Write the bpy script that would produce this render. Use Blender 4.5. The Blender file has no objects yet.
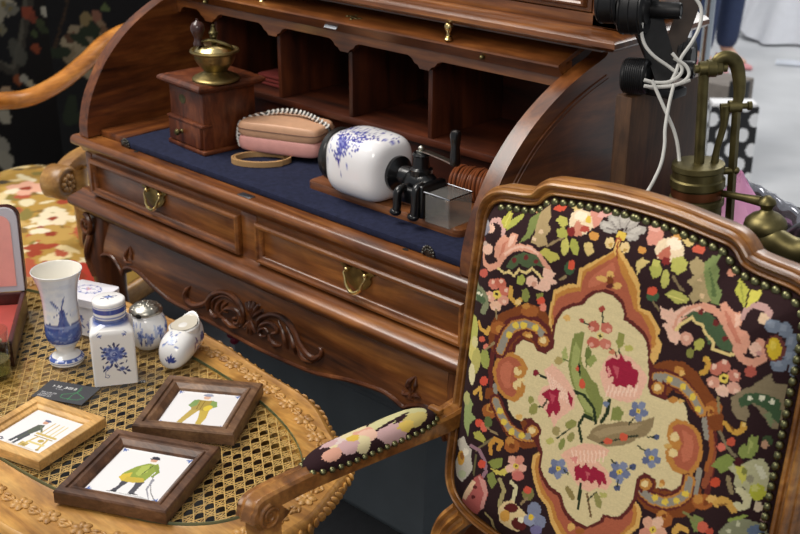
import bpy, bmesh, math, random
import numpy as np
from mathutils import Vector as V, Matrix

random.seed(7)
PI = math.pi
SC = bpy.context.scene
COL = SC.collection

# ------------------------------------------------------------------ camera
CAM = np.array([0.0, 0.0, 1.45])
FPX = 1158.0
PITCH, ROLL, YAW = [math.radians(a) for a in (23.08, 0.165, 43.64)]
def cam_axes():
    c, s = math.cos(YAW), math.sin(YAW)
    f0 = np.array([-s, c, 0]); r0 = np.array([c, s, 0]); u0 = np.array([0, 0, 1.0])
    w = f0*math.cos(PITCH) - u0*math.sin(PITCH); u = u0*math.cos(PITCH) + f0*math.sin(PITCH)
    r = r0*math.cos(ROLL) + u*math.sin(ROLL); u2 = -r0*math.sin(ROLL) + u*math.cos(ROLL)
    return r, u2, w
AX = cam_axes()
def ray(px, py):
    return AX[0]*(px-400)/FPX + AX[1]*(267-py)/FPX + AX[2]
def at_z(px, py, z):
    d = ray(px, py); return V(CAM + d*((z-CAM[2])/d[2]))
def at_y(px, py, y):
    d = ray(px, py); return V(CAM + d*((y-CAM[1])/d[1]))
def at_x(px, py, x):
    d = ray(px, py); return V(CAM + d*((x-CAM[0])/d[0]))
def proj_px(p):
    v = np.array(p)-CAM; d = v @ AX[2]; return (400+FPX*(v @ AX[0])/d, 267-FPX*(v @ AX[1])/d)
def at_d(px, py, dep):
    return V(CAM + ray(px, py)*dep)

cd = bpy.data.cameras.new('camera'); cam = bpy.data.objects.new('camera', cd); COL.objects.link(cam)
r_, u_, w_ = AX
cam.matrix_world = Matrix(((r_[0], u_[0], -w_[0], CAM[0]), (r_[1], u_[1], -w_[1], CAM[1]),
                           (r_[2], u_[2], -w_[2], CAM[2]), (0, 0, 0, 1)))
cd.sensor_width = 36; cd.lens = FPX*36/800; cd.clip_start = .05; cd.clip_end = 60
cd.dof.use_dof = True; cd.dof.focus_distance = 1.66; cd.dof.aperture_fstop = 8
SC.camera = cam

# ------------------------------------------------------------------ colour
def lin(c):
    return tuple((x/12.92 if x <= .04045 else ((x+.055)/1.055)**2.4) for x in c)
def S(h):
    h = h.lstrip('#'); return lin(tuple(int(h[i:i+2], 16)/255 for i in (0, 2, 4)))
def S4(h): return S(h) + (1.0,)

# ------------------------------------------------------------------ materials
def new_mat(name):
    m = bpy.data.materials.new(name); m.use_nodes = True
    return m, m.node_tree.nodes, m.node_tree.links, m.node_tree.nodes['Principled BSDF']
def plain(name, col, rough=.5, metal=0, coat=0, spec=.5, noise=0, nscale=30, bump=0, bscale=200, trans=0, ior=1.45):
    m, N, L, P = new_mat(name)
    P.inputs['Base Color'].default_value = S4(col); P.inputs['Roughness'].default_value = rough
    P.inputs['Metallic'].default_value = metal; P.inputs['Coat Weight'].default_value = coat
    P.inputs['Specular IOR Level'].default_value = spec
    if trans: P.inputs['Transmission Weight'].default_value = trans; P.inputs['IOR'].default_value = ior
    tc = N.new('ShaderNodeTexCoord')
    if noise:
        n = N.new('ShaderNodeTexNoise'); n.inputs['Scale'].default_value = nscale; n.inputs['Detail'].default_value = 4
        L.new(tc.outputs['Object'], n.inputs['Vector'])
        r = N.new('ShaderNodeValToRGB'); c = S(col)
        r.color_ramp.elements[0].position = .3; r.color_ramp.elements[1].position = .7
        r.color_ramp.elements[0].color = tuple(x*(1-noise) for x in c) + (1,)
        r.color_ramp.elements[1].color = tuple(min(1, x*(1+noise)) for x in c) + (1,)
        L.new(n.outputs['Fac'], r.inputs['Fac']); L.new(r.outputs['Color'], P.inputs['Base Color'])
    if bump:
        b = N.new('ShaderNodeBump'); b.inputs['Strength'].default_value = bump; b.inputs['Distance'].default_value = .002
        n2 = N.new('ShaderNodeTexNoise'); n2.inputs['Scale'].default_value = bscale; n2.inputs['Detail'].default_value = 3
        L.new(tc.outputs['Object'], n2.inputs['Vector']); L.new(n2.outputs['Fac'], b.inputs['Height'])
        L.new(b.outputs['Normal'], P.inputs['Normal'])
    return m
def wood(name, dark, mid, light, axis='X', scale=9, stretch=9, rough=.38, coat=.25, bump=.12, figure=.8):
    m, N, L, P = new_mat(name)
    tc = N.new('ShaderNodeTexCoord'); mp = N.new('ShaderNodeMapping')
    s = [scale, scale, scale]; s['XYZ'.index(axis)] = scale/stretch
    mp.inputs['Scale'].default_value = s
    L.new(tc.outputs['Object'], mp.inputs['Vector'])
    n = N.new('ShaderNodeTexNoise'); n.inputs['Scale'].default_value = 3.2; n.inputs['Detail'].default_value = 7
    n.inputs['Roughness'].default_value = .62; n.inputs['Distortion'].default_value = .8
    L.new(mp.outputs['Vector'], n.inputs['Vector'])
    r = N.new('ShaderNodeValToRGB'); e = r.color_ramp.elements
    e[0].position = .28; e[0].color = S4(dark); e[1].position = .74; e[1].color = S4(light)
    k = e.new(.5); k.color = S4(mid)
    L.new(n.outputs['Fac'], r.inputs['Fac'])
    n2 = N.new('ShaderNodeTexNoise'); n2.inputs['Scale'].default_value = 22; n2.inputs['Detail'].default_value = 3
    L.new(mp.outputs['Vector'], n2.inputs['Vector'])
    mx = N.new('ShaderNodeMix'); mx.data_type = 'RGBA'; mx.blend_type = 'MULTIPLY'; mx.inputs['Factor'].default_value = .45
    L.new(r.outputs['Color'], mx.inputs['A']); 
    r2 = N.new('ShaderNodeValToRGB'); r2.color_ramp.elements[0].position = .35; r2.color_ramp.elements[1].position = .65
    r2.color_ramp.elements[0].color = (.45, .42, .4, 1); r2.color_ramp.elements[1].color = (1, 1, 1, 1)
    L.new(n2.outputs['Fac'], r2.inputs['Fac']); L.new(r2.outputs['Color'], mx.inputs['B'])
    n3 = N.new('ShaderNodeTexNoise'); n3.inputs['Scale'].default_value = scale*1.1; n3.inputs['Detail'].default_value = 3; n3.inputs['Distortion'].default_value = .6
    L.new(tc.outputs['Object'], n3.inputs['Vector'])
    r3 = N.new('ShaderNodeValToRGB'); r3.color_ramp.elements[0].position = .36; r3.color_ramp.elements[1].position = .62
    r3.color_ramp.elements[0].color = (.58, .52, .48, 1); r3.color_ramp.elements[1].color = (1.08, 1.05, 1, 1)
    L.new(n3.outputs['Fac'], r3.inputs['Fac'])
    m3 = N.new('ShaderNodeMix'); m3.data_type = 'RGBA'; m3.blend_type = 'MULTIPLY'; m3.inputs['Factor'].default_value = figure
    L.new(mx.outputs['Result'], m3.inputs['A']); L.new(r3.outputs['Color'], m3.inputs['B'])
    L.new(m3.outputs['Result'], P.inputs['Base Color'])
    P.inputs['Roughness'].default_value = rough; P.inputs['Coat Weight'].default_value = coat
    P.inputs['Coat Roughness'].default_value = .25
    b = N.new('ShaderNodeBump'); b.inputs['Strength'].default_value = bump; b.inputs['Distance'].default_value = .001
    L.new(n2.outputs['Fac'], b.inputs['Height']); L.new(b.outputs['Normal'], P.inputs['Normal'])
    return m
def attr_mat(name, rough=.8, coat=0, bump=0, bscale=500, spec=.4, coat_rough=.05):
    m, N, L, P = new_mat(name)
    a = N.new('ShaderNodeAttribute'); a.attribute_name = 'paint'
    L.new(a.outputs['Color'], P.inputs['Base Color'])
    P.inputs['Roughness'].default_value = rough; P.inputs['Coat Weight'].default_value = coat
    P.inputs['Coat Roughness'].default_value = coat_rough; P.inputs['Specular IOR Level'].default_value = spec
    if bump:
        tc = N.new('ShaderNodeTexCoord'); n = N.new('ShaderNodeTexNoise'); n.inputs['Scale'].default_value = bscale
        L.new(tc.outputs['Object'], n.inputs['Vector'])
        b = N.new('ShaderNodeBump'); b.inputs['Strength'].default_value = bump; b.inputs['Distance'].default_value = .001
        L.new(n.outputs['Fac'], b.inputs['Height']); L.new(b.outputs['Normal'], P.inputs['Normal'])
    return m
def clear(name, tint='#ffffff', gloss_rough=.02, body=0, body_col='#ffffff'):
    m, N, L, P = new_mat(name)
    out = N['Material Output']; N.remove(P)
    t = N.new('ShaderNodeBsdfTransparent'); t.inputs['Color'].default_value = S4(tint)
    g = N.new('ShaderNodeBsdfGlossy'); g.inputs['Roughness'].default_value = gloss_rough
    f = N.new('ShaderNodeFresnel'); f.inputs['IOR'].default_value = 1.45
    mx = N.new('ShaderNodeMixShader')
    ge = N.new('ShaderNodeNewGeometry'); iv = N.new('ShaderNodeMath'); iv.operation = 'SUBTRACT'; iv.inputs[0].default_value = 1
    mu = N.new('ShaderNodeMath'); mu.operation = 'MULTIPLY'
    L.new(ge.outputs['Backfacing'], iv.inputs[1]); L.new(iv.outputs[0], mu.inputs[0]); L.new(f.outputs['Fac'], mu.inputs[1])
    L.new(mu.outputs[0], mx.inputs['Fac']); L.new(g.outputs['BSDF'], mx.inputs[2])
    if body:
        d = N.new('ShaderNodeBsdfDiffuse'); d.inputs['Color'].default_value = S4(body_col)
        m2 = N.new('ShaderNodeMixShader'); m2.inputs['Fac'].default_value = body
        L.new(t.outputs['BSDF'], m2.inputs[1]); L.new(d.outputs['BSDF'], m2.inputs[2]); L.new(m2.outputs['Shader'], mx.inputs[1])
    else:
        L.new(t.outputs['BSDF'], mx.inputs[1])
    L.new(mx.outputs['Shader'], out.inputs['Surface'])
    return m

# ------------------------------------------------------------------ objects
WL = {}
def thing(name, label, cat, loc, group=None):
    o = bpy.data.objects.new(name, None); COL.objects.link(o)
    o.location = loc; o.empty_display_size = .02; WL[o] = V(loc)
    o['label'] = label; o['category'] = cat
    if group: o['group'] = group
    return o
def mesh(name, bm, mat, parent=None, loc=(0, 0, 0), label=None, cat=None, group=None, kind=None, smooth=True, ang=40):
    bmesh.ops.recalc_face_normals(bm, faces=bm.faces[:])
    base = WL[parent] if parent else V(loc)
    bmesh.ops.translate(bm, verts=bm.verts[:], vec=-base)
    me = bpy.data.meshes.new(name); bm.to_mesh(me); bm.free()
    if smooth:
        me.polygons.foreach_set('use_smooth', [True]*len(me.polygons))
        me.set_sharp_from_angle(angle=math.radians(ang))
    for m in (mat if isinstance(mat, (list, tuple)) else [mat]): me.materials.append(m)
    o = bpy.data.objects.new(name, me); COL.objects.link(o)
    if parent: o.parent = parent
    else: o.location = loc
    WL[o] = base
    if label: o['label'] = label
    if cat: o['category'] = cat
    if group: o['group'] = group
    if kind: o['kind'] = kind
    return o
def dup_part(src, parent, offset):
    o = src.copy(); COL.objects.link(o); o.parent = parent; o.location = V(src.location) + V(offset); WL[o] = WL[parent]
    return o

# ------------------------------------------------------------------ shapes
def NB(): return bmesh.new()
def box(bm, x0, x1, y0, y1, z0, z1, bev=0, seg=2, M=None):
    r = bmesh.ops.create_cube(bm, size=1)
    vs = r['verts']
    for v in vs:
        v.co = V((x0+(v.co.x+.5)*(x1-x0), y0+(v.co.y+.5)*(y1-y0), z0+(v.co.z+.5)*(z1-z0)))
    if bev:
        es = list({e for v in vs for e in v.link_edges})
        rr = bmesh.ops.bevel(bm, geom=es, offset=bev, segments=seg, affect='EDGES', profile=.5)
        vs = list({v for f in rr['faces'] for v in f.verts} | {v for v in vs if v.is_valid})
    if M is not None: bmesh.ops.transform(bm, matrix=M, verts=vs)
    return vs
def loft(bm, rings, closed=True, cap=True, loop=False):
    R = [[bm.verts.new(p) for p in r] for r in rings]
    n = len(R[0]); rng = range(len(R)) if loop else range(len(R)-1)
    for i in rng:
        a, b = R[i], R[(i+1) % len(R)]
        for j in range(n if closed else n-1):
            k = (j+1) % n
            bm.faces.new((a[j], a[k], b[k], b[j]))
    if cap and closed and not loop:
        bm.faces.new(R[0][::-1]); bm.faces.new(R[-1])
    return [v for r in R for v in r]
def lathe(bm, prof, c=(0, 0, 0), n=32, M=None, sx=1, sy=1, cap=False):
    rings = []
    for r, z in prof:
        r = max(r, 1e-4)
        rings.append([V((c[0]+sx*r*math.cos(2*PI*k/n), c[1]+sy*r*math.sin(2*PI*k/n), c[2]+z)) for k in range(n)])
    if M is not None: rings = [[M @ p for p in r] for r in rings]
    return loft(bm, rings, True, cap or prof[0][0] < 1e-3 and False)
def catmull(pts, k=6, closed=False):
    P = [V(p) if len(p) == 3 else p for p in pts]; out = []; n = len(P)
    P = [np.array(p, float) for p in P]
    for i in range(n if closed else n-1):
        p0 = P[(i-1) % n] if closed or i > 0 else 2*P[0]-P[1]
        p1 = P[i]; p2 = P[(i+1) % n]
        p3 = P[(i+2) % n] if closed or i+2 < n else 2*P[-1]-P[-2]
        for s in range(k):
            t = s/k
            out.append(.5*((2*p1)+(-p0+p2)*t+(2*p0-5*p1+4*p2-p3)*t*t+(-p0+3*p1-3*p2+p3)*t**3))
    if not closed: out.append(P[-1])
    return out
def tube(bm, path, r, n=8, cap=True, closed=False, flat=1.0, up=None):
    path = [V(p[:3]) for p in path]; m = len(path)
    rr = r if isinstance(r, (list, tuple, np.ndarray)) else [r]*m
    rings = []; N = None
    for i in range(m):
        if closed: t = path[(i+1) % m]-path[i-1]
        else: t = path[min(i+1, m-1)]-path[max(i-1, 0)]
        if t.length < 1e-9: t = V((0, 0, 1))
        t.normalize()
        if up is not None: N = V(up) - t*t.dot(V(up))
        elif N is None: N = t.orthogonal()
        else: N = N - t*N.dot(t)
        if N.length < 1e-6: N = t.orthogonal()
        N.normalize(); B = t.cross(N)
        rings.append([path[i]+N*(math.cos(2*PI*k/n)*rr[i]*flat)+B*(math.sin(2*PI*k/n)*rr[i]) for k in range(n)])
    return loft(bm, rings, True, cap, closed)
def sweep(bm, path, prof, up, closed=False, cap=True, scale=None):
    """profile (a,b): a along side = t x up, b along the local normal"""
    path = [V(p) for p in path]; m = len(path); rings = []
    for i in range(m):
        if closed:
            t1 = (path[i]-path[i-1]).normalized(); t2 = (path[(i+1) % m]-path[i]).normalized()
        else:
            t1 = (path[i]-path[i-1]).normalized() if i else (path[1]-path[0]).normalized()
            t2 = (path[i+1]-path[i]).normalized() if i < m-1 else t1
        t = (t1+t2).normalized(); u = V(up) if not isinstance(up, list) else V(up[i])
        s = t.cross(u).normalized(); nn = s.cross(t).normalized()
        k = 1/max(.5, t.dot(t1)); sc = scale[i] if scale else 1
        rings.append([path[i]+s*(a*k*sc)+nn*(b*sc) for a, b in prof])
    return loft(bm, rings, True, cap, closed)
def prism_x(bm, prof, x0, x1):      # profile (y,z)
    return loft(bm, [[V((x0, y, z)) for y, z in prof], [V((x1, y, z)) for y, z in prof]])
def prism_y(bm, prof, y0, y1):      # profile (x,z)
    return loft(bm, [[V((x, y0, z)) for x, z in prof], [V((x, y1, z)) for x, z in prof]])
def prism_z(bm, prof, z0, z1):
    return loft(bm, [[V((x, y, z0)) for x, y in prof], [V((x, y, z1)) for x, y in prof]])
def ball(bm, c, rx, ry=None, rz=None, u=10, v=7, M=None):
    ry = rx if ry is None else ry; rz = rx if rz is None else rz
    T = Matrix.Translation(V(c)) @ (M if M is not None else Matrix.Identity(4)) @ Matrix.Diagonal((rx, ry, rz, 1))
    N, Z = bm.verts.new(T @ V((0, 0, 1))), bm.verts.new(T @ V((0, 0, -1)))
    R = [[bm.verts.new(T @ V((math.sin(PI*j/v)*math.cos(2*PI*i/u), math.sin(PI*j/v)*math.sin(2*PI*i/u), math.cos(PI*j/v)))) for i in range(u)] for j in range(1, v)]
    for i in range(u):
        k = (i+1) % u
        bm.faces.new((N, R[0][i], R[0][k])); bm.faces.new((Z, R[-1][k], R[-1][i]))
        for j in range(v-2): bm.faces.new((R[j][i], R[j+1][i], R[j+1][k], R[j][k]))
def grid_sheet(bm, fn, nu, nv):
    R = [[bm.verts.new(fn(i/nu, j/nv)) for i in range(nu+1)] for j in range(nv+1)]
    for j in range(nv):
        for i in range(nu):
            bm.faces.new((R[j][i], R[j][i+1], R[j+1][i+1], R[j+1][i]))
    return R
def RZ(a): return Matrix.Rotation(a, 4, 'Z')

# ------------------------------------------------------------------ painting a design into a colour attribute
class Cv:
    """a small drawing surface in the design's own units"""
    def __init__(s, x0, y0, x1, y1, res, bg):
        s.x0, s.y0, s.x1, s.y1 = x0, y0, x1, y1
        s.w = max(2, int(round((x1-x0)/res))); s.h = max(2, int(round((y1-y0)/res)))
        s.X, s.Y = np.meshgrid(x0+(np.arange(s.w)+.5)*(x1-x0)/s.w, y0+(np.arange(s.h)+.5)*(y1-y0)/s.h)
        s.C = np.empty((s.h, s.w, 3)); s.C[:] = S(bg)
    def win(s, xa, xb, ya, yb):
        i0 = max(0, int((xa-s.x0)/(s.x1-s.x0)*s.w)-1); i1 = min(s.w, int((xb-s.x0)/(s.x1-s.x0)*s.w)+2)
        j0 = max(0, int((ya-s.y0)/(s.y1-s.y0)*s.h)-1); j1 = min(s.h, int((yb-s.y0)/(s.y1-s.y0)*s.h)+2)
        if i1 <= i0 or j1 <= j0: return None
        w = (slice(j0, j1), slice(i0, i1)); return w, s.X[w], s.Y[w]
    def put(s, w, m, col, a=1):
        c = np.array(S(col)); v = s.C[w]; v[m] = v[m]*(1-a)+c*a
    def poly(s, pts, col, a=1):
        P = np.array(pts, float); r = s.win(P[:, 0].min(), P[:, 0].max(), P[:, 1].min(), P[:, 1].max())
        if r is None: return
        w, X, Y = r; m = np.zeros(X.shape, bool); n = len(P)
        for i in range(n):
            (xa, ya), (xb, yb) = P[i], P[(i+1) % n]
            if ya == yb: continue
            m ^= ((ya > Y) != (yb > Y)) & (X < (xb-xa)*(Y-ya)/(yb-ya)+xa)
        s.put(w, m, col, a)
    def ell(s, x, y, rx, ry=None, rot=0, col='#ffffff', a=1):
        ry = rx if ry is None else ry; R = max(rx, ry); r = s.win(x-R, x+R, y-R, y+R)
        if r is None: return
        w, X, Y = r; c, q = math.cos(rot), math.sin(rot); dx, dy = X-x, Y-y
        s.put(w, ((dx*c+dy*q)/rx)**2+((-dx*q+dy*c)/ry)**2 < 1, col, a)
    def line(s, pts, wd, col, w2=None, a=1):
        P = np.array(pts, float); n = len(P); w2 = wd if w2 is None else w2; R = max(wd, w2)
        r = s.win(P[:, 0].min()-R, P[:, 0].max()+R, P[:, 1].min()-R, P[:, 1].max()+R)
        if r is None: return
        w, X, Y = r; m = np.zeros(X.shape, bool)
        for i in range(n-1):
            d = P[i+1]-P[i]; L2 = (d@d) or 1e-12
            t = np.clip(((X-P[i][0])*d[0]+(Y-P[i][1])*d[1])/L2, 0, 1)
            m |= np.hypot(X-P[i][0]-t*d[0], Y-P[i][1]-t*d[1]) < .5*(wd+(w2-wd)*(i+t)/(n-1))
        s.put(w, m, col, a)
    def flower(s, x, y, r, col, n=5, core='#d2b13c', rot=0, pr=.5):
        for k in range(n):
            t = rot+2*PI*k/n; s.ell(x+r*.62*math.cos(t), y+r*.62*math.sin(t), r*pr, r*pr*.8, t, col if isinstance(col, str) else col[k % len(col)])
        if core: s.ell(x, y, r*.28, col=core)
    def at(s, X, Y):
        i = np.clip(((np.asarray(X)-s.x0)/(s.x1-s.x0)*s.w).astype(int), 0, s.w-1)
        j = np.clip(((np.asarray(Y)-s.y0)/(s.y1-s.y0)*s.h).astype(int), 0, s.h-1)
        return s.C[j, i]
def paint_verts(o, cols):
    me = o.data; a = me.color_attributes.new('paint', 'FLOAT_COLOR', 'POINT')
    d = np.ones((len(me.vertices), 4), np.float32); d[:, :3] = cols; a.data.foreach_set('color', d.ravel())
def paint_faces(o, cols):
    me = o.data; a = me.color_attributes.new('paint', 'FLOAT_COLOR', 'CORNER')
    n = np.empty(len(me.polygons), np.int32); me.polygons.foreach_get('loop_total', n)
    d = np.ones((len(me.loops), 4), np.float32); d[:, :3] = np.repeat(cols, n, axis=0); a.data.foreach_set('color', d.ravel())
def vert_co(o):
    c = np.empty(len(o.data.vertices)*3, np.float32); o.data.vertices.foreach_get('co', c)
    return c.reshape(-1, 3) + np.array(WL[o])
# ------------------------------------------------------------------ shared materials
WAL_X = wood('walnut along', '#2e170a', '#7a4721', '#b5773b', 'X', 7, 10, .30, .6)
WAL_Y = wood('walnut deep', '#2e170a', '#703d1c', '#a0632f', 'Y', 7, 8, .36, .35)
WAL_Z = wood('walnut upright', '#2e170a', '#703d1c', '#a0632f', 'Z', 7, 8, .36, .35)
WAL_C = wood('walnut carved', '#2a140a', '#64371c', '#915a33', 'X', 9, 4, .34, .3)
WAL_D = wood('walnut inside shaded', '#1e0c06', '#48200f', '#683219', 'X', 7, 8, .45, .1)  # darker walnut copy: pigeonhole shade put into the colour
WAL_DZ = wood('walnut inside shaded upright', '#1e0c06', '#4a2210', '#6c371c', 'Z', 7, 8, .45, .1)  # the same shade-darkened copy with upright grain
CHAIRW = wood('chair beech', '#482a13', '#96632f', '#c8934e', 'X', 8, 5, .30, .4)
BRASS = plain('old brass', '#8f7e52', .40, 1, noise=.35, nscale=60)
BRASSB = plain('bright brass', '#d8c288', .25, 1, noise=.12, nscale=40)
BRASSD = plain('dull olive brass', '#6c6340', .42, .9, noise=.4, nscale=35)
STEEL = plain('grey steel', '#8d9096', .35, 1, noise=.2, nscale=50)
IRON = plain('black iron', '#141416', .42, .3, noise=.4, nscale=60, bump=.1)
BAIZE = plain('blue baize', '#20243a', .95, noise=.25, nscale=120, bump=.4, bscale=900, spec=.2)

# ------------------------------------------------------------------ roll-top desk
DX0, DX1 = -2.096, -.985
desk = thing('roll_top_desk', 'large carved walnut roll-top writing desk standing open behind the cane table', 'desk', (-1.54, 1.45, 0))
bm = NB()      # writing board with rounded nose
nose = [(1.203+.0105*(1-math.sin(a)), .7475+.0105*math.cos(a)) for a in [PI*k/8 for k in range(9)]]
nose = [(1.2135-.0105*math.sin(PI*k/8), .7475+.0105*math.cos(PI*k/8)) for k in range(9)]
prism_x(bm, nose+[(1.70, .737), (1.70, .758)], DX0, DX1)
mesh('writing_board', bm, WAL_X, desk)
bm = NB()      # cove under the board
prism_x(bm, [(1.215, .737), (1.222, .731), (1.226, .722), (1.30, .722), (1.30, .737)], DX0+.008, DX1-.008)
mesh('cove_moulding', bm, WAL_X, desk)
CY = 1.224     # drawer case front
bm = NB()
cx0, cx1 = -2.078, -1.003
box(bm, cx0, cx1, CY+.012, 1.69, .632, .722)
xs = [cx0, cx0+.022, -1.566, -1.522, cx1-.022, cx1]
box(bm, xs[0], xs[1], CY, CY+.02, .632, .722, .002); box(bm, xs[2], xs[3], CY, CY+.02, .632, .722, .002); box(bm, xs[4], xs[5], CY, CY+.02, .632, .722, .002)
box(bm, xs[0], xs[5], CY+.002, CY+.02, .713, .722)
mesh('drawer_case', bm, WAL_X, desk)
def drawer(x0, x1, hx):
    z0, z1 = .636, .713
    bm = NB()
    box(bm, x0, x1, CY+.002, CY+.22, z0, z1, .001)
    pr = [(0, 0), (0, .009), (.003, .0125), (.007, .0125), (.009, .008), (.0115, .007), (.0145, .003), (.0145, 0)]
    sweep(bm, [(x0, CY+.002, z0), (x1, CY+.002, z0), (x1, CY+.002, z1), (x0, CY+.002, z1)], [(-a, b) for a, b in pr], (0, -1, 0), True)
    d = mesh('drawer', bm, WAL_X, desk)
    zc = .684; y = CY-.0005
    bm = NB()                                   # bat-wing back plate
    half = [(0, .014), (.004, .016), (.007, .012), (.012, .013), (.018, .017), (.021, .013), (.017, .009), (.0155, .004), (.0165, -.002), (.014, -.010), (.009, -.018), (.004, -.022), (0, -.025)]
    out = half + [(-a, b) for a, b in half[-2:0:-1]]
    prism_y(bm, [(hx+1.95*a, zc+b) for a, b in out], y-.0022, y+.001)
    h = mesh('back_plate', bm, BRASS, d, smooth=False)
    bm = NB()
    pts = [(hx-.0165, zc+.008), (hx-.019, zc+.003), (hx-.0155, zc-.006), (hx-.0125, zc-.016), (hx-.006, zc-.0235), (hx, zc-.0255), (hx+.006, zc-.0235), (hx+.0125, zc-.016), (hx+.0155, zc-.006), (hx+.019, zc+.003), (hx+.0165, zc+.008)]
    pts = [V((hx+1.30*(a-hx), y-.007-.006*math.sin(PI*i/10), b)) for i, (a, b) in enumerate(pts)]
    p2 = catmull(pts, 4); m = len(p2)
    tube(bm, p2, [.0016+.0020*math.sin(PI*i/(m-1))**2 for i in range(m)], 8)
    for s in (-1, 1): ball(bm, (hx+s*.0165*1.30, y-.004, zc+.009), .0045, .006, .0045)
    mesh('bail_handle', bm, BRASSB, d)
    return d
drawer(xs[1]+.002, xs[2]-.002, at_y(155.5, 197, CY).x)
drawer(xs[3]+.002, xs[4]-.002, at_y(358, 271, CY).x)
bm = NB()      # wide ledge moulding under the drawers
led = [(1.238, .6345), (1.226, .6345), (1.222, .631), (1.206, .6275), (1.193, .6235), (1.1885, .619), (1.1875, .6125), (1.1905, .607), (1.196, .605), (1.2, .601), (1.204, .594), (1.212, .588), (1.225, .584), (1.30, .584), (1.30, .6345)]
prism_x(bm, led, DX0-.012, DX1+.012)
pl = [(y-1.3, z) for y, z in led]
mesh('ledge_moulding', bm, WAL_X, desk)
bm = NB(); box(bm, DX0+.01, DX1-.01, 1.28, 1.69, .5935, .6325); mesh('frame_rail', bm, WAL_X, desk)

# apron with serpentine lower edge, traced along the front
apr_px = [(101.8, 284), (102, 263), (104.6, 255.6), (111, 253.4), (117.7, 258), (123, 267.5), (125.5, 273.5), (128, 267.8), (135.5, 267.4), (145, 274), (158, 287.4), (171, 298.6), (182, 305), (192, 310), (222, 327), (256, 346.5), (292, 363), (320, 373), (352, 379), (384, 389), (398, 398), (407, 406), (413, 404.5), (424, 404), (434, 408), (442, 418), (446, 440)]
AY = 1.222
apr = [at_y(px, py, AY) for px, py in apr_px]
apr = [V((p.x, AY, p.z)) for p in apr]
ax0, ax1 = -2.062, -1.02
low = [(ax0+.003, .40), (apr[0].x-.002, .41)] + [(p.x, p.z) for p in apr]
cut = [p for p in low if p[0] < ax1-.035]
lx = [p[0] for p in cut]; lz = [p[1] for p in cut]
print('apron', [(round(a, 3), round(b, 3)) for a, b in cut])
for i in range(1, len(lx)):
    if lx[i] <= lx[i-1]: lx[i] = lx[i-1]+.0006
lx.append(ax1-.03); lz.append(min(lz[-1], .47)); lx.append(ax1); lz.append(.40)
def apr_low(x): return float(np.interp(x, lx, lz))
def apr_y(z):   # gentle bombe
    t = (.600-z)/.12
    return 1.236-.022*math.sin(min(max(t, 0), 1.25)*PI*.62)
bm = NB()
gx = sorted(set([round(ax0+(ax1-ax0)*k/150, 4) for k in range(151)] + [round(a, 4) for a in lx]))
rings = []
for x in gx:
    zb = apr_low(x); zs = [.600+(zb-.600)*k/10 for k in range(11)]
    rings.append([V((x, apr_y(z), z)) for z in zs] + [V((x, apr_y(z)+.022, z)) for z in zs[::-1]])
loft(bm, rings)
apron = mesh('apron', bm, WAL_X, desk)
bm = NB()      # rolled bead along the lower edge
bl = catmull([(x, z) for x, z in cut[1:]], 4)
tube(bm, [V((x, apr_y(z)-.001, z+.001)) for x, z in bl], .0042, 8)
mesh('edge_bead', bm, WAL_C, apron)

def carve(bm, pts, rads, off=.45, k=5, n=8, s=1.3):
    """strokes of relief carving lying on the apron front: points (px,py) on the photo's plan of the relief"""
    c = catmull(pts, k); m = len(c)
    P = []; R = []
    for i, (a, b) in enumerate(c):
        q = at_y(a, b, 1.219); y = apr_y(q.z)
        q = at_y(a, b, y-.001)
        t = i/(m-1)*(len(rads)-1); j = min(int(t), len(rads)-2); r = rads[j]+(rads[j+1]-rads[j])*(t-j)
        r *= s*.00168; P.append(V((q.x, y-r*off, q.z))); R.append(r)
    tube(bm, P, R, n)
def Q(L, ox=170, oy=280, sc=5.0): return [(ox+a/sc, oy+b/sc) for a, b in L]
bm = NB()
carve(bm, Q([(100, 32), (84, 50), (78, 75), (92, 105), (130, 126), (172, 118), (200, 90)]), [.6, 2.2, 2.6, 3, 3.2, 2.4, 1.2])
carve(bm, Q([(190, 150), (192, 105), (220, 72), (270, 60), (320, 82), (355, 125), (368, 170), (362, 212), (338, 236)]), [1.6, 2.6, 2.6, 2.2, 2.4, 2.6, 2.4, 2, 1])
carve(bm, Q([(212, 145), (214, 112), (236, 88), (272, 80), (312, 100), (340, 135)]), [1.0, 1.4, 1.4, 1.2, 1.2, .6])
carve(bm, Q([(248, 168), (285, 142), (328, 148), (352, 180), (345, 214), (322, 214), (317, 195), (333, 188)]), [.8, 1.8, 2, 2, 1.8, 1.5, 1.3, 1.5])
carve(bm, Q([(262, 100), (244, 118), (238, 150), (252, 180), (275, 196)]), [.5, 2.0, 2.4, 2.0, .5])
carve(bm, Q([(290, 112), (270, 125), (268, 150), (290, 165)]), [.5, 1.8, 1.8, .5])
carve(bm, Q([(200, 150), (215, 172), (238, 182), (250, 170)]), [1, 2.4, 2.4, .8])
carve(bm, Q([(255, 190), (280, 205), (310, 232), (345, 238)]), [.8, 2.4, 2.4, 1])
for tip in ((382, 112), (402, 104), (424, 108), (446, 124), (466, 152)):
    carve(bm, Q([(412, 188), ((412+tip[0])/2+1, (188+tip[1])/2-4), tip]), [1.2, 2.4, 1.7])
for tip in ((372, 238), (388, 262), (408, 270), (428, 262)):
    carve(bm, Q([(404, 205), ((404+tip[0])/2, (205+tip[1])/2), tip]), [1.2, 1.9, 1.5])
carve(bm, Q([(436, 235), (446, 202), (475, 180), (520, 172), (565, 186), (600, 218), (628, 262), (650, 315), (685, 365), (722, 392), (752, 378), (758, 350), (744, 340)]), [1, 2.2, 2.4, 2.2, 2.4, 2.6, 2.6, 2.6, 3, 2.8, 2.2, 1.6, 1.2])
carve(bm, Q([(440, 248), (462, 222), (500, 214), (532, 238), (535, 262), (512, 268)]), [1, 1.8, 1.8, 1.8, 1.6, 1.4])
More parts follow.
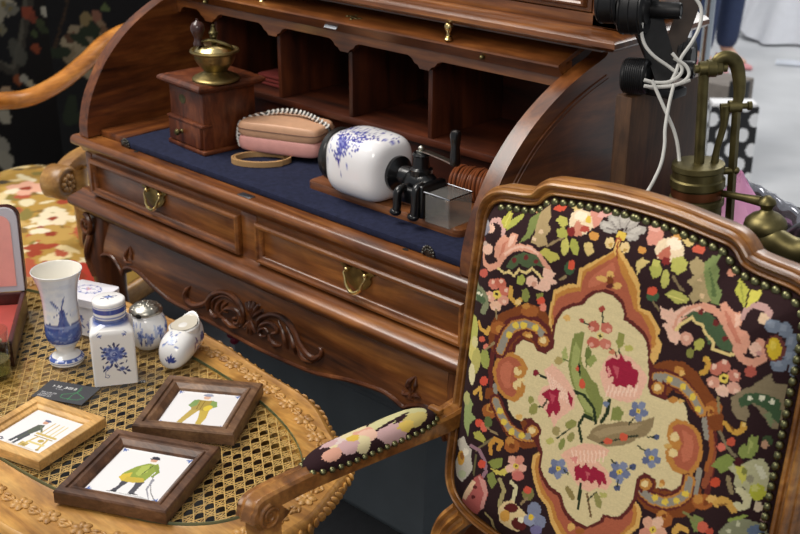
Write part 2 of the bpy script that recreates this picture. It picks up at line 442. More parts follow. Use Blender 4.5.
carve(bm, Q([(490, 262), (478, 244), (458, 244), (446, 262), (458, 280), (482, 282)]), [1.2, 1.5, 1.7, 1.7, 1.7, 1])
carve(bm, Q([(492, 270), (505, 300), (530, 325), (556, 330)]), [.8, 2.4, 2.6, .8])
carve(bm, Q([(540, 205), (562, 250), (575, 300), (588, 345)]), [.6, 1.6, 2.2, .8])
carve(bm, Q([(580, 230), (605, 280), (622, 330), (628, 372)]), [.6, 1.8, 2.4, .8])
carve(bm, Q([(620, 285), (645, 340), (672, 390), (712, 410)]), [.8, 2.0, 2.8, 1.4])
mesh('acanthus_carving', bm, WAL_C, apron)
def Q2(L): return [(380+a/6.667, 330+b/6.667) for a, b in L]
bm = NB()      # leaf bud by the right leg
carve(bm, Q2([(205, 408), (192, 370), (205, 335), (238, 308)]), [.8, 2.6, 2.2, .4]); carve(bm, Q2([(222, 412), (238, 370), (240, 312)]), [.8, 1.8, .4])
carve(bm, Q2([(190, 432), (165, 422), (148, 398)]), [1, 2.2, .6]); carve(bm, Q2([(215, 440), (245, 435), (268, 452)]), [1, 2.2, .6]); carve(bm, Q2([(200, 420), (204, 452), (220, 470)]), [1.4, 1.8, .6])
mesh('leaf_carving', bm, WAL_C, apron)
def Q3(L): return [(70+a/5.34, 220+b/5.34) for a, b in L]
bm = NB()
carve(bm, Q3([(300, 215), (300, 180), (318, 142)]), [.8, 2.2, .5]); carve(bm, Q3([(330, 215), (326, 175), (320, 140)]), [.8, 1.8, .4]); carve(bm, Q3([(285, 195), (300, 225), (330, 232)]), [.6, 1.6, .6])
mesh('bud_carving', bm, WAL_C, apron)

for x0, x1 in ((-2.066, -2.048), (-1.034, -1.016)):
    bm = NB(); box(bm, x0, x1, 1.27, 1.64, .46, .5932, .003); mesh('side_apron', bm, WAL_Y, desk)
bm = NB(); box(bm, -2.04, -1.04, 1.648, 1.664, .42, .5932, .003); mesh('back_apron', bm, WAL_X, desk)
# cabriole legs
def leg(x, y, sx, sy):
    bm = NB(); rings = []
    for t, dx, h in ((0, 0, .036), (.08, .004, .038), (.18, .012, .036), (.32, .008, .029), (.5, -.002, .022), (.7, -.004, .017), (.86, .004, .016), (.94, .014, .02), (1, .016, .018)):
        z = .60*(1-t); c = V((x+sx*dx, y+sy*dx, z))
        rings.append([c+V((h*math.copysign(abs(math.cos(a))**.6, math.cos(a)), h*math.copysign(abs(math.sin(a))**.6, math.sin(a)), 0)) for a in [2*PI*k/16 for k in range(16)]])
    loft(bm, rings)
    return mesh('leg', bm, WAL_Z, desk)
lg = leg(-2.052, 1.252, -1, -1); leg(-1.03, 1.252, 1, -1); leg(-2.045, 1.65, -1, 1); leg(-1.035, 1.65, 1, 1)
bm = NB()      # scroll carved on the knee of the left leg
kx, ky, kz = -2.075, 1.208, .565
sp = [V((kx+r*math.cos(a), ky-.004, kz+r*math.sin(a)*1.2)) for a, r in [(k*.45, .004+.0011*k) for k in range(18)]]
tube(bm, sp, [.003+.0002*k for k in range(18)], 8)
tube(bm, catmull([(kx+.012, ky, kz-.02), (kx+.004, ky-.006, kz-.05), (kx-.006, ky-.002, kz-.08), (kx+.002, ky+.006, kz-.12)], 5), [.008]*16, 8)
tube(bm, catmull([(kx-.012, ky+.004, kz-.01), (kx-.02, ky+.004, kz-.045), (kx-.012, ky+.008, kz-.085)], 5), [.007]*11, 8)
mesh('knee_carving', bm, WAL_C, lg)

# curved end panels (profile traced on the left one)
prof = [(1.215, .760), (1.217, .79), (1.228, .83), (1.245, .865), (1.277, .912), (1.323, .956), (1.368, .986), (1.42, 1.012), (1.47, 1.03), (1.52, 1.045), (1.52, 1.06)]
pc = catmull([(y, z, 0) for y, z in prof], 5); pc = [(p[0], p[1]) for p in pc]
def panel(x0, x1):
    bm = NB(); prism_x(bm, pc+[(1.69, 1.06), (1.69, .760)], x0, x1)
    return mesh('end_panel', bm, WAL_Y, desk)
PL = panel(-2.075, -2.045); PR = panel(-1.035, -1.005)
bm = NB()      # beads on the outer face of the right panel
ins = []
for i in range(1, len(pc)-6):
    t = (V(pc[i+1]+(0,))-V(pc[i-1]+(0,))).normalized(); n = V((t.y, -t.x, 0))
    q = V(pc[i]+(0,))+n*.03; ins.append(V((-1.005, q.x, max(q.y, .80))))
tube(bm, ins, .0018, 8)
ins2 = [V((-1.005, p.y+.006, p.z-.006)) for p in ins]; tube(bm, ins2, .0012, 6)
mesh('panel_bead', bm, WAL_Y, PR)

# blue baize writing slope
bm = NB(); box(bm, -1.958, -1.05, 1.236, 1.468, .7585, .7705, .002); mesh('baize_mat', bm, BAIZE, desk)
bm = NB()
box(bm, -2.044, -1.9595, 1.246, 1.468, .7585, .7715, .0015); mesh('baize_edging', bm, WAL_Y, desk)
bm = NB(); box(bm, -1.0485, -1.0355, 1.262, 1.468, .7585, .7715, .0015); mesh('baize_edging', bm, WAL_Y, desk)
def keeper(px, py):
    c = at_z(px, py, .7705)
    bm = NB()
    for k in range(9):
        a = PI*k/8; ball(bm, (c.x+.0115*math.cos(a), 1.2345, .7625+.0125*math.sin(a)), .0028, .0025, .0028, 8, 6)
    ball(bm, (c.x, 1.2350, .7655), .0085, .002, .0085, 12, 8)
    for k in range(5):
        a = PI*(k+.5)/5; ball(bm, (c.x+.0065*math.cos(a), 1.2335, .764+.0065*math.sin(a)), .0022, .002, .0022, 6, 5)
    mesh('ornate_keeper', bm, plain('blackened steel', '#55534e', .35, 1, noise=.5, nscale=200), desk)
keeper(128, 141); keeper(433, 247.5)
c = at_z(262.5, 190.5, .7585); bm = NB(); box(bm, c.x-.017, c.x+.017, 1.211, 1.2265, .7575, .7592, .001); mesh('lock_plate', bm, STEEL, desk)
DARK = plain('dark hole', '#0a0604', .9)
for px, py in ((405.5, 249.5), (136, 151.5)):
    c = at_z(px, py, .7583); bm = NB()
    lathe(bm, [(0, .0006), (.0058, .0006), (.006, -.0005)], (c.x, max(c.y, 1.2155), .7583), 14, sy=.6); mesh('peg_hole', bm, DARK, desk)

# pigeon holes
FY, FZ = 1.472, .852
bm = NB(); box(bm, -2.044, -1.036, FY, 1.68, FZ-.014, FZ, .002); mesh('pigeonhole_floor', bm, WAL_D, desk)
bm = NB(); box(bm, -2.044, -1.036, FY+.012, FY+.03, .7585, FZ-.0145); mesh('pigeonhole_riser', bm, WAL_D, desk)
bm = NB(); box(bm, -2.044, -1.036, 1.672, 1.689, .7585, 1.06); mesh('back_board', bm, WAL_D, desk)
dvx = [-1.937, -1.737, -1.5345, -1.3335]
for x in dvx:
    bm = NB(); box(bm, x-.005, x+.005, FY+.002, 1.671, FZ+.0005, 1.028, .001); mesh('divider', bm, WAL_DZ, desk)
# valance with ogee brackets
bm = NB(); vp = [(-2.0445, 1.029)]
vz, bz = .999, .981
ed = [-2.0445] + dvx + [-1.0355]
bot = []
for i in range(len(ed)-1):
    a, b = ed[i], ed[i+1]
    if i == 0: bot += [(a, vz-.014), (a+.01, vz-.013), (a+.018, vz-.004), (a+.026, vz)]
    bot += [(b-.040, vz), (b-.030, vz-.004), (b-.024, vz-.011), (b-.016, vz-.014), (b-.011, vz-.02)] if i < len(ed)-2 else [(b-.03, vz), (b-.02, vz-.006), (b, vz-.01)]
    if i < len(ed)-2: bot += [(b+.011, vz-.02), (b+.016, vz-.014), (b+.024, vz-.011), (b+.030, vz-.004), (b+.040, vz)]
top = [(x, 1.040) for x, z in bot]
R = [[V((x, FY-.014, z)) for x, z in bot], [V((x, FY-.014, z)) for x, z in top], [V((x, FY, z)) for x, z in top], [V((x, FY, z)) for x, z in bot]]
loft(bm, [[R[j][i] for j in range(4)] for i in range(len(bot))]); mesh('pigeonhole_valance', bm, WAL_X, desk)
# rolled-back lid
LZ = 1.037
bm = NB()
lid = [(1.452, 1.016), (1.436, 1.0355), (1.437, 1.0385), (1.445, 1.0415), (1.475, 1.0525), (1.51, 1.0635), (1.6, 1.067), (1.6, 1.059), (1.515, 1.055), (1.475, 1.044), (1.458, 1.036), (1.462, 1.018)]
prism_x(bm, lid, -2.0445, -1.0355)
lid_o = mesh('roll_lid', bm, WAL_X, desk)
def lid_knob(px, py, s=1):
    c = at_z(px, py, 1.044); bm = NB()
    lathe(bm, [(0, 0), (.0072, 0), (.0078, .002), (.0062, .004), (.0066, .0055), (.004, .0075), (.0036, .012), (.0052, .0155), (.0073, .0195), (.0075, .024), (.0058, .0285), (.003, .0305), (0, .031)], (c.x, c.y, 1.0425), 16)
    mesh('brass_knob', bm, BRASSB, lid_o)
lid_knob(448.5, 39.2); lid_knob(262.5, 1.0)
for px, py in ((483.5, 57), (206.5, 2)):
    c = at_y(px, py, 1.443); bm = NB(); ball(bm, (c.x, 1.440, c.z), .0042, .006, .0042); mesh('small_knob', bm, BRASSD, lid_o)
c = at_y(332, 32, 1.444); bm = NB(); M = Matrix.Translation((c.x, 1.4425, 1.0265)) @ Matrix.Rotation(math.radians(-39), 4, 'X')
box(bm, -.0165, .0165, -.0012, .0012, -.006, .006, .0004, 1, M); mesh('lock_plate', bm, STEEL, lid_o)
c = at_z(340, 19.5, 1.047); bm = NB()
for dx, dy, r in ((-.016, 0, .005), (-.008, .002, .006), (0, 0, .0075), (.008, -.002, .006), (.016, 0, .005), (0, .007, .004), (0, -.007, .004)): ball(bm, (c.x+dx, 1.457+dy, 1.0462+dy*.35), r, r*.8, .0016, 10, 6)
mesh('escutcheon', bm, BRASSD, lid_o)
# cornice and upper cabinet
bm = NB()
cor = [(1.50, 1.070), (1.452, 1.070), (1.440, 1.073), (1.4335, 1.079), (1.4345, 1.086), (1.441, 1.0905), (1.452, 1.092), (1.458, 1.096), (1.50, 1.097)]
e = .052
path = [V((-2.6, 0, 0)), V((-.935, 0, 0))]
R = []
for x, sgn in ((-2.14, 0), (0, 1), (0, 2)):
    if sgn == 0: R.append([V((-2.145, y, z)) for y, z in cor])
    elif sgn == 1: R.append([V((-.935-(y-1.4335), y, z)) for y, z in cor])
    else: R.append([V((-.935-(y-1.4335), 1.705, z)) for y, z in cor])
loft(bm, R)
mesh('cornice', bm, WAL_X, desk)
bm = NB(); box(bm, -2.09, -.985, 1.475, 1.70, 1.061, 1.10); mesh('cabinet_base', bm, WAL_X, desk)
UX1 = -.956
bm = NB(); box(bm, -2.11, UX1, 1.482, 1.70, 1.0975, 1.40, .002)
box(bm, -2.11, UX1, 1.474, 1.482, 1.0975, 1.117, .002); box(bm, UX1-.05, UX1, 1.474, 1.482, 1.0975, 1.40, .002)
mesh('upper_cabinet', bm, WAL_X, desk)
for x0, x1 in ((-2.05, -1.54), (-1.534, UX1-.052)):
    bm = NB(); z0, z1 = 1.1185, 1.39
    box(bm, x0, x1, 1.4745, 1.4815, z0, z1, .001)
    pr = [(.0, 0), (.0, .003), (.003, .008), (.006, .009), (.009, .006), (.012, .006), (.016, .001), (.016, 0)]
    sweep(bm, [(x0+.008, 1.4745, z0+.006), (x1-.008, 1.4745, z0+.006), (x1-.008, 1.4745, z1), (x0+.008, 1.4745, z1)], [(-a, b) for a, b in pr], (0, -1, 0), True)
    mesh('cabinet_door', bm, WAL_X, desk)
# ------------------------------------------------------------------ antique box coffee grinder
MT = .7705     # top of the baize
GRW = wood('grinder wood', '#361809', '#643015', '#884c28', 'Z', 12, 4, .42, .15)
g_l, g_f = at_z(165.2, 139.1, MT), at_z(205.2, 153.9, MT)
gw = .126
gc = V((g_f.x-gw/2-.002, g_f.y+gw/2-.004, MT))
gr = thing('coffee_grinder', 'antique wooden box coffee grinder with brass hopper and drawer on the desk', 'coffee grinder', gc)
def sq(h, z): return [(gc.x+a*h, gc.y+b*h, z) for a, b in ((-1, -1), (1, -1), (1, 1), (-1, 1))]
bm = NB()
h = gw/2
for hs, z0, z1, bv in ((h+.004, MT, MT+.009, .003), (h-.003, MT+.009, MT+.121, .002)):
    box(bm, gc.x-hs, gc.x+hs, gc.y-hs, gc.y+hs, z0, z1, bv)
mesh('body', bm, GRW, gr)
bm = NB()
box(bm, gc.x-h+.002, gc.x+h-.010, gc.y-h-.003, gc.y-h+.03, MT+.011, MT+.054, .002)
box(bm, gc.x-h-.001, gc.x+h+.001, gc.y-h-.0045, gc.y-h+.02, MT+.054, MT+.060, .002)
d = mesh('drawer', bm, GRW, gr)
bm = NB(); My = Matrix.Translation((gc.x-.012, gc.y-h-.003, MT+.034)) @ Matrix.Rotation(PI/2, 4, 'X')
lathe(bm, [(0, .016), (.005, .015), (.0065, .011), (.0045, .006), (.003, .003), (.005, .001), (.005, 0)], n=14, M=My); mesh('drawer_knob', bm, BRASSD, d)
bm = NB(); T = h+.0135
rings = []
for hs, z in ((h+.002, .121), (h+.006, .123), (T-.003, .127), (T, .130), (T, .134), (T-.004, .1375), (T-.008, .139)):
    rings.append([V(p) for p in sq(hs, MT+z)])
loft(bm, rings); mesh('top_board', bm, GRW, gr, ang=25)
bm = NB(); lathe(bm, [(0, 0), (.012, 0), (.0125, -.002), (.012, -.003)], (0, 0, 0), 20, M=Matrix.Translation((gc.x-.012, gc.y-h+.0025, MT+.098)) @ Matrix.Rotation(PI/2, 4, 'X') @ Matrix.Diagonal((1, .75, 1, 1)))
mesh('oval_badge', bm, plain('worn green badge', '#4d4a2c', .5, .4, noise=.4, nscale=120), gr)
tz = MT+.1395
hc = at_z(210.5, 78, tz); hc = V((hc.x-.004, hc.y+.006, tz))
bm = NB()
lathe(bm, [(.046, 0), (.046, .003), (.043, .006), (.039, .007), (.036, .0095), (.026, .013), (.022, .017), (.025, .022), (.033, .030), (.038, .039), (.0405, .050), (.0455, .0525), (.0475, .055), (.046, .058), (.042, .0585), (.040, .056), (.038, .045), (.02, .03), (0, .028)], hc, 40)
hop = mesh('brass_hopper', bm, BRASS, gr)
bm = NB(); lathe(bm, [(.0395, .056), (.034, .0625), (.024, .068), (.012, .070), (0, .0705)], hc, 32); mesh('hopper_lid', bm, BRASSB, hop)
bm = NB()
lathe(bm, [(.006, .06), (.006, .080), (.0075, .082), (.0065, .085), (.009, .087), (.009, .090), (.006, .0925), (.005, .097), (.0035, .100), (.0042, .102), (.0035, .1045), (0, .105)], hc, 16); mesh('centre_spindle', bm, BRASSD, gr)
bm = NB(); rgt = V((AX[0][0], AX[0][1], 0)).normalized(); fw = V((-rgt.y, rgt.x, 0))
pts = catmull([hc+rgt*.038-fw*.006+V((0, 0, .060)), hc+rgt*.028-fw*.012+V((0, 0, .069)), hc+rgt*.008-fw*.012+V((0, 0, .0755)), hc-rgt*.008-fw*.014+V((0, 0, .078)), hc-rgt*.027-fw*.015+V((0, 0, .073))], 5)
tube(bm, pts, [.0035+.0028*math.sin(PI*i/(len(pts)-1)) for i in range(len(pts))], 8, flat=.45, up=(0, 0, 1)); cr = mesh('crank', bm, BRASSD, gr)
bm = NB(); kc = hc-rgt*.0265-fw*.014+V((0, 0, .006))
lathe(bm, [(.0095, .062), (.0095, .066), (.0075, .070), (.0075, .076), (.0105, .083), (.0135, .091), (.0130, .098), (.0095, .104), (.004, .107), (.0025, .1085), (.003, .111), (0, .112)], kc, 20)
mesh('turned_knob', bm, plain('dark turned wood', '#3a211c', .3, coat=.4, noise=.3), cr)
gr.rotation_euler = (0, 0, math.radians(-5)); gr.location.x += .020

# ------------------------------------------------------------------ handbag of two stacked pouches
TANL = plain('beige leather', '#c99c7c', .45, noise=.06, nscale=60, bump=.15)
PNKL = plain('pink leather', '#d69a92', .45, noise=.06, nscale=60, bump=.15)
b_l, b_f, b_r = at_z(241, 149, MT+.012), at_z(306, 159.5, MT+.012), at_z(332, 143, MT+.012)
bag = thing('handbag', 'small handbag of beige and pink leather pouches beside the white ceramic coffee mill', 'handbag', V(((b_l.x+b_r.x)/2, (b_l.y+b_r.y)/2+.02, MT)))
bc = V(((b_l.x+b_r.x)/2+.010, (b_l.y+b_r.y)/2-.009, 0)); bang = math.atan2(b_f.y-b_l.y, b_f.x-b_l.x)
print('bag', b_l, b_f, b_r, math.degrees(bang))
bang += math.radians(4)
def pouch(L, D, z0, z1, puff, sag=0):
    bm = NB(); n = 56; rings = []
    def outline(s):
        out = []
        for k in range(n):
            t = 2*PI*k/n; c, q = math.cos(t), math.sin(t)
            out.append((s*L*math.copysign(abs(c)**.30, c), s*D*math.copysign(abs(q)**.30, q)))
        return out
    m = 14
    for j in range(m+1):
        a = -PI/2+PI*j/m; s = .88+.12*max(0, math.cos(a))**.7; z = (z0+z1)/2+(z1-z0)/2*math.sin(a)
        rings.append([bcM @ V((x, y, z+puff*(1-(x/L)**2)*(.5 if j > m/2 else 0)-sag*(x/L)**2)) for x, y in outline(s)])
    rings = [[(p+0*p) for p in r] for r in rings]
    loft(bm, rings)
    return bm
bcM = Matrix.Translation(V((bc.x, bc.y, 0))) @ RZ(bang)
LL = .088; DD = .045
mesh('pink_pouch', pouch(LL, DD, MT+.011, MT+.040, .002), PNKL, bag, label='pink leather lower pouch')
up = mesh('beige_pouch', pouch(LL*1.0, DD*1.0, MT+.0385, MT+.066, .006), TANL, bag, label='beige leather upper pouch')
bm = NB()
for z in (MT+.0545,):
    tube(bm, [bcM @ V((1.005*LL*math.copysign(abs(math.cos(t))**.30, math.cos(t)), 1.005*DD*math.copysign(abs(math.sin(t))**.30, math.sin(t)), z)) for t in [2*PI*k/64 for k in range(64)]], .0012, 6, closed=True)
mesh('zip_seam', bm, plain('seam brown', '#7a5a46', .6), up)
BLK = plain('black leather', '#15130f', .4, bump=.1); WHT = plain('white cord', '#e4e2dc', .7)
stp = catmull([bcM @ V(p) for p in ((-LL-.002, -.018, MT+.012), (-LL-.006, -.018, MT+.035), (-LL-.002, -.006, MT+.058), (-.055, .016, MT+.070), (-.02, .028, MT+.0765), (.02, .026, MT+.078), (.055, .014, MT+.074), (LL+.001, .002, MT+.063), (LL+.008, -.004, MT+.045), (LL+.006, .004, MT+.016))], 8)
bm = NB(); tube(bm, stp, .0035, 8, flat=.6); st = mesh('strap', bm, BLK, bag)
bm = NB()
for i in range(2, int(len(stp)*.80), 1):
    p = V(stp[i]); t = (V(stp[i+1])-V(stp[i-1])).normalized(); q = t.orthogonal().normalized(); q2 = t.cross(q)
    if i % 2: continue
    ring = [p-t*.0028+q*(.0040*math.cos(a))+q2*(.0032*math.sin(a))+t*(.0040*math.sin(a)*.9) for a in [2*PI*k/10 for k in range(10)]]
    tube(bm, ring, .0019, 6, closed=True)
mesh('whip_stitching', bm, WHT, st)

# tan leather strap coiled under the bag
c = at_z(262, 159, MT+.006); bm = NB()
pts = [V((c.x, c.y, MT+.0065)) + rgt*(r*1.0*math.cos(t)) + fw*(r*.62*math.sin(t)) for t, r in [(PI*.2+2*PI*k/40, .050+.0012*k/10) for k in range(72)]]
sweep(bm, pts, [(-.0016, -.0055), (.0016, -.0055), (.0016, .0045), (-.0016, .0045)], (0, 0, 1))
mesh('leather_strap', bm, plain('tan leather', '#b08a5c', .5, noise=.1), loc=(c.x, c.y, MT), label='flat tan leather strap coiled on the blue mat beneath the handbag', cat='strap', smooth=True)

# ------------------------------------------------------------------ wall coffee mill lying on its board
mf_l, mf_r, mb_l = at_z(310, 187, MT), at_z(450, 236, MT), at_z(327, 176.5, MT)
mang = math.atan2(mf_r.y-mf_l.y, mf_r.x-mf_l.x)
print('mill', mf_l, mf_r, mb_l, math.degrees(mang))
mill = thing('wall_coffee_mill', 'white ceramic coffee mill with blue painting and black crank lying on a board', 'coffee mill', V(((mf_l.x+mf_r.x)/2, mf_l.y+.05, MT)))
mx0, mx1, my0 = mf_l.x-.004, mf_r.x+.018, (mf_l.y+mf_r.y)/2-.002
mw = .116
bm = NB()
def rrect(x0, x1, y0, y1, r, n=6):
    out = []
    for cx, cy, a0 in ((x1-r, y1-r, 0), (x0+r, y1-r, 90), (x0+r, y0+r, 180), (x1-r, y0+r, 270)):
        for k in range(n+1):
            a = math.radians(a0+90*k/n); out.append((cx+r*math.cos(a), cy+r*math.sin(a)))
    return out
BT = MT+.0135
rr = rrect(mx0, mx1, my0, my0+mw, .014)
cxm, cym = (mx0+mx1)/2, my0+.027
loft(bm, [[V((x, y, MT)) for x, y in rr], [V((x, y, BT-.002)) for x, y in rr], [V((cxm+(x-cxm)*.985, my0+mw/2+(y-my0-mw/2)*.975, BT)) for x, y in rr]])
mesh('mount_board', bm, wood('mill board', '#4a2716', '#8a5530', '#a06a3e', 'X', 10, 8, .4, .2), mill)
# ceramic jar, axis along X, rounded-square section
jx0, jx1 = at_y(337, 170, cym).x, at_y(412, 185, cym).x
J0, J1 = mx0+.066, mx0+.198; JR = .0565; jz = BT+JR-.002
print('jar', jx0, jx1, J0, J1)
CER = attr_mat('painted glazed ceramic', .16, .6)
rings = []; n = 96; ts = []
for k in range(61):
    u = k/60
    a = (u-.5)*2
    s = (1-abs(a)**4.2)**(1/4.2) if abs(a) < 1 else 0
    s = max(s, .40)
    rings.append([V((J0+(J1-J0)*u, cym+JR*s*math.copysign(abs(math.cos(t))**.62, math.cos(t)), jz+JR*s*math.copysign(abs(math.sin(t))**.62, math.sin(t)))) for t in [2*PI*q/n for q in range(n)]])
bm = NB(); loft(bm, rings); jar = mesh('ceramic_jar', bm, CER, mill, label='white glazed jar with blue landscape painting')
cv = Cv(0, -1.2, 1, 1.8, .004, '#eae9eb')
B1, B2 = '#4a4a9a', '#7f83bd'
rs = random.Random(3)
# blue landscape over the top and the front upper side: coords u along the jar, w around (0 = front middle, 1 = top)
for k in range(520):
    u = rs.uniform(.16, .97); w = rs.gauss(.86, .30)
    env = .62 + .9*abs(u-.40) if u > .4 else .55+1.6*abs(u-.40)
    if w < env or w > 1.5: continue
    L = rs.uniform(.01, .035); a = rs.uniform(-.6, .9)
    cv.line([(u-L*math.cos(a), w-2*L*math.sin(a)), (u+L*math.cos(a), w+2*L*math.sin(a))], rs.uniform(.006, .02), rs.choice([B1, B1, B2, '#3a3c92']))
for k in range(90):
    u = rs.gauss(.37, .05); w = rs.uniform(.35, .85)
    cv.ell(u, w, rs.uniform(.008, .022), rs.uniform(.015, .04), rs.uniform(0, 3), rs.choice([B1, B2, '#3a3c92']))
for k in range(70):
    u = .38+.3*rs.random(); w = .45+.7*(u-.38)+rs.gauss(0, .08)+.1
    cv.ell(u, w, rs.uniform(.006, .02), rs.uniform(.008, .025), rs.uniform(0, 3), rs.choice([B1, B2]))
cv.line([(.40, .50), (.41, .12)], .012, B1); cv.line([(.34, .2), (.46, .2)], .009, B2); cv.ell(.41, .08, .014, .04, 0, B1)
for u, w in ((.17, .5), (.19, .6), (.14, .35), (.16, .72)): cv.ell(u, w, .008, .05, .3, B2)
co = vert_co(jar); th = np.arctan2((co[:, 2]-jz)/JR, -(co[:, 1]-cym)/JR)
w_ = th/(PI/2); uu = (co[:, 0]-J0)/(J1-J0)
paint_verts(jar, cv.at(uu, np.where(w_+.22 < -1.2, -1.2, w_+.22)))
RX = Matrix.Rotation(PI/2, 4, 'Y')
def lx(bm, prof, x, y, z, n=28, mat=None): lathe(bm, prof, (0, 0, 0), n, M=Matrix.Translation((x, y, z)) @ RX)
BLACKM = plain('black enamel', '#0d0e10', .28, .2, coat=.4)
bm = NB(); lx(bm, [(0, -.016), (.041, -.018), (.048, -.014), (.049, -.004), (.045, .001), (.036, .004), (0, .004)], J0+.003, cym, jz, 36); mesh('jar_lid', bm, plain('dark rubber lid', '#1c1a19', .35, coat=.3), jar)
gx = J1
bm = NB(); lx(bm, [(0, -.004), (.027, -.004), (.030, .0), (.030, .006), (.025, .010), (.017, .015), (.017, .040), (.021, .044), (.021, .062), (0, .063)], gx, cym, jz-.002, 28)
ball(bm, (gx+.052, cym, jz-.006), .036, .024, .023, 20, 12)
lathe(bm, [(.018, -.02), (.019, .0), (.0195, .010), (.0145, .013), (.013, .032), (.015, .034), (.0125, .038), (.0, .039)], (gx+.054, cym, jz+.008), 20)
box(bm, gx+.036, gx+.090, cym-.034, cym+.03, jz-.036, jz-.008, .006, 3)
mesh('mill_body', bm, BLACKM, mill)
bm = NB()       # clamp screws / feet
for dx, dy, h in ((.044, -.044, .046), (.082, -.042, .058)):
    tube(bm, catmull([(gx+dx, cym+dy+.014, BT+h), (gx+dx, cym+dy, BT+h*.9), (gx+dx, cym+dy-.002, BT+h*.45), (gx+dx-.001, cym+dy-.003, BT+.006)], 5), [.0072]*16, 12)
    ball(bm, (gx+dx-.003, cym+dy-.003, BT+.0068), .011, .009, .0066, 14, 8)
box(bm, gx+.078, gx+.094, cym-.040, cym+.02, BT+.004, BT+.06, .004, 3)
mesh('clamp_foot', bm, BLACKM, mill)
# clear catch box
GLS = clear('cloudy clear plastic', '#e4e4e0', .06, .22, '#b4b2ae')
KX0, KX1, KY0, KY1, KZ = gx+.0955, gx+.148, cym-.036, cym+.020, BT+.049
bm = NB(); box(bm, KX0, KX1, KY0, KY1, BT+.0005, KZ, .0015, 1); mesh('catch_box', bm, GLS, mill, smooth=False)
bm = NB(); tube(bm, [V((gx+.086, KY0, KZ+.002)), V((KX0+.02, KY0, KZ+.0018)), V((KX1, KY0, KZ+.001)), V((KX1, KY1, KZ+.001)), V((gx+.086, KY1, KZ+.002))], .0013, 6)
mesh('box_rim', bm, STEEL, mill)
# crank
ct = V((gx+.054, cym, jz+.049))
he = at_y(455, 166, cym-.004)
bm = NB()
ball(bm, ct+V((0, 0, .004)), .0055, .0055, .0045); box(bm, ct.x-.006, ct.x+.006, ct.y-.006, ct.y+.006, ct.z-.003, ct.z+.001, .001)
p = [ct, ct.lerp(V((he.x, he.y, ct.z)), .3), V((he.x, he.y, he.z+.004)).lerp(ct, .15), V((he.x, he.y, he.z+.001))]
sweep(bm, [V(q) for q in catmull(p, 4)], [(-.0055, -.0012), (.0055, -.0012), (.0055, .0012), (-.0055, .0012)], (0, 0, 1))
cr2 = mesh('crank_arm', bm, plain('nickel', '#b9b7ac', .28, 1), mill)
bm = NB(); hp = V((he.x, he.y, he.z+.001))
lathe(bm, [(0, 0), (.0075, .0), (.0085, .004), (.0085, .015), (.0070, .030), (.0085, .043), (.0092, .050), (.0075, .056), (.003, .058), (0, .058)], hp, 20); mesh('crank_handle', bm, BLACKM, cr2)

# coil of brown plastic cord by the right end
cc = at_z(476, 186, MT+.02)
bm = NB(); ax_c = V((1, .25, 0)).normalized(); pv = V((-ax_c.y, ax_c.x, 0))
c0 = at_z(474, 178, MT+.030); c0.y = 1.438; c0.x = -1.196; c0.z = MT+.0355; print('coil', c0, 'gx', gx, proj_px(V((gx, cym, jz))), proj_px(V((KX0, KY0, BT))), proj_px(V((KX1, KY0, KZ))))
for k in range(11):
    o_ = c0+ax_c*(-.032+.0062*k); rr_ = .0315+.0012*math.sin(k*2.1)
    tube(bm, [o_+pv*(rr_*math.cos(t))+V((0, 0, rr_*math.sin(t)*.92))+ax_c*(.0012*math.sin(t*2+k)) for t in [2*PI*q/28 for q in range(28)]], .0026, 6, closed=True)
    tube(bm, [o_+pv*((rr_-.006)*math.cos(t))+V((0, 0, (rr_-.006)*math.sin(t)*.92)) for t in [2*PI*q/20 for q in range(20)]], .0026, 6, closed=True)
mesh('cord_coil', bm, plain('shiny brown cord', '#7a4326', .28, coat=.5, noise=.2), loc=(c0.x, c0.y, MT), label='coil of shiny brown cord at the right end of the desk', cat='cord')
# small red cloth folded inside the left pigeonhole
c = at_z(262, 76, .86); bm = NB()
for k in range(3): box(bm, -1.86, -1.746, FY+.045, FY+.16, FZ+.001+.008*k, FZ+.008+.008*k, .003, 2)
mesh('folded_cloth', bm, plain('dull red cloth', '#6a1f18', .85, noise=.2), loc=(c.x, FY+.1, FZ), label='folded dull red cloth in the pigeonhole behind the coffee grinder', cat='cloth')
# ------------------------------------------------------------------ oval cane table
TW = wood('honey carved wood', '#8f6029', '#c08e47', '#d9ac62', 'X', 8, 5, .42, .15)
TWD = wood('honey carving', '#946630', '#c2934e', '#d6a967', 'X', 14, 2, .5, .1)
CANE = plain('woven cane', '#eebb78', .42, noise=.12, nscale=35)
TCX, TCY, TZ = -1.505, .815, .55
tab = thing('cane_table', 'oval carved honey-coloured table with woven cane under a glass top', 'table', (TCX, TCY, 0))
def sup(a, b, t, n=2.5):
    c, s = math.cos(t), math.sin(t)
    return TCX+a*math.copysign(abs(c)**(2/n), c), TCY+b*math.copysign(abs(s)**(2/n), s)
NT = 220; TT = [2*PI*k/NT for k in range(NT)]
OCY = .800
def outer(a, b, t):
    x, y = sup(a, b, t); return x, y-TCY+OCY
def scal(t): return .0045*math.cos(12*t)
OA, OB, IA, IB = .545, .272, .480, .187
bm = NB(); rings = []
for t in TT:
    xi, yi = sup(IA, IB, t); xo, yo = outer(OA, OB, t)
    d = V((xo-xi, yo-yi, 0)); L = d.length; d.normalize(); L += scal(t)
    pr = [(-.012, -.022), (-.012, -.006), (0, -.005), (.003, 0), (.006, .0025), (.010, .0015), (L-.010, .0015), (L-.006, .003), (L-.001, .001), (L+.003, -.005), (L+.003, -.013), (L-.004, -.020), (L-.009, -.024)]
    rings.append([V((xi+d.x*a, yi+d.y*a, TZ+b)) for a, b in pr])
loft(bm, rings, loop=True)
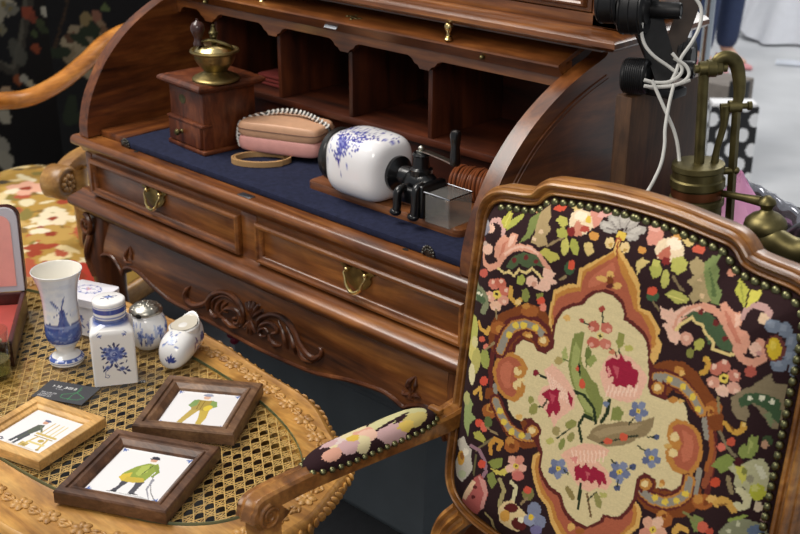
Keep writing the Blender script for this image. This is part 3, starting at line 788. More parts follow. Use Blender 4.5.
# gadrooned edge
for k in range(150):
    t = 2*PI*(k+.5)/150
    # even spacing along the curve
    xo, yo = outer(OA+.004+scal(t), OB+.004+scal(t), t); x2, y2 = outer(OA+.004, OB+.004, t+.01); a = math.atan2(y2-yo, x2-xo)
    ball(bm, (xo, yo, TZ-.009), .0085, .0035, .0068, 8, 6, M=RZ(a+.0) @ Matrix.Rotation(.5, 4, 'Y'))
mesh('rim', bm, TW, tab)
bm = NB(); rg = random.Random(5)      # flower sprays carved along the rim
def arc_pts(n, a, b):
    P = [sup(a, b, 2*PI*k/2000) for k in range(2000)]; S_ = [0]
    for i in range(2000): S_.append(S_[-1]+math.hypot(P[(i+1) % 2000][0]-P[i][0], P[(i+1) % 2000][1]-P[i][1]))
    out = []; j = 0
    for k in range(n):
        w = S_[-1]*k/n
        while S_[j+1] < w: j += 1
        q = P[(j+6) % 2000]; out.append((P[j][0], P[j][1], math.atan2(q[1]-P[j][1], q[0]-P[j][0])))
    return out
for k, (x, y, a) in enumerate(arc_pts(46, (OA+IA)/2+.003, (OB+IB)/2+.003)):
    y += (OCY-TCY)*.5
    z = TZ+.0017; r = .0150
    for j in range(6):
        b = a+2*PI*j/6; ball(bm, (x+r*.55*math.cos(b), y+r*.55*math.sin(b), z), r*.5, r*.36, .0042, 8, 5, M=RZ(b))
    ball(bm, (x, y, z+.001), .0034, .0034, .004, 8, 6)
    for s in (-1, 1):
        for q, (da, db) in enumerate(((.021, .004), (.024, -.005), (.032, 0))):
            px, py = x+s*da*math.cos(a)-db*math.sin(a), y+s*da*math.sin(a)+db*math.cos(a)
            ball(bm, (px, py, z), .0075, .003, .003, 8, 5, M=RZ(a+(.5 if q == 0 else -.5 if q == 1 else 0)*s))
mesh('carved_flowers', bm, TWD, tab)
# cane panel
bm = NB()
def inside(x, y): return abs((x-TCX)/(IA+.006))**2.5+abs((y-TCY)/(IB+.006))**2.5 <= 1
def strand(p, d, w, z):
    p = V(p); d = V(d).normalized(); k = np.arange(-700, 701)*.001
    ok = k[inside(p.x+d.x*k, p.y+d.y*k)]
    if len(ok) < 6: return
    a, b = p+d*float(ok[0]), p+d*float(ok[-1]); s = V((-d.y, d.x))*w/2
    R = []
    for q in (a, b):
        R.append([V((q.x+s.x, q.y+s.y, z)), V((q.x+s.x*.6, q.y+s.y*.6, z+.0007)), V((q.x-s.x*.6, q.y-s.y*.6, z+.0007)), V((q.x-s.x, q.y-s.y, z))])
    loft(bm, R)
P1, P2, WA = .0173, .0240, math.radians(18)
e1 = V((math.cos(WA), math.sin(WA))); e2 = V((-e1.y, e1.x)); O2 = V((TCX, TCY))
for k in range(-40, 41):
    for s in (-.0017, .0017): strand(O2+e1*(k*P1+s), e2, .0016, TZ-.0030)
for k in range(-26, 27):
    for s in (-.0019, .0019): strand(O2+e2*(k*P2+s), e1, .0016, TZ-.0024)
d1, d2 = e1*P1+e2*P2, e1*P1-e2*P2
for k in range(-66, 67):
    strand(O2+e1*((k+.5)*P1), d1, .0019, TZ-.0018); strand(O2+e1*((k+.5)*P1), d2, .0019, TZ-.0012)
mesh('cane_panel', bm, CANE, tab, smooth=False)
# carved medallion let into the cane
bm = NB(); mc = at_z(30, 388, TZ); mc = V((mc.x-.035, mc.y+.0, TZ-.0085))
prism_z(bm, [(mc.x+(.078+.010*math.cos(8*t))*math.cos(t), mc.y+(.078+.010*math.cos(8*t))*math.sin(t)) for t in [2*PI*k/80 for k in range(80)]], mc.z-.003, mc.z+.0028)
for ring, r, n_, L, w in ((0, .060, 12, .024, .0125), (1, .036, 9, .021, .011), (2, .016, 6, .012, .008)):
    for k in range(n_):
        a = 2*PI*(k+.5*ring)/n_+.2*math.sin(k*3.1)
        ball(bm, (mc.x+r*math.cos(a), mc.y+r*math.sin(a), mc.z+.0015), L, w, .0062, 12, 7, M=RZ(a+.25*math.sin(k*1.7)))
        if ring == 0:
            for s in (-.3, .3): tube(bm, [V((mc.x+r_*math.cos(a+s*r_/.4), mc.y+r_*math.sin(a+s*r_/.4), mc.z+.0055)) for r_ in (.05, .062, .074, .082)], [.0012, .0022, .002, .0006], 6)
ball(bm, (mc.x, mc.y, mc.z+.001), .007, .007, .0035)
mesh('carved_medallion', bm, TWD, tab)
# glass
GZ = TZ+.006
GLASS = clear('table glass', '#f3f7f4', .01)
bm = NB(); prism_z(bm, [sup(IA+.003, IB+.003, t) for t in TT], TZ+.0, GZ)
mesh('glass_top', bm, GLASS, tab, ang=30)
bm = NB(); rings = []
for t in TT:
    a = [sup(IA+.003+q, IB+.003+q, t) for q in (.0001, .0007)]
    rings.append([V((*a[0], TZ+.0002)), V((*a[1], TZ+.0002)), V((*a[1], GZ-.0002)), V((*a[0], GZ-.0002))])
loft(bm, rings, loop=True); mesh('glass_edge', bm, plain('green glass edge', '#6f7a5e', .1, coat=.5), tab)
bm = NB()
prism_z(bm, [sup(IA-.01, IB-.01, t) for t in TT], TZ-.085, TZ-.08)
mesh('under_shelf', bm, plain('dark stained board', '#2b1c12', .7), tab)
bm = NB(); rings = []
for t in TT:
    xi, yi = sup(IA-.012, IB-.012, t); xo, yo = sup(IA+.006, IB+.006, t)
    rings.append([V((xi, yi, TZ-.022)), V((xo, yo, TZ-.022)), V((xo, yo, TZ-.085)), V((xi, yi, TZ-.085))])
loft(bm, rings, loop=True); mesh('apron', bm, TW, tab)
for sx in (-1, 1):
    for sy in (-1, 1):
        bm = NB(); rings = []
        for t, dx, h in ((0, 0, .024), (.15, .010, .026), (.4, .004, .017), (.75, -.006, .011), (.93, .006, .012), (1, .014, .014)):
            c = V((TCX+sx*(.37+dx), TCY+sy*(.135+dx*.6), (TZ-.085)*(1-t))); rings.append([c+V((h*math.cos(a), h*math.sin(a), 0)) for a in [2*PI*k/14 for k in range(14)]])
        loft(bm, rings); mesh('leg', bm, TW, tab)

# ------------------------------------------------------------------ Delft vase
BL, BM_, BP = '#2c3f86', '#5f74ae', '#b7c1da'
WC = '#e9e9e8'
def ang_cam(c):      # horizontal direction from c towards the camera
    return math.atan2(CAM[1]-c.y, CAM[0]-c.x)
vc = at_z(67.2, 360, GZ); vc = V((vc.x, vc.y, GZ))
vase = thing('windmill_vase', 'tall flared white and blue vase painted with a windmill', 'vase', vc)
vp_ = [(0, .001), (.025, .0), (.0275, .002), (.0285, .006), (.027, .009), (.022, .0125), (.0165, .017), (.0155, .022), (.0185, .029), (.0245, .037), (.0285, .046), (.0295, .058), (.0285, .075), (.0278, .095), (.0285, .115), (.0315, .135), (.0365, .152), (.0400, .161), (.0405, .1625), (.0395, .163), (.038, .160), (.034, .148), (.029, .13), (.026, .11), (.025, .05), (.01, .035), (0, .034)]
vpc = catmull([(a, b, 0) for a, b in vp_], 6)
bm = NB(); lathe(bm, [(p[0], p[1]) for p in vpc], vc, 144)
vb = mesh('body', bm, attr_mat('vase glaze', .14, .7), vase)
cv = Cv(-PI, 0, PI, .17, .0022, WC); cv = Cv(-1.6, 0, 1.6, .17, .004, WC)
class CvP(Cv): pass
cv = Cv(-110, 0, 110, 165, .5, WC)      # x: degrees/1 around (0 faces the viewer), y: tenths of mm *10 -> mm
cv.poly([(-110, 100), (110, 100), (110, 158), (-110, 158)], '#dfe3ea')
for k in range(60):
    x, y = rs.uniform(-110, 110), rs.uniform(85, 155); cv.ell(x, y, rs.uniform(6, 20), rs.uniform(1.5, 5), rs.uniform(-.3, .3), rs.choice(['#cdd4e2', '#d6dbe6', '#e6e8ec']), .6)
cv.poly([(-110, 41), (110, 41), (110, 74), (-110, 74)], '#4c62a4')
for k in range(120):
    x, y = rs.uniform(-110, 110), rs.uniform(42, 73); cv.ell(x, y, rs.uniform(3, 14), rs.uniform(.6, 2.2), rs.uniform(-.2, .2), rs.choice([BL, BM_, '#3c5198', '#8797c4']), .8)
cv.poly([(-110, 70), (110, 70), (110, 74), (-110, 74)], '#8797c4')
cv.poly([(-110, 74), (-60, 74), (-38, 79), (-22, 76), (-10, 77), (-5, 74)], BL, .9); cv.poly([(20, 74), (40, 78), (60, 76), (110, 74)], BL, .9)
cv.poly([(-16, 74), (19, 74), (14, 84), (9, 98), (-5, 98), (-10, 84)], '#34488f'); cv.poly([(-6, 97), (10, 97), (8, 103), (2, 106), (-4, 103)], BL)
cv.poly([(0, 84), (9, 98), (14, 84), (19, 74), (6, 74)], BM_, .6)
for dx, dy in ((-24, 20), (13, 27)): cv.line([(0, 101), (dx, 101+dy)], 2.0, BL); cv.poly([(dx*.3, 101+dy*.3), (dx, 101+dy), (dx-5, 101+dy-4), (dx*.3-5, 101+dy*.3-3)], BM_, .8)
for dx, dy in ((-26, -11), (24, -9)): cv.line([(0, 101), (dx, 101+dy)], 1.6, BM_)
cv.poly([(-110, 36), (110, 36), (110, 41), (-110, 41)], '#cfd6e6'); cv.poly([(-110, 3.5), (110, 3.5), (110, 5.0), (-110, 5.0)], BM_)
cv.poly([(-110, 7), (110, 7), (110, 11.5), (-110, 11.5)], '#4a60a5')
for k in range(30): cv.ell(rs.uniform(-110, 110), 9, 2, 1.6, 0, '#cdd4e6')
co = vert_co(vb); a0 = ang_cam(vc)
dx, dy = co[:, 0]-vc.x, co[:, 1]-vc.y; th = np.degrees(np.angle(np.exp(1j*(np.arctan2(dy, dx)-a0))))
colr = cv.at(th*.85*-1*-1, (co[:, 2]-GZ)*1000)
rad = np.hypot(dx, dy)
inn = np.zeros(len(co), bool); nprof = len(vpc); idx = np.arange(len(co))//144; inn = idx > np.argmax([p[1] for p in vpc])
colr[inn] = S('#eeeadf'); colr[np.abs(idx-np.argmax([p[1] for p in vpc])) < 1] = S('#8f9cc4'); paint_verts(vb, colr)

# ------------------------------------------------------------------ tea caddy
cl_, cr_ = at_z(93.5, 386, GZ), at_z(140.2, 384.5, GZ)
ca = math.atan2(cr_.y-cl_.y, cr_.x-cl_.x); cw = (cr_-cl_).length; cmid = (cl_+cr_)/2
ca += math.radians(10); cw *= .93
cc_ = V((cmid.x-math.sin(ca)*cw/2, cmid.y+math.cos(ca)*cw/2, GZ)); print('caddy', cw, math.degrees(ca))
cad = thing('tea_caddy', 'square white and blue lidded tea caddy painted with a flower, beside the vase', 'tea caddy', cc_)
CM = Matrix.Translation(cc_) @ RZ(ca)
h = cw/2
rings = []
def rs4(hs, z, r, n=10):
    out = []
    for cx, cy, a0 in ((1, -1, -90), (1, 1, 0), (-1, 1, 90), (-1, -1, 180)):
        for k in range(n+1):
            a = math.radians(a0+90*k/n); out.append(CM @ V((cx*(hs-r)+r*math.cos(a), cy*(hs-r)+r*math.sin(a), z*.95)))
    res = []      # subdivide the straight sides so that paint has vertices
    m = len(out)
    for i in range(m):
        res.append(out[i]); q = out[(i+1) % m]
        if i % (n+1) == n:
            for s in range(1, 60): res.append(out[i].lerp(q, s/60))
    return res
HS = .95
for k in range(81): rings.append(rs4(h, .0005+.0925*k/80, .004))
for hs, z, r in ((h*.985, .096, .006), (h*.94, .0995, .010), (h*.86, .1035, .014), (h*.76, .1065, h*.70), (h*.73, .108, h*.725), (h*.73, .110, h*.725)): rings.append(rs4(hs, z, r))
bm = NB(); loft(bm, rings); cb = mesh('body', bm, attr_mat('caddy glaze', .15, .6), cad)
def delft_flower(cv, x, y, s):
    for k in range(7):
        a = 2*PI*k/7+.3; cv.ell(x+1.05*s*math.cos(a), y+.85*s*math.sin(a), .55*s, .5*s, a, '#8d9ccb'); cv.ell(x+1.15*s*math.cos(a), y+.95*s*math.sin(a), .28*s, .3*s, a, '#46579e')
    cv.ell(x, y, .95*s, .8*s, 0, '#5a70b4'); cv.ell(x-.1*s, y+.05*s, .62*s, .5*s, 0, '#98a7d4'); cv.ell(x+.05*s, y-.05*s, .42*s, .34*s, 0, '#3f529c'); cv.ell(x, y, .2*s, .16*s, 0, '#a9b5da')
def leaf(cv, x, y, L, a, col='#2a3568'):
    cv.ell(x, y, L, L*.4, a, col)
def caddy_paint():
    cv = Cv(-30, 0, 30, 120, .3, '#eceae8')
    delft_flower(cv, 1, 58, 10.5)
    for x, y, L, a in ((2, 75, 5, 1.6), (-5, 73, 4, 2.3), (8, 73, 4, .8), (-16, 63, 4.5, 3), (-17, 52, 4, .4), (18, 52, 4.5, -.3), (17, 62, 4, .5), (-19, 71, 3.5, 2.2), (-12, 44, 4, .6), (-5, 38, 5, 1.1), (2, 36, 5, 2), (12, 40, 4, .3), (20, 43, 3, 1.2)): leaf(cv, x, y, L, a)
    for x, y, r in ((-13, 68, 4.5), (15, 66, 4), (-18, 57, 3.4), (19, 57, 3.4), (-12, 34, 4.5), (-4, 44, 4), (12, 30, 5)): cv.ell(x, y, r, r*.8, .4, '#7f90c4'); cv.ell(x, y, r*.5, r*.4, .4, '#42549c')
    cv.line([(-2, 47), (-8, 34), (-16, 26), (-17, 17), (-12, 15), (-10, 19), (-13, 21)], 1.2, '#39468a'); cv.line([(2, 46), (6, 34), (14, 28), (24, 27)], 1.2, '#39468a')
    for x, y, L, a in ((-17, 30, 4, .8), (-19, 36, 3.5, 1.7), (6, 28, 4, 2.6), (20, 31, 4, .8), (22, 25, 4, -.4), (15, 22, 4, -.9)): leaf(cv, x, y, L, a)
    for s in (-1, 1):
        cv.line([(s*24, 97), (s*18, 90)], 1.6, '#3f4f94'); leaf(cv, s*21, 93, 3.5, .9*s+1.4, '#3f4f94'); leaf(cv, s*19, 93, 2.5, 0, '#5a6bb0')
    return cv
cvc = caddy_paint()
co = vert_co(cb); loc = (np.array(CM.inverted().to_3x3()) @ (co-np.array(cc_)).T).T
front = loc[:, 1] < -h+.012
side = (loc[:, 0] > h-.006) & ~front
U = np.where(side, (loc[:, 1])*1000, loc[:, 0]*1000)
colr = cvc.at(U/.93, loc[:, 2]*1000/.95); colr[~(front | side)] = S('#eceae8')
top = loc[:, 2] > .1055*.95; colr[top] = S('#53659f'); paint_verts(cb, colr)
LID = [(h*.70, .110), (h*.70, .114), (h*.735, .1145), (h*.76, .1165)]+[(h*.76, .1165+.0235*k/16) for k in range(1, 17)]+[(h*.745, .1425), (h*.70, .1440)]+[(h*.70*(1-k/20), .1440+.0018*math.sin(PI/2*k/20)) for k in range(1, 20)]+[(0, .1458)]
LID = [(a, b*.95) for a, b in LID]
bm = NB(); lathe(bm, LID, cc_, 110); cl2 = mesh('lid', bm, attr_mat('lid glaze', .15, .6), cad)
co = vert_co(cl2); zz = (co[:, 2]-GZ)*1000/.95; colr = np.tile(np.array(S('#eceae8')), (len(co), 1))
colr[(zz > 117) & (zz < 120)] = S('#8491c0'); colr[(zz > 124.5) & (zz < 133)] = S('#3f4f9a'); colr[(zz > 134.5) & (zz < 136)] = S('#6f7db6'); colr[zz < 114.3] = S('#6c7bb2')
tc_ = Cv(-25, -25, 25, 25, .3, '#eceae8')
delft_flower(tc_, 0, 2, 3.6)
for k in range(6): leaf(tc_, 7.5*math.cos(k*1.05+.4), 1+6*math.sin(k*1.05+.4), 2.8, k*1.05+.9)
tc_.line([(-11, -3), (-5, 0)], 1.4, '#3f4f94'); tc_.line([(11, 3), (5, 1)], 1.4, '#3f4f94'); leaf(tc_, -11, -2, 2.5, .6); leaf(tc_, 12, 4, 2.5, .6)
loc = (np.array(CM.inverted().to_3x3()) @ (co-np.array(cc_)).T).T
tm = zz > 144.2; colr[tm] = tc_.at(loc[tm, 0]*1000, loc[tm, 1]*1000); paint_verts(cl2, colr)

# ------------------------------------------------------------------ small white lidded box behind
bl, br = at_z(80, 346, GZ), at_z(108, 321, GZ)
bxc = at_z(92, 327, GZ)
BMx = Matrix.Translation(V((bxc.x-.0, bxc.y+.0, GZ))) @ RZ(math.radians(20))
bxo = thing('trinket_box', 'low white porcelain box with blue flowers behind the tea caddy', 'box', BMx.translation)
def dense_box(hx, hy, z0, z1, r, n, nz):
    rings = []
    def rr(sx, sy, z, r):
        out = []
        for cx, cy, a0 in ((1, -1, -90), (1, 1, 0), (-1, 1, 90), (-1, -1, 180)):
            for k in range(5):
                a = math.radians(a0+90*k/4); out.append(V((cx*(sx-r)+r*math.cos(a), cy*(sy-r)+r*math.sin(a), z)))
        res = []; m = len(out)
        for i in range(m):
            res.append(out[i]); q = out[(i+1) % m]
            if i % 5 == 4:
                for s in range(1, n): res.append(out[i].lerp(q, s/n))
        return res
    for k in range(nz+1): rings.append(rr(hx, hy, z0+(z1-z0)*k/nz, r))
    for k in range(1, 24): f = 1-k/24; rings.append(rr(max(hx*f, .001), max(hy*f, .001), z1+.004*(1-f*f), max(r*f, .0004)))
    return rings
bm = NB(); loft(bm, [[BMx @ p for p in r] for r in dense_box(.040, .033, .0005, .0545, .006, 40, 36)]); b1 = mesh('body', bm, attr_mat('box glaze', .2, .5), bxo)
bm = NB(); loft(bm, [[BMx @ p for p in r] for r in dense_box(.0425, .0355, .056, .070, .007, 40, 10)]); b2 = mesh('lid', bm, attr_mat('box lid glaze', .2, .5), bxo)
Mi = np.array(BMx.inverted().to_3x3())
co = (Mi @ (vert_co(b1)-np.array(BMx.translation)).T).T
cvb = Cv(-36, 0, 36, 56, .4, '#e8e6ea')
for x, y in ((-22, 18), (4, 24), (24, 14)):
    cvb.flower(x, y+8, 7, ['#7f8cc0', '#5a69aa', '#95a0cd'], 6, '#3c4a92')
    cvb.line([(x, y+2), (x+1, 4)], 1.2, '#5a69a8'); leaf(cvb, x-4, y-4, 5, .7, '#6d7bb4'); leaf(cvb, x+5, y-6, 5, 2.3, '#5060a4')
U = np.where(co[:, 1] < -.029, co[:, 0], co[:, 1])*1000
colr = cvb.at(U, co[:, 2]*1000); paint_verts(b1, colr)
co = (Mi @ (vert_co(b2)-np.array(BMx.translation)).T).T
cvl = Cv(-40, -40, 40, 40, .4, '#e8e6ec')
cvl.ell(2, 0, 24, 17, .1, '#8f95c4'); cvl.ell(2, 0, 22, 15, .1, '#e8e6ec'); cvl.ell(2, 0, 18, 11.5, .1, '#b3b4d2'); cvl.ell(2, 0, 17, 10.5, .1, '#efeaf0')
for k in range(10): cvl.ell(2+23*math.cos(k*.63), 16*math.sin(k*.63), 3, 2, k, '#6a73b2')
cvl.flower(2, 0, 6, ['#cf9ac0', '#a6a9d0'], 5, '#d7c070'); cvl.ell(-7, -3, 4, 1.6, .5, '#8aa0b4'); cvl.ell(11, 3, 4, 1.6, .5, '#8aa0b4')
colr = cvl.at(co[:, 0]*1000, co[:, 1]*1000); colr[co[:, 2] < .068] = S('#e2e0e4'); paint_verts(b2, colr)

# ------------------------------------------------------------------ round pot with silver lid
pc_ = at_z(147, 346, GZ); pc_ = V((pc_.x, pc_.y+.004, GZ))
pot = thing('sugar_pot', 'round white and blue pot with a tarnished silver lid behind the tea caddy', 'pot', pc_)
bm = NB(); pp = catmull([(0, .0005, 0), (.018, .0005, 0), (.022, .003, 0), (.029, .012, 0), (.0335, .027, 0), (.033, .042, 0), (.029, .055, 0), (.0245, .062, 0), (.024, .066, 0), (.0, .066, 0)], 7)
lathe(bm, [(p[0], p[1]) for p in pp], pc_, 120); po = mesh('body', bm, attr_mat('pot glaze', .15, .6), pot)
cvp = Cv(-180, 0, 180, 70, .6, '#e6e6e6')
for k in range(16):
    x = -180+22.5*k; cvp.ell(x, 30+8*math.sin(k*2.3), 4.5, 13, .35*math.sin(k*1.7), BP if k % 2 else '#95a3cb')
for k in range(60): leaf(cvp, rs.uniform(-180, 180), rs.uniform(10, 55), rs.uniform(3, 7), rs.uniform(.6, 2.4), rs.choice([BL, BM_, '#8d9ccb']))
for k in range(12): cvp.flower(-180+30*k+8, 34+7*math.sin(k*1.9), 9, ['#6d80b8', '#8d9ccb'], 5, '#34458f')
co = vert_co(po); th = np.degrees(np.angle(np.exp(1j*(np.arctan2(co[:, 1]-pc_.y, co[:, 0]-pc_.x)-ang_cam(pc_)))))
paint_verts(po, cvp.at(th, (co[:, 2]-GZ)*1000))
bm = NB(); lathe(bm, [(.024, .064), (.0275, .0645), (.028, .067), (.027, .070), (.022, .0745), (.015, .078), (.008, .080), (0, .0805)], pc_, 40)
for k in range(26):
    a = rs.uniform(0, 6.28); r = rs.uniform(.004, .024); z = .0805-.0105*(r/.026)**2
    ball(bm, (pc_.x+r*math.cos(a), pc_.y+r*math.sin(a), GZ+z-.0008), .0042, .0028, .002, 8, 5, M=RZ(a*3))
mesh('silver_lid', bm, plain('tarnished silver', '#a3a096', .34, 1, noise=.45, nscale=90), pot)
bm = NB(); ball(bm, (pc_.x+math.cos(ang_cam(pc_)-.5)*.0265, pc_.y+math.sin(ang_cam(pc_)-.5)*.0265, GZ+.066), .006, .003, .0042, 10, 6, M=RZ(ang_cam(pc_)-.5+PI/2)); mesh('spoon_notch', bm, DARK, pot)

# ------------------------------------------------------------------ porcelain clog
k0 = at_z(180, 362, GZ)
# toe towards the viewer, heel away to the right/back
kdir = V((at_z(203, 330, GZ)-at_z(172, 362, GZ))); kdir.z = 0; kdir.normalize()
kang = math.atan2(kdir.y, kdir.x)
KM = Matrix.Translation(V((k0.x-.002, k0.y-.002, GZ))) @ RZ(kang)
clog = thing('porcelain_clog', 'small white and blue porcelain clog next to the tile frames', 'clog', KM.translation)
rings = []; n = 72
sec = [(-.034, .004, .012, .016), (-.031, .014, .004, .030), (-.024, .0215, .001, .042), (-.012, .026, .0005, .050), (.002, .0275, .0005, .054), (.014, .027, .0005, .055), (.026, .0265, .0006, .056), (.040, .0255, .0008, .0555), (.054, .0235, .0012, .055), (.064, .019, .003, .054), (.070, .012, .008, .050)]
sc_ = catmull([tuple(s[:3])+() for s in sec], 5); sz = catmull([(s[3], 0, 0) for s in sec], 5)
for q, z1 in zip(sc_, sz):
    x, hw, z0 = q; zt = z1[0]; zc = (z0+zt)/2; hh = (zt-z0)/2
    rings.append([KM @ V((x, hw*math.copysign(abs(math.cos(t))**.85, math.cos(t)), zc+hh*math.copysign(abs(math.sin(t))**.85, math.sin(t)))) for t in [2*PI*k/n for k in range(n)]])
bm = NB(); loft(bm, rings); cg = mesh('body', bm, attr_mat('clog glaze', .15, .7), clog)
# foot opening: raised rim and hollow
bm = NB(); rim = []
for k in range(40):
    t = 2*PI*k/40; x = .036+.030*math.cos(t); y = .0205*math.sin(t)*(1-.18*math.cos(t))
    rim.append((x, y, .0535+.007*(max(0, math.cos(t))**1.5)+.002*math.cos(3*t)))
Rr = []
for k in range(40):
    x, y, z = rim[k]; cx = .036
    ox, oy = cx+(x-cx)*1.12, y*1.16
    Rr.append([KM @ V((ox, oy, z-.012)), KM @ V((ox, oy, z-.002)), KM @ V(((x+ox)/2, (y+oy)/2, z)), KM @ V((x, y, z-.001)), KM @ V((cx+(x-cx)*.9, y*.9, z-.006))])
loft(bm, Rr, loop=True); mesh('opening_rim', bm, plain('white glaze', '#e8e6e2', .15, coat=.6), cg)
bm = NB(); bm2 = [KM @ V((.036+(x-.036)*.97, y*.97, .0552+.002*max(0, (x-.036)/.03))) for x, y, z in rim]
vs = [bm.verts.new(p) for p in bm2]; ctr = bm.verts.new(KM @ V((.036, 0, .0557)))
for i in range(40): bm.faces.new((vs[i], vs[(i+1) % 40], ctr))
mesh('hollow', bm, plain('cream glaze inside', '#c9c2b2', .3), cg)
Mi = np.array(KM.inverted().to_3x3()); co = (Mi @ (vert_co(cg)-np.array(KM.translation)).T).T
ck = Cv(-90, -40, 90, 80, .5, '#e6e5e4')
# front/toe painting: coords (lateral y, height z)
ct_ = Cv(-32, 0, 32, 64, .35, '#e6e5e4')
ct_.line([(-14, 40), (-6, 45), (4, 44), (12, 40), (17, 34)], 1.4, BM_); ct_.poly([(-5, 43), (4, 43), (3, 51), (-4, 51)], BM_); ct_.line([(-9, 53), (8, 47)], 1.2, BM_); ct_.line([(-7, 46), (6, 54)], 1.2, BM_); ct_.line([(-16, 36), (-8, 43)], 1.2, BP)
for a, L in ((1.57, 9), (1.0, 8), (2.1, 8), (.45, 7), (2.7, 7)): ct_.ell(4+L*.8*math.cos(a), 16+L*.8*math.sin(a), L*.75, 2.3, a, BL)
colr = ct_.at(-co[:, 1]*1000, co[:, 2]*1000)
sd = co[:, 0] > .004
cs_ = Cv(-10, 0, 80, 70, .4, '#e6e5e4')
for k in range(8): leaf(cs_, 12+8*k, 26+8*math.sin(k*2), 8, 1.1+.7*math.sin(k*1.3), rs.choice([BL, '#3c5198', '#7c6f9a']))
for x, y in ((24, 16), (44, 30), (58, 20)): cs_.flower(x, y, 8, ['#8a86b4', '#5f74ae'], 5, BL)
colr[sd] = cs_.at(co[sd, 0]*1000, co[sd, 2]*1000)
tp = (co[:, 2] > .0475) & sd; colr[tp] = S('#e8e6e2'); paint_verts(cg, colr)

# ------------------------------------------------------------------ framed tiles
def quad_fit(px, z):
    P = [at_z(a, b, z) for a, b in px]; c = sum(P, V((0, 0, 0)))/len(P)
    return P, c
def framed_tile(name, label, px, hz, wmat, fr, paint, inset, prof, sq=None):
    P, c = quad_fit(px, GZ+hz)
    # TL TR BR BL: average direction of the two rows
    u = ((P[1]-P[0])+(P[2]-P[3])); u.normalize(); v = V((u.y, -u.x, 0))
    if sq is None: sq = sum(((P[1]-P[0]).length, (P[2]-P[1]).length, (P[3]-P[2]).length, (P[0]-P[3]).length))/8
    a = math.atan2(u.y, u.x)
    M = Matrix.Translation(V((c.x, c.y, GZ))) @ RZ(a)
    print(name, 'half', sq, 'ang', math.degrees(a), c)
    t = thing(name, label, 'framed tile', M.translation, 'framed painted tiles on the cane table')
    bm = NB()
    corners = [V((-1, -1, 0)), V((1, -1, 0)), V((1, 1, 0)), V((-1, 1, 0))]
    R = []
    for k in corners: R.append([M @ V((k.x*(sq-a_), k.y*(sq-a_), b_)) for a_, b_ in prof])
    loft(bm, R, loop=True); mesh('frame', bm, wmat, t, ang=20)
    bm = NB(); hs = sq-inset+.004; N_ = 150
    zt = fr
    grid_sheet(bm, lambda i, j: M @ V((-hs+2*hs*i, hs-2*hs*j, zt)), N_, N_)
    fl = len(bm.faces)
    vs = [bm.verts.new(M @ V((x*hs, y*hs, zz))) for zz in (.002, zt-.0002) for x, y in ((-1, -1), (1, -1), (1, 1), (-1, 1))]
    for q in ((0, 1, 2, 3), (0, 1, 5, 4), (1, 2, 6, 5), (2, 3, 7, 6), (3, 0, 4, 7)): bm.faces.new([vs[i] for i in q])
    ti = mesh('painted_tile', bm, attr_mat(name+' tile glaze', .12, .5), t)
    co = (np.array(M.inverted().to_3x3()) @ (vert_co(ti)-np.array(M.translation)).T).T
    cv = Cv(0, 0, 1, 1, .005, '#e6e4e5'); paint(cv)
    paint_verts(ti, cv.at((co[:, 0]/hs+1)/2, (1-co[:, 1]/hs)/2))
    return t
def corners_blue(cv, s=.05):
    for x, y in ((.06, .06), (.94, .06), (.94, .94), (.06, .94)):
        for k in range(3):
            a = math.atan2(.5-y, .5-x)+(k-1)*.6; cv.ell(x+s*.6*math.cos(a), y+s*.6*math.sin(a), s*.6, s*.2, a, '#5c74b0')
        cv.ell(x, y, .016, .016, 0, '#3d5598')
SKN = '#c99a80'
def man_bend(cv):
    corners_blue(cv)
    cv.poly([(.28, .9), (.72, .9), (.95, .95), (.7, .93)], '#9a9a9a', .6)
    cv.line([(.66, .44), (.70, .62), (.80, .80), (.93, .95)], .012, '#777777'); cv.line([(.70, .56), (.72, .75), (.84, .93)], .035, '#8f8f98', .008)
    cv.poly([(.36, .64), (.47, .62), (.42, .78), (.40, .89), (.33, .89), (.37, .78)], '#45434a'); cv.poly([(.52, .62), (.63, .62), (.62, .76), (.62, .88), (.55, .88), (.55, .74)], '#4b4950')
    cv.poly([(.28, .91), (.41, .87), (.41, .905)], '#28262a'); cv.poly([(.54, .90), (.70, .88), (.62, .865)], '#28262a')
    cv.poly([(.30, .52), (.38, .36), (.50, .25), (.60, .24), (.66, .32), (.64, .46), (.62, .62), (.50, .68), (.36, .68), (.29, .62)], '#8c9c3c')
    cv.poly([(.31, .55), (.40, .48), (.42, .64), (.36, .68), (.29, .62)], '#d0b43c'); cv.poly([(.38, .58), (.58, .56), (.62, .63), (.50, .68), (.38, .68)], '#c2a93a')
    cv.poly([(.44, .34), (.52, .28), (.56, .44), (.50, .54), (.44, .50)], '#a9b552'); cv.line([(.60, .30), (.68, .40), (.66, .50)], .05, '#7f9038', .03); cv.line([(.56, .28), (.52, .50)], .012, '#4a5424')
    cv.ell(.52, .185, .042, .05, 0, SKN); cv.poly([(.45, .155), (.57, .14), (.58, .165), (.46, .175)], '#34323e'); cv.ell(.515, .13, .05, .024, 0, '#34323e'); cv.poly([(.48, .22), (.57, .22), (.59, .26), (.49, .26)], '#e6e2d8')
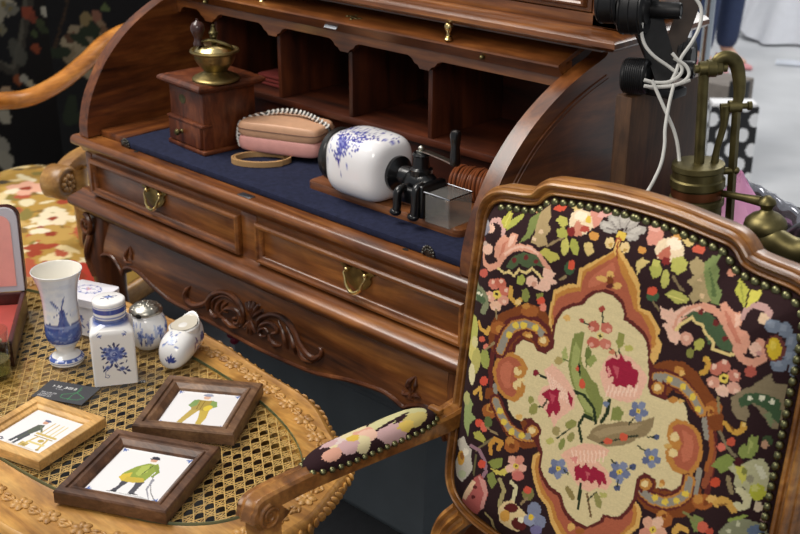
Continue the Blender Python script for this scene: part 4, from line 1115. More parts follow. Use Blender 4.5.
def man_stand(cv):
    corners_blue(cv)
    cv.poly([(.25, .93), (.75, .93), (.8, .95), (.25, .955)], '#a0a4a8', .7)
    cv.poly([(.38, .50), (.50, .52), (.42, .74), (.37, .90), (.29, .89), (.33, .72)], '#b9a04e'); cv.poly([(.50, .50), (.64, .48), (.66, .72), (.64, .90), (.56, .90), (.55, .72)], '#c2a94f')
    cv.poly([(.24, .93), (.38, .89), (.38, .93)], '#5a5a62'); cv.poly([(.54, .93), (.67, .89), (.68, .925)], '#5a5a62')
    cv.poly([(.38, .24), (.62, .24), (.66, .40), (.63, .53), (.38, .53), (.34, .40)], '#a9924a'); cv.poly([(.34, .26), (.42, .24), (.42, .40), (.36, .47), (.30, .42)], '#7f9a5c'); cv.poly([(.60, .24), (.68, .27), (.72, .40), (.64, .46), (.60, .38)], '#86a060')
    cv.ell(.60, .45, .06, .08, .3, '#d8c048'); cv.line([(.50, .26), (.50, .50)], .012, '#5f4c24'); cv.line([(.44, .26), (.45, .50)], .008, '#6a562a')
    cv.ell(.50, .165, .05, .06, 0, '#d8b09a'); cv.ell(.50, .105, .075, .03, 0, '#8a90a6'); cv.poly([(.44, .10), (.56, .10), (.54, .055), (.46, .055)], '#9aa0b4'); cv.poly([(.45, .215), (.55, .215), (.57, .25), (.43, .25)], '#e9e6de')
def man_press(cv):
    cv.poly([(.28, .9), (.8, .9), (.8, .93), (.28, .93)], '#c8c0b0', .6)
    cv.poly([(.36, .36), (.46, .32), (.50, .44), (.44, .62), (.40, .78), (.34, .78), (.33, .56)], '#54594a'); cv.poly([(.33, .56), (.38, .58), (.34, .88), (.28, .88)], '#4a4c50'); cv.poly([(.40, .60), (.46, .62), (.42, .90), (.37, .90)], '#4a4c50')
    cv.line([(.44, .38), (.56, .50)], .035, '#6a705c'); cv.ell(.42, .26, .045, .05, 0, SKN); cv.ell(.42, .215, .06, .026, 0, '#5f6480')
    Y = '#c9b068'; Y2 = '#a08844'
    for x in (.56, .64, .73, .80): cv.line([(x, .22), (x+.0, .56)], .022, Y if x < .7 else '#d6c68c')
    cv.line([(.52, .54), (.86, .54)], .05, Y); cv.line([(.52, .60), (.86, .60)], .016, Y2); cv.line([(.60, .60), (.54, .86)], .035, Y); cv.line([(.78, .60), (.84, .86)], .035, Y); cv.line([(.56, .76), (.84, .76)], .04, '#d8c680'); cv.poly([(.48, .80), (.62, .80), (.62, .90), (.48, .90)], Y); cv.poly([(.48, .84), (.62, .84), (.62, .86), (.48, .86)], Y2); cv.ell(.72, .68, .05, .04, 0, '#b9a050'); cv.ell(.84, .88, .03, .02, 0, Y2); cv.ell(.57, .88, .03, .02, 0, Y2)
    for k in range(14): a = k*.5; cv.ell(.14+.05*math.cos(a)*(1-k/22), .88+.04*math.sin(a)*(1-k/22), .012, .012, 0, '#555a66')
FRD = wood('dark frame wood', '#3a2418', '#5e402c', '#7c5a42', 'X', 16, 7, .4, .15)
FRM = wood('mid brown frame wood', '#4a3220', '#71523a', '#937253', 'X', 16, 7, .42, .12)
FRL = wood('pale frame wood', '#c39350', '#d8ac6a', '#e4bd7e', 'X', 12, 8, .45, .1)
PROF = [(0, 0), (0, .017), (.0015, .0195), (.004, .020), (.011, .0195), (.0125, .0165), (.015, .0165), (.0165, .0185), (.019, .0180), (.026, .0125), (.0275, .0095), (.0275, .003), (.02, 0)]
PROFL = [(0, 0), (0, .0145), (.001, .0155), (.013, .0155), (.0145, .0125), (.021, .0105), (.022, .0085), (.022, .003), (.015, 0)]
framed_tile('framed_tile', 'dark-framed tile with a bending man painted on it, nearest the table edge', [(119.5, 427.5), (221, 446), (162.5, 511), (51, 491)], .020, FRD, .0085, man_bend, .0275, PROF)
framed_tile('framed_tile', 'brown-framed tile with a standing man, hands on hips, in the middle of the table', [(171, 373.5), (263, 383), (232, 433), (130, 425)], .020, FRM, .0085, man_stand, .0275, PROF)
f3 = [(35, 395), (104, 417), (41, 462)]
P3 = [at_z(a, b, GZ+.0155) for a, b in f3]; P3.append(P3[0]+P3[2]-P3[1])
r3, u3, w3 = AX
def proj(p):
    v = np.array(p)-CAM; d = v @ w3; return (400+FPX*(v @ r3)/d, 267-FPX*(v @ u3)/d)
framed_tile('framed_tile', 'pale wood framed tile with a man at a press, at the left of the table', [f3[0], f3[1], f3[2], proj(P3[3])], .0155, FRL, .0075, man_press, .022, PROFL)

# ------------------------------------------------------------------ business card
Pc = [at_z(a, b, GZ+.001) for a, b in ((51.2, 379.8), (100.7, 388.3), (86.5, 403.8))]
u = (Pc[1]-Pc[0]).normalized(); cxl = (Pc[1]-Pc[0]).length; vv = V((u.y, -u.x, 0)); cyl = .056
cc2 = Pc[0]+u*cxl/2+vv*cyl/2; CMc = Matrix.Translation(V((cc2.x, cc2.y, GZ))) @ RZ(math.atan2(u.y, u.x))
bm = NB(); grid_sheet(bm, lambda i, j: CMc @ V((-cxl/2+cxl*i, cyl/2-cyl*j, .0012)), 180, 110)
vs = [bm.verts.new(CMc @ V((x*cxl/2, y*cyl/2, zz))) for zz in (.0006, .00115) for x, y in ((-1, -1), (1, -1), (1, 1), (-1, 1))]
for q in ((0, 1, 2, 3), (0, 1, 5, 4), (1, 2, 6, 5), (2, 3, 7, 6), (3, 0, 4, 7)): bm.faces.new([vs[i] for i in q])
card = mesh('business_card', bm, attr_mat('card print', .5, 0), loc=tuple(CMc.translation), label='dark grey business card with green line drawing and white print, below the vase', cat='card')
cvk = Cv(0, 0, 100, 56, .5, '#3d3e42')
FONT = {'N': '1000111001101011001110001', 'I': '01110001000010000100 01110'.replace(' ', ''), 'A': '0111010001111111000110001', 'D': '1111010001100011000111110', 'U': '1000110001100011000101110', 'M': '1000111011101011000110001', 'O': '0111010001100011000101110', 'T': '1111100100001000010000100'}
def rowtext(x, y, n, w, h, col, seed):     # lettering too small to read in the photo: strokes of letter height
    q = random.Random(seed); cx = x
    for k in range(n):
        if q.random() < .12 and k: cx += w*.8; continue
        t = q.choice('abcd')
        if t in 'ab': cvk.line([(cx, y), (cx, y+h)], w*.28, col)
        if t in 'bcd': cvk.line([(cx+w*.6, y), (cx+w*.6, y+h)], w*.28, col)
        if t in 'acd': cvk.line([(cx, y+h*(.5 if t != 'c' else 1)), (cx+w*.6, y+h*(.5 if t != 'c' else .9))], w*.26, col)
        if t in 'bd': cvk.line([(cx, y), (cx+w*.6, y)], w*.26, col)
        cx += w
rowtext(17, 13, 4, 4.2, 5.5, '#d8d8d6', 2); rowtext(39, 13, 6, 4.2, 5.5, '#d0d0ce', 5)
rowtext(26, 22, 9, 2.0, 2.4, '#96969a', 8)
for k in range(3): rowtext(8, 36+5*k, 14-k, 2.2, 3.0, '#a9a9ac', 11+k)
G_ = '#3f9a5c'
cvk.line([(68, 8), (69, 24), (66, 34), (67, 48)], .9, G_); cvk.line([(69, 24), (60, 30), (48, 36), (50, 44), (60, 46), (67, 44), (72, 46), (84, 44), (91, 36), (80, 30), (69, 24)], .9, G_); cvk.line([(72, 14), (70, 24)], .7, G_)
co = (np.array(CMc.inverted().to_3x3()) @ (vert_co(card)-np.array(CMc.translation)).T).T
paint_verts(card, cvk.at((co[:, 0]/cxl+.5)*100, (.5-co[:, 1]/cyl)*56))

# ------------------------------------------------------------------ tumbler with drink
tc0 = at_z(1, 372, GZ); tc0 = V((tc0.x+.010, tc0.y-.012, GZ))
tum = thing('glass_tumbler', 'clear glass tumbler part filled with pale yellow drink at the table edge', 'glass', tc0)
bm = NB(); lathe(bm, [(0, .0005), (.021, .0005), (.023, .004), (.0262, .082), (.0258, .083), (.0248, .082), (.0215, .008), (0, .007)], tc0, 48); mesh('tumbler', bm, clear('drinking glass', '#f2f5f0', .01), tum)
bm = NB(); lathe(bm, [(0, .0075), (.0213, .0085), (.0226, .032), (0, .032)], tc0, 40); mesh('drink', bm, clear('pale drink', '#efe6b4', .02, .12, '#ddd3a0'), tum)

# ------------------------------------------------------------------ open jewellery case
jc = at_z(20, 352, GZ)
RED = wood('red lacquer', '#2a0d0c', '#4a1815', '#5e211c', 'X', 8, 3, .3, .4)
pR = at_z(26, 322, GZ); pF = at_z(15, 366, GZ)
dirx = (pR-pF); dirx.z = 0; dep = dirx.length; dirx.normalize(); side = V((dirx.y, -dirx.x, 0)); 
JM = Matrix(((side.x, dirx.x, 0, pF.x), (side.y, dirx.y, 0, pF.y), (0, 0, 1, GZ), (0, 0, 0, 1)))
print('case dep', dep, side, dirx)
case = thing('jewellery_case', 'open dark red case with pink lining in an upright lid, beside the vase', 'case', JM @ V((-.10, dep*.6, 0)))
PINK = plain('pink satin', '#e59c92', .6, noise=.06, bump=.1); GREYV = plain('grey velvet', '#b9b6bd', .9)
W = .22; D = dep*1.25
bm = NB()
for b in ((-W, 0, 0, D, 0, .006), (-W, 0, 0, .008, 0, .042), (-W, 0, D-.008, D, 0, .042), (-W, -W+.008, 0, D, 0, .042), (-.008, 0, 0, D, 0, .042)): box(bm, *b, .0015, 2, M=JM)
mesh('base_tray', bm, RED, case)
bm = NB(); box(bm, -W+.009, -.009, .009, D-.009, .006, .022, .003, 2, M=JM); mesh('tray_lining', bm, plain('red satin', '#a8463e', .55, noise=.1), case)
bm = NB()
LM = JM @ Matrix.Translation((0, D+.004, .040)) @ Matrix.Rotation(math.radians(-9), 4, 'X')
def lidshape(hw, h0, h1, r, y0, y1):
    o = [(-hw[0], h0), (hw[1], h0), (hw[1], h1-r)]+[(hw[1]-r+r*math.cos(a), h1-r+r*math.sin(a)) for a in [PI/2*k/8 for k in range(1, 9)]]+[(-hw[0]+r-r*math.sin(a), h1-r+r*math.cos(a)) for a in [PI/2*k/8 for k in range(9)]]
    return [[LM @ V((x, y0, z)) for x, z in o], [LM @ V((x, y1, z)) for x, z in o]], o
rg2, o2 = lidshape((W, 0), 0, .155, .022, .004, .024); loft(bm, rg2); mesh('lid', bm, RED, case)
bm = NB(); rg2, _ = lidshape((W-.002, -.002), .002, .153, .021, -.004, .004); loft(bm, rg2); ll = mesh('lid_lining', bm, GREYV, case)
bm = NB(); rg2, _ = lidshape((W-.014, -.014), .012, .140, .018, -.0052, -.0036); loft(bm, rg2); mesh('pink_panel', bm, PINK, ll, label='pink satin panel')
bm = NB(); ball(bm, JM @ V((-.004, D+.006, .036)), .005); mesh('hinge', bm, BRASS, case)
bm = NB(); ball(bm, JM @ V((-.035, .02, .033)), .016, .012, .011, 14, 9)
for k in range(5): ball(bm, JM @ V((-.035+.012*math.cos(k*1.26), .02+.010*math.sin(k*1.26), .038)), .005)
mesh('brooch', bm, plain('cream enamel', '#dcc9b0', .35, noise=.2, nscale=90), loc=tuple(JM @ V((-.035, .02, .022))), label='small cream brooch lying in the open red case', cat='brooch')
# needlework design, tenths of a millimetre on the cloth: filled shapes (p) and stems (l)
PAT = [
['l', '#5c2723', 75,75,669,978,654,662,712,451,800,154],
['l', '#5c2723', 75,75,3658,1275,3751,932,3794,589,3794,222],
['l', '#8a4a30', 75,75,3662,1075,3761,816,3772,579,3738,382],
['p', '#78401f', 587,963,537,1147,610,1333,737,1453,949,1598,1118,1689,1314,1687,1470,1558,1587,1303,1554,1151,1450,1062,1305,1116,1245,1200,1108,1193,1005,1066,910,874,793,806],
['p', '#5c2723', 748,790,645,1024,694,1227,825,1402,1053,1527,1261,1555,1436,1496,1539,1325,1492,1168,1358,1161,1187,1272,1010,1226,911,1061,876,889],
['p', '#9a5a2c', 815,1267,808,1222,774,1178,723,1145,663,1130,609,1137,574,1165,567,1207,590,1254,636,1295,694,1320,751,1323,795,1303],
['p', '#9a5a2c', 1263,1632,1254,1594,1218,1555,1162,1524,1099,1508,1044,1512,1010,1534,1004,1569,1028,1609,1076,1646,1138,1669,1198,1675,1243,1662],
['p', '#b67d3c', 1124,1653,1120,1634,1104,1615,1079,1600,1051,1594,1026,1596,1011,1608,1008,1626,1018,1645,1040,1662,1067,1673,1094,1675,1114,1668],
['p', '#b67d3c', 787,1245,784,1219,767,1195,742,1177,712,1171,686,1176,669,1193,665,1217,675,1243,697,1265,726,1277,754,1278,776,1266],
['p', '#78401f', 619,250,749,272,841,100,979,-53,1142,-168,1333,-172,1504,-75,1581,106,1484,229,1326,248,1217,151,1297,46,1141,39,1006,178,902,330,755,439,630,393],
['p', '#9a5a2c', 864,164,857,110,824,58,772,18,712,1,658,10,622,44,613,94,635,150,681,198,739,226,797,229,842,207],
['p', '#b67d3c', 827,191,823,158,802,125,769,101,732,90,698,96,676,117,671,148,685,183,713,212,749,230,785,232,813,218],
['p', '#78401f', 790,164,788,147,778,130,762,118,743,113,726,116,715,127,713,142,719,159,733,174,751,183,769,184,784,177],
['p', '#78401f', 2843,1404,2899,1521,3046,1620,3239,1664,3410,1607,3558,1473,3685,1380,3812,1216,3821,1054,3706,1033,3594,1108,3435,1166,3312,1287,3158,1301,3065,1121,2903,1158],
['p', '#9a5a2c', 3780,1321,3776,1282,3750,1242,3708,1212,3659,1198,3615,1204,3586,1228,3579,1265,3595,1306,3630,1342,3677,1364,3725,1368,3762,1353],
['p', '#b67d3c', 3687,1251,3686,1223,3672,1196,3649,1177,3621,1170,3596,1176,3579,1195,3574,1221,3582,1250,3601,1273,3627,1286,3654,1287,3676,1274],
['p', '#78401f', 3684,1238,3683,1224,3676,1210,3664,1201,3651,1197,3638,1201,3630,1210,3627,1223,3631,1237,3641,1249,3654,1255,3667,1256,3678,1249],
['p', '#78401f', 2898,52,2971,237,3127,253,3230,121,3385,127,3487,259,3507,417,3631,421,3731,293,3721,90,3580,-87,3346,-208,3109,-214,2958,-128],
['p', '#9a5a2c', 3457,-182,3454,-231,3426,-281,3381,-319,3329,-338,3281,-332,3249,-303,3240,-258,3257,-207,3295,-162,3345,-133,3396,-126,3437,-144],
['p', '#b67d3c', 3375,-157,3373,-187,3358,-217,3333,-239,3304,-249,3277,-244,3259,-225,3253,-197,3262,-166,3283,-139,3311,-123,3340,-120,3363,-132],
['p', '#78401f', 3370,-172,3369,-186,3362,-200,3350,-211,3336,-216,3323,-213,3314,-204,3312,-191,3316,-176,3326,-163,3339,-155,3353,-154,3364,-160],
['p', '#9a5a2c', 3885,236,3880,188,3848,140,3797,100,3737,79,3683,81,3647,108,3638,151,3659,203,3704,250,3762,281,3820,289,3864,273],
['p', '#b67d3c', 3758,218,3757,189,3743,161,3719,140,3691,131,3666,136,3648,154,3643,182,3651,212,3670,237,3697,252,3724,254,3746,242],
['p', '#d3a75f', 3921,287,3918,263,3901,239,3874,219,3843,209,3814,210,3796,223,3791,245,3803,270,3826,294,3857,310,3887,314,3910,306],
['p', '#78401f', 3834,202,3833,185,3825,168,3811,155,3795,151,3780,154,3769,165,3766,181,3771,199,3782,214,3798,223,3814,224,3827,216],
['p', '#d3a75f', 2139,2737,2113,2607,1912,2446,1731,2298,1735,2116,1613,2079,1432,1950,1422,1834,1407,1665,1432,1520,1526,1398,1629,1317,2135,1675,2675,1672,2839,1427,2915,1574,2934,1676,2940,1774,2878,1836,2885,1933,2822,1995,2728,2083,2597,2089,2546,2358,2442,2479,2324,2572,2235,2639],
['p', '#b67d3c', 2167,2644,1956,2435,1789,2290,1781,2093,1621,2032,1468,1911,1451,1755,1443,1626,1482,1486,2135,1675,2788,1626,2870,1738,2849,1850,2804,1954,2712,2031,2568,2069,2522,2280,2403,2421,2297,2530],
['p', '#a65b42', 2189,2581,1976,2405,1845,2289,1803,2173,1803,2050,1631,1973,1498,1864,1465,1759,1469,1647,1524,1499,2110,1814,2664,1729,2801,1559,2831,1641,2801,1799,2733,1919,2624,2015,2516,2064,2454,2188,2385,2309,2283,2422],
['p', '#b96b50', 2158,2503,2011,2367,1898,2225,1877,2109,1992,2168,2161,2291,2216,2426],
['p', '#d3a75f', 1609,-59,1487,-185,1472,-348,1543,-525,1644,-688,1791,-775,1875,-945,1978,-1064,2299,-1270,2392,-1933,2719,-1090,2976,-589,3058,-467,3068,-316,3040,-233,2949,-151,2887,-108,2369,-418,1753,-283],
['p', '#b67d3c', 1601,-103,1535,-212,1525,-339,1591,-504,1684,-643,1829,-730,1919,-897,2030,-1011,2332,-1198,2521,-1580,2657,-1066,2931,-571,3006,-457,3015,-322,2978,-235,2898,-168,2369,-418,1782,-271],
['p', '#a65b42', 1602,-156,1572,-251,1580,-344,1642,-482,1730,-595,1868,-685,1955,-838,2081,-959,2345,-1109,2528,-1369,2620,-1016,2879,-583,2951,-456,2965,-345,2928,-258,2887,-185,2369,-418,1782,-271],
['p', '#5c2723', 2123,2171,2231,2172,2369,2114,2436,2003,2449,1935,2560,1905,2683,1855,2768,1776,2813,1671,2829,1568,3605,594,3502,353,3509,249,3423,131,3328,127,3226,81,3195,182,3039,198,2955,77,2968,-136,2961,-173,2922,-300,2835,-451,2811,-474,2715,-519,2612,-529,2587,-627,2373,-817,2239,-830,2103,-791,2009,-717,1930,-574,1767,-543,1650,-451,1589,-363,1586,-159,774,867,953,1035,956,1116,1057,1234,1201,1225,1268,1169,1408,1165,1503,1275,1483,1512,1504,1633,1571,1772,1720,1876,1818,1919,1879,2024,1967,2103],
['p', '#d2c193', 2095,2126,2204,2128,2343,2070,2410,1959,2422,1890,2534,1860,2657,1810,2742,1731,2788,1626,2804,1523,2852,1359,2863,1229,2977,1149,3098,1152,3211,1225,3296,1227,3367,1164,3404,1034,3502,952,3568,615,3465,374,3472,270,3385,152,3290,148,3188,103,3157,203,3001,219,2916,99,2929,-115,2922,-152,2883,-278,2795,-430,2771,-453,2675,-498,2571,-508,2546,-605,2401,-763,2268,-775,2132,-736,2039,-662,1960,-520,1797,-488,1681,-396,1620,-309,1617,-106,1552,4,1477,213,1382,269,1268,225,1239,159,1137,160,1028,241,982,366,871,523,820,842,998,1011,1001,1091,1101,1209,1245,1200,1312,1145,1451,1141,1546,1251,1526,1487,1546,1608,1613,1748,1761,1852,1859,1895,1920,2000,2007,2079],
['p', '#d3a75f', 2133,2273,2122,2255,2095,2241,2059,2233,2022,2235,1993,2245,1978,2261,1981,2279,2001,2296,2033,2307,2071,2310,2105,2304,2127,2291],
['p', '#d3a75f', 2323,2279,2323,2259,2310,2237,2285,2218,2256,2206,2228,2203,2208,2212,2200,2228,2207,2250,2227,2271,2255,2288,2284,2295,2309,2292],
['p', '#d3a75f', 2202,2362,2200,2340,2186,2319,2165,2304,2140,2300,2117,2306,2102,2322,2098,2344,2106,2366,2124,2384,2148,2394,2172,2393,2192,2382],
['p', '#78401f', 2206,2292,2206,2264,2196,2240,2178,2224,2157,2221,2137,2232,2123,2253,2118,2280,2123,2307,2138,2328,2158,2337,2179,2333,2197,2317],
['p', '#5c2723', 2225,2238,2221,2223,2206,2209,2184,2197,2160,2191,2138,2193,2124,2201,2122,2214,2131,2229,2150,2242,2175,2251,2198,2254,2216,2249],
['p', '#d3a75f', 1724,1676,1715,1658,1695,1643,1669,1635,1644,1636,1624,1646,1614,1661,1617,1679,1632,1696,1655,1707,1682,1711,1705,1706,1720,1693],
['p', '#d3a75f', 2226,-850,2224,-876,2210,-903,2187,-923,2160,-932,2136,-929,2120,-913,2115,-888,2124,-861,2143,-837,2169,-822,2195,-819,2216,-829],
['p', '#9a5a2c', 2371,-836,2366,-857,2347,-881,2318,-902,2285,-915,2256,-917,2238,-908,2235,-890,2248,-867,2273,-844,2304,-827,2336,-819,2360,-822],
['p', '#b67d3c', 953,996,1114,972,1222,877,1195,762,1137,687,1232,629,1207,499,1101,378,952,366,822,423,738,543,694,655,726,823,832,931],
['p', '#a65b42', 933,929,1059,926,1149,851,1031,810,1032,703,1098,687,1017,603,1110,516,1061,431,951,423,847,473,773,582,749,682,776,814,852,887],
['p', '#b96b50', 910,874,997,824,977,656,1012,534,922,501,826,602,817,761],
['p', '#dcc38a', 1142,809,1139,781,1121,754,1094,734,1062,726,1034,732,1016,750,1011,777,1022,805,1045,830,1076,844,1106,845,1130,832],
['p', '#dcc38a', 1164,630,1160,600,1142,572,1113,550,1080,542,1051,548,1031,567,1027,595,1038,625,1062,651,1094,666,1126,667,1151,654],
['p', '#b67d3c', 1140,848,1138,833,1129,818,1114,807,1097,803,1082,806,1072,816,1069,831,1075,846,1088,860,1104,867,1121,868,1134,861],
['p', '#b67d3c', 1169,579,1167,563,1158,548,1143,537,1126,532,1110,535,1100,545,1098,560,1104,576,1116,589,1133,597,1149,598,1163,591],
['p', '#dcc38a', 1203,711,1198,697,1181,681,1156,668,1127,659,1103,657,1088,663,1086,675,1097,691,1120,706,1147,718,1174,723,1194,721],
['p', '#b67d3c', 3195,891,3269,993,3384,1014,3507,990,3585,937,3642,804,3655,676,3632,544,3569,419,3460,397,3334,392,3240,477,3208,576,3255,669,3204,735],
['p', '#a65b42', 3251,888,3303,946,3393,969,3491,947,3552,887,3597,785,3608,668,3579,559,3535,466,3438,449,3356,476,3301,564,3365,628,3394,738,3341,815,3266,809],
['p', '#b96b50', 3361,908,3492,875,3542,750,3522,596,3445,539,3400,643,3417,748],
['p', '#dcc38a', 3345,804,3343,775,3330,748,3308,728,3281,721,3257,728,3240,747,3235,774,3242,803,3261,827,3286,841,3312,841,3333,828],
['p', '#dcc38a', 3362,615,3361,588,3347,562,3325,543,3298,535,3274,540,3257,558,3252,583,3260,610,3279,633,3304,647,3330,648,3351,637],
['p', '#b67d3c', 3255,829,3254,815,3247,801,3235,792,3221,788,3208,791,3200,800,3197,813,3201,827,3211,839,3224,846,3238,846,3249,840],
['p', '#b67d3c', 3326,526,3325,511,3318,498,3306,488,3292,484,3280,486,3271,495,3269,509,3273,523,3282,535,3296,542,3309,543,3320,537],
['p', '#c8a058', 3281,667,3278,652,3265,636,3244,623,3221,615,3201,615,3188,622,3185,635,3194,651,3211,667,3234,677,3256,682,3273,678],
['l', '#8d877a', 63,63,763,470,826,246],
['l', '#8d877a', 63,63,3588,1141,3660,931],
['l', '#8d877a', 63,63,3654,529,3651,257],
['l', '#9a5a2c', 50,50,3700,1007,3755,789,3727,560],
['l', '#5c2723', 214,151,769,959,829,1179,930,1331,1095,1415,1265,1422,1367,1371],
['l', '#b67d3c', 132,132,769,959,829,1179,930,1331,1095,1415,1265,1422,1367,1371],
['l', '#8d877a', 105,75,769,959,829,1179,930,1331,1095,1415,1265,1422,1367,1371],
['p', '#5c2723', 1513,1330,1507,1275,1475,1223,1422,1186,1361,1172,1307,1185,1271,1221,1263,1273,1283,1328,1328,1374,1386,1399,1445,1400,1490,1374],
['p', '#b67d3c', 1471,1315,1467,1279,1445,1245,1411,1221,1371,1212,1335,1220,1311,1244,1306,1278,1319,1314,1348,1344,1387,1361,1426,1362,1456,1345],
['p', '#ddc48c', 1427,1308,1424,1287,1412,1268,1392,1254,1369,1248,1348,1253,1335,1267,1331,1287,1339,1308,1356,1325,1378,1335,1400,1335,1418,1325],
['p', '#8d877a', 1384,1377,1382,1357,1370,1338,1351,1325,1329,1320,1309,1324,1296,1337,1293,1356,1300,1376,1317,1393,1338,1402,1359,1402,1376,1393],
['p', '#d6b94a', 925,1211,922,1189,909,1169,887,1154,862,1148,840,1153,826,1167,823,1188,831,1210,849,1228,873,1238,897,1239,916,1229],
['p', '#d6b94a', 1003,1361,1001,1340,987,1320,966,1305,941,1300,920,1305,906,1319,902,1339,911,1361,929,1379,952,1389,976,1389,994,1379],
['p', '#d6b94a', 1120,1406,1118,1385,1105,1365,1084,1350,1060,1345,1038,1350,1024,1364,1021,1384,1029,1406,1047,1424,1070,1434,1093,1434,1112,1424],
['p', '#d6b94a', 1293,1426,1291,1405,1278,1385,1257,1371,1234,1366,1213,1371,1199,1385,1195,1405,1203,1426,1221,1444,1244,1454,1267,1454,1285,1444],
['p', '#b67d3c', 1210,1319,1204,1302,1183,1284,1151,1268,1116,1258,1086,1257,1068,1264,1065,1278,1080,1296,1107,1314,1141,1327,1175,1333,1199,1330],
['p', '#d3a75f', 1228,1299,1224,1285,1207,1270,1182,1257,1154,1250,1130,1249,1115,1255,1113,1267,1124,1282,1146,1296,1173,1306,1200,1311,1220,1308],
['l', '#5c2723', 214,151,814,269,918,130,1049,16,1215,-28,1396,17],
['l', '#b67d3c', 132,132,814,269,918,130,1049,16,1215,-28,1396,17],
['l', '#8d877a', 105,75,814,269,918,130,1049,16,1215,-28,1396,17],
['p', '#5c2723', 1549,160,1543,102,1509,44,1454,1,1391,-17,1334,-7,1296,30,1287,85,1308,145,1355,197,1416,228,1477,232,1525,207],
['p', '#b67d3c', 1506,143,1502,104,1479,66,1442,37,1400,25,1362,32,1337,56,1331,93,1345,133,1376,167,1417,188,1458,191,1490,174],
['p', '#ddc48c', 1460,133,1457,110,1444,88,1423,71,1398,64,1376,68,1362,82,1358,104,1367,127,1384,147,1408,159,1432,160,1450,151],
['p', '#8d877a', 1411,37,1409,16,1396,-4,1377,-20,1354,-26,1334,-23,1320,-10,1317,10,1325,32,1341,50,1363,61,1385,63,1402,54],
['p', '#d6b94a', 946,196,943,173,929,151,907,134,882,127,860,132,845,146,842,167,851,190,869,210,893,222,918,223,937,214],
['p', '#d6b94a', 1029,77,1027,54,1013,32,991,15,966,8,944,12,929,26,926,48,934,71,953,91,977,103,1001,104,1020,95],
['p', '#d6b94a', 1164,0,1162,-23,1148,-45,1127,-62,1102,-69,1080,-65,1066,-51,1062,-30,1071,-6,1089,14,1113,26,1137,27,1155,18],
['p', '#d6b94a', 1322,7,1320,-15,1307,-37,1286,-54,1261,-61,1240,-57,1225,-43,1222,-22,1230,1,1248,21,1271,33,1295,34,1313,25],
['p', '#d3a75f', 1242,229,1239,208,1226,189,1204,173,1180,166,1158,169,1144,181,1141,199,1150,220,1168,238,1192,249,1215,252,1233,244],
['l', '#5c2723', 214,151,2953,1371,3085,1419,3265,1401,3418,1315,3540,1194],
['l', '#b67d3c', 132,132,2953,1371,3085,1419,3265,1401,3418,1315,3540,1194],
['l', '#8d877a', 105,75,2953,1371,3085,1419,3265,1401,3418,1315,3540,1194],
['p', '#5c2723', 3099,1304,3096,1250,3068,1198,3021,1161,2966,1147,2915,1160,2881,1196,2871,1247,2888,1302,2928,1347,2980,1373,3034,1373,3077,1348],
['p', '#b67d3c', 3064,1291,3061,1254,3042,1219,3010,1194,2972,1184,2938,1193,2915,1217,2908,1252,2920,1289,2946,1320,2982,1338,3019,1338,3048,1321],
['p', '#ddc48c', 3023,1283,3022,1261,3010,1241,2992,1226,2970,1221,2950,1226,2936,1240,2933,1260,2939,1282,2955,1300,2976,1310,2997,1310,3014,1301],
['p', '#8d877a', 3030,1387,3029,1368,3019,1351,3003,1339,2984,1334,2967,1338,2956,1351,2952,1368,2958,1386,2971,1402,2989,1410,3008,1410,3022,1402],
['p', '#d6b94a', 3148,1422,3146,1403,3136,1385,3120,1372,3100,1367,3082,1371,3070,1384,3066,1403,3072,1422,3086,1438,3105,1447,3124,1447,3140,1438],
['p', '#d6b94a', 3319,1403,3318,1384,3308,1365,3292,1352,3273,1348,3255,1352,3243,1365,3240,1383,3245,1402,3259,1418,3277,1427,3296,1428,3311,1419],
['p', '#d6b94a', 3454,1328,3453,1309,3443,1291,3427,1278,3408,1273,3391,1277,3379,1290,3375,1308,3381,1327,3394,1343,3412,1352,3431,1353,3446,1344],
['p', '#d6b94a', 3541,1218,3540,1199,3530,1181,3514,1168,3495,1163,3478,1167,3466,1180,3462,1198,3468,1217,3481,1233,3499,1243,3518,1243,3533,1234],
['p', '#b67d3c', 3251,1216,3247,1195,3231,1175,3206,1158,3178,1150,3152,1151,3136,1163,3133,1181,3143,1202,3164,1221,3192,1234,3219,1237,3241,1231],
['p', '#b67d3c', 3256,1575,3253,1552,3238,1530,3213,1513,3185,1506,3159,1509,3143,1524,3138,1545,3148,1568,3169,1589,3196,1601,3224,1603,3245,1594],
['p', '#d3a75f', 3274,1546,3273,1530,3264,1514,3250,1502,3233,1498,3217,1502,3207,1514,3203,1530,3209,1547,3221,1561,3237,1568,3254,1568,3267,1560],
['p', '#d3a75f', 3323,1231,3321,1219,3312,1207,3297,1197,3280,1192,3265,1193,3255,1199,3253,1210,3259,1223,3272,1234,3288,1242,3304,1244,3317,1240],
['l', '#5c2723', 214,151,3032,-17,3146,-56,3324,-27,3461,66,3552,188,3567,369],
['l', '#b67d3c', 132,132,3032,-17,3146,-56,3324,-27,3461,66,3552,188,3567,369],
['l', '#8d877a', 105,75,3032,-17,3146,-56,3324,-27,3461,66,3552,188,3567,369],
['p', '#5c2723', 3158,134,3155,78,3127,24,3080,-17,3025,-35,2974,-25,2940,10,2930,63,2947,120,2987,169,3039,198,3093,202,3136,179],
['p', '#b67d3c', 3122,118,3120,80,3100,44,3069,16,3032,4,2998,11,2975,35,2968,70,2979,108,3006,141,3041,161,3078,164,3107,148],
['p', '#ddc48c', 3081,108,3080,86,3069,65,3050,49,3029,42,3009,46,2996,60,2992,80,2999,102,3014,121,3035,133,3056,135,3073,125],
['p', '#8d877a', 3098,-1,3097,-20,3087,-40,3070,-54,3051,-60,3034,-57,3022,-44,3019,-26,3024,-6,3038,11,3056,21,3075,23,3090,15],
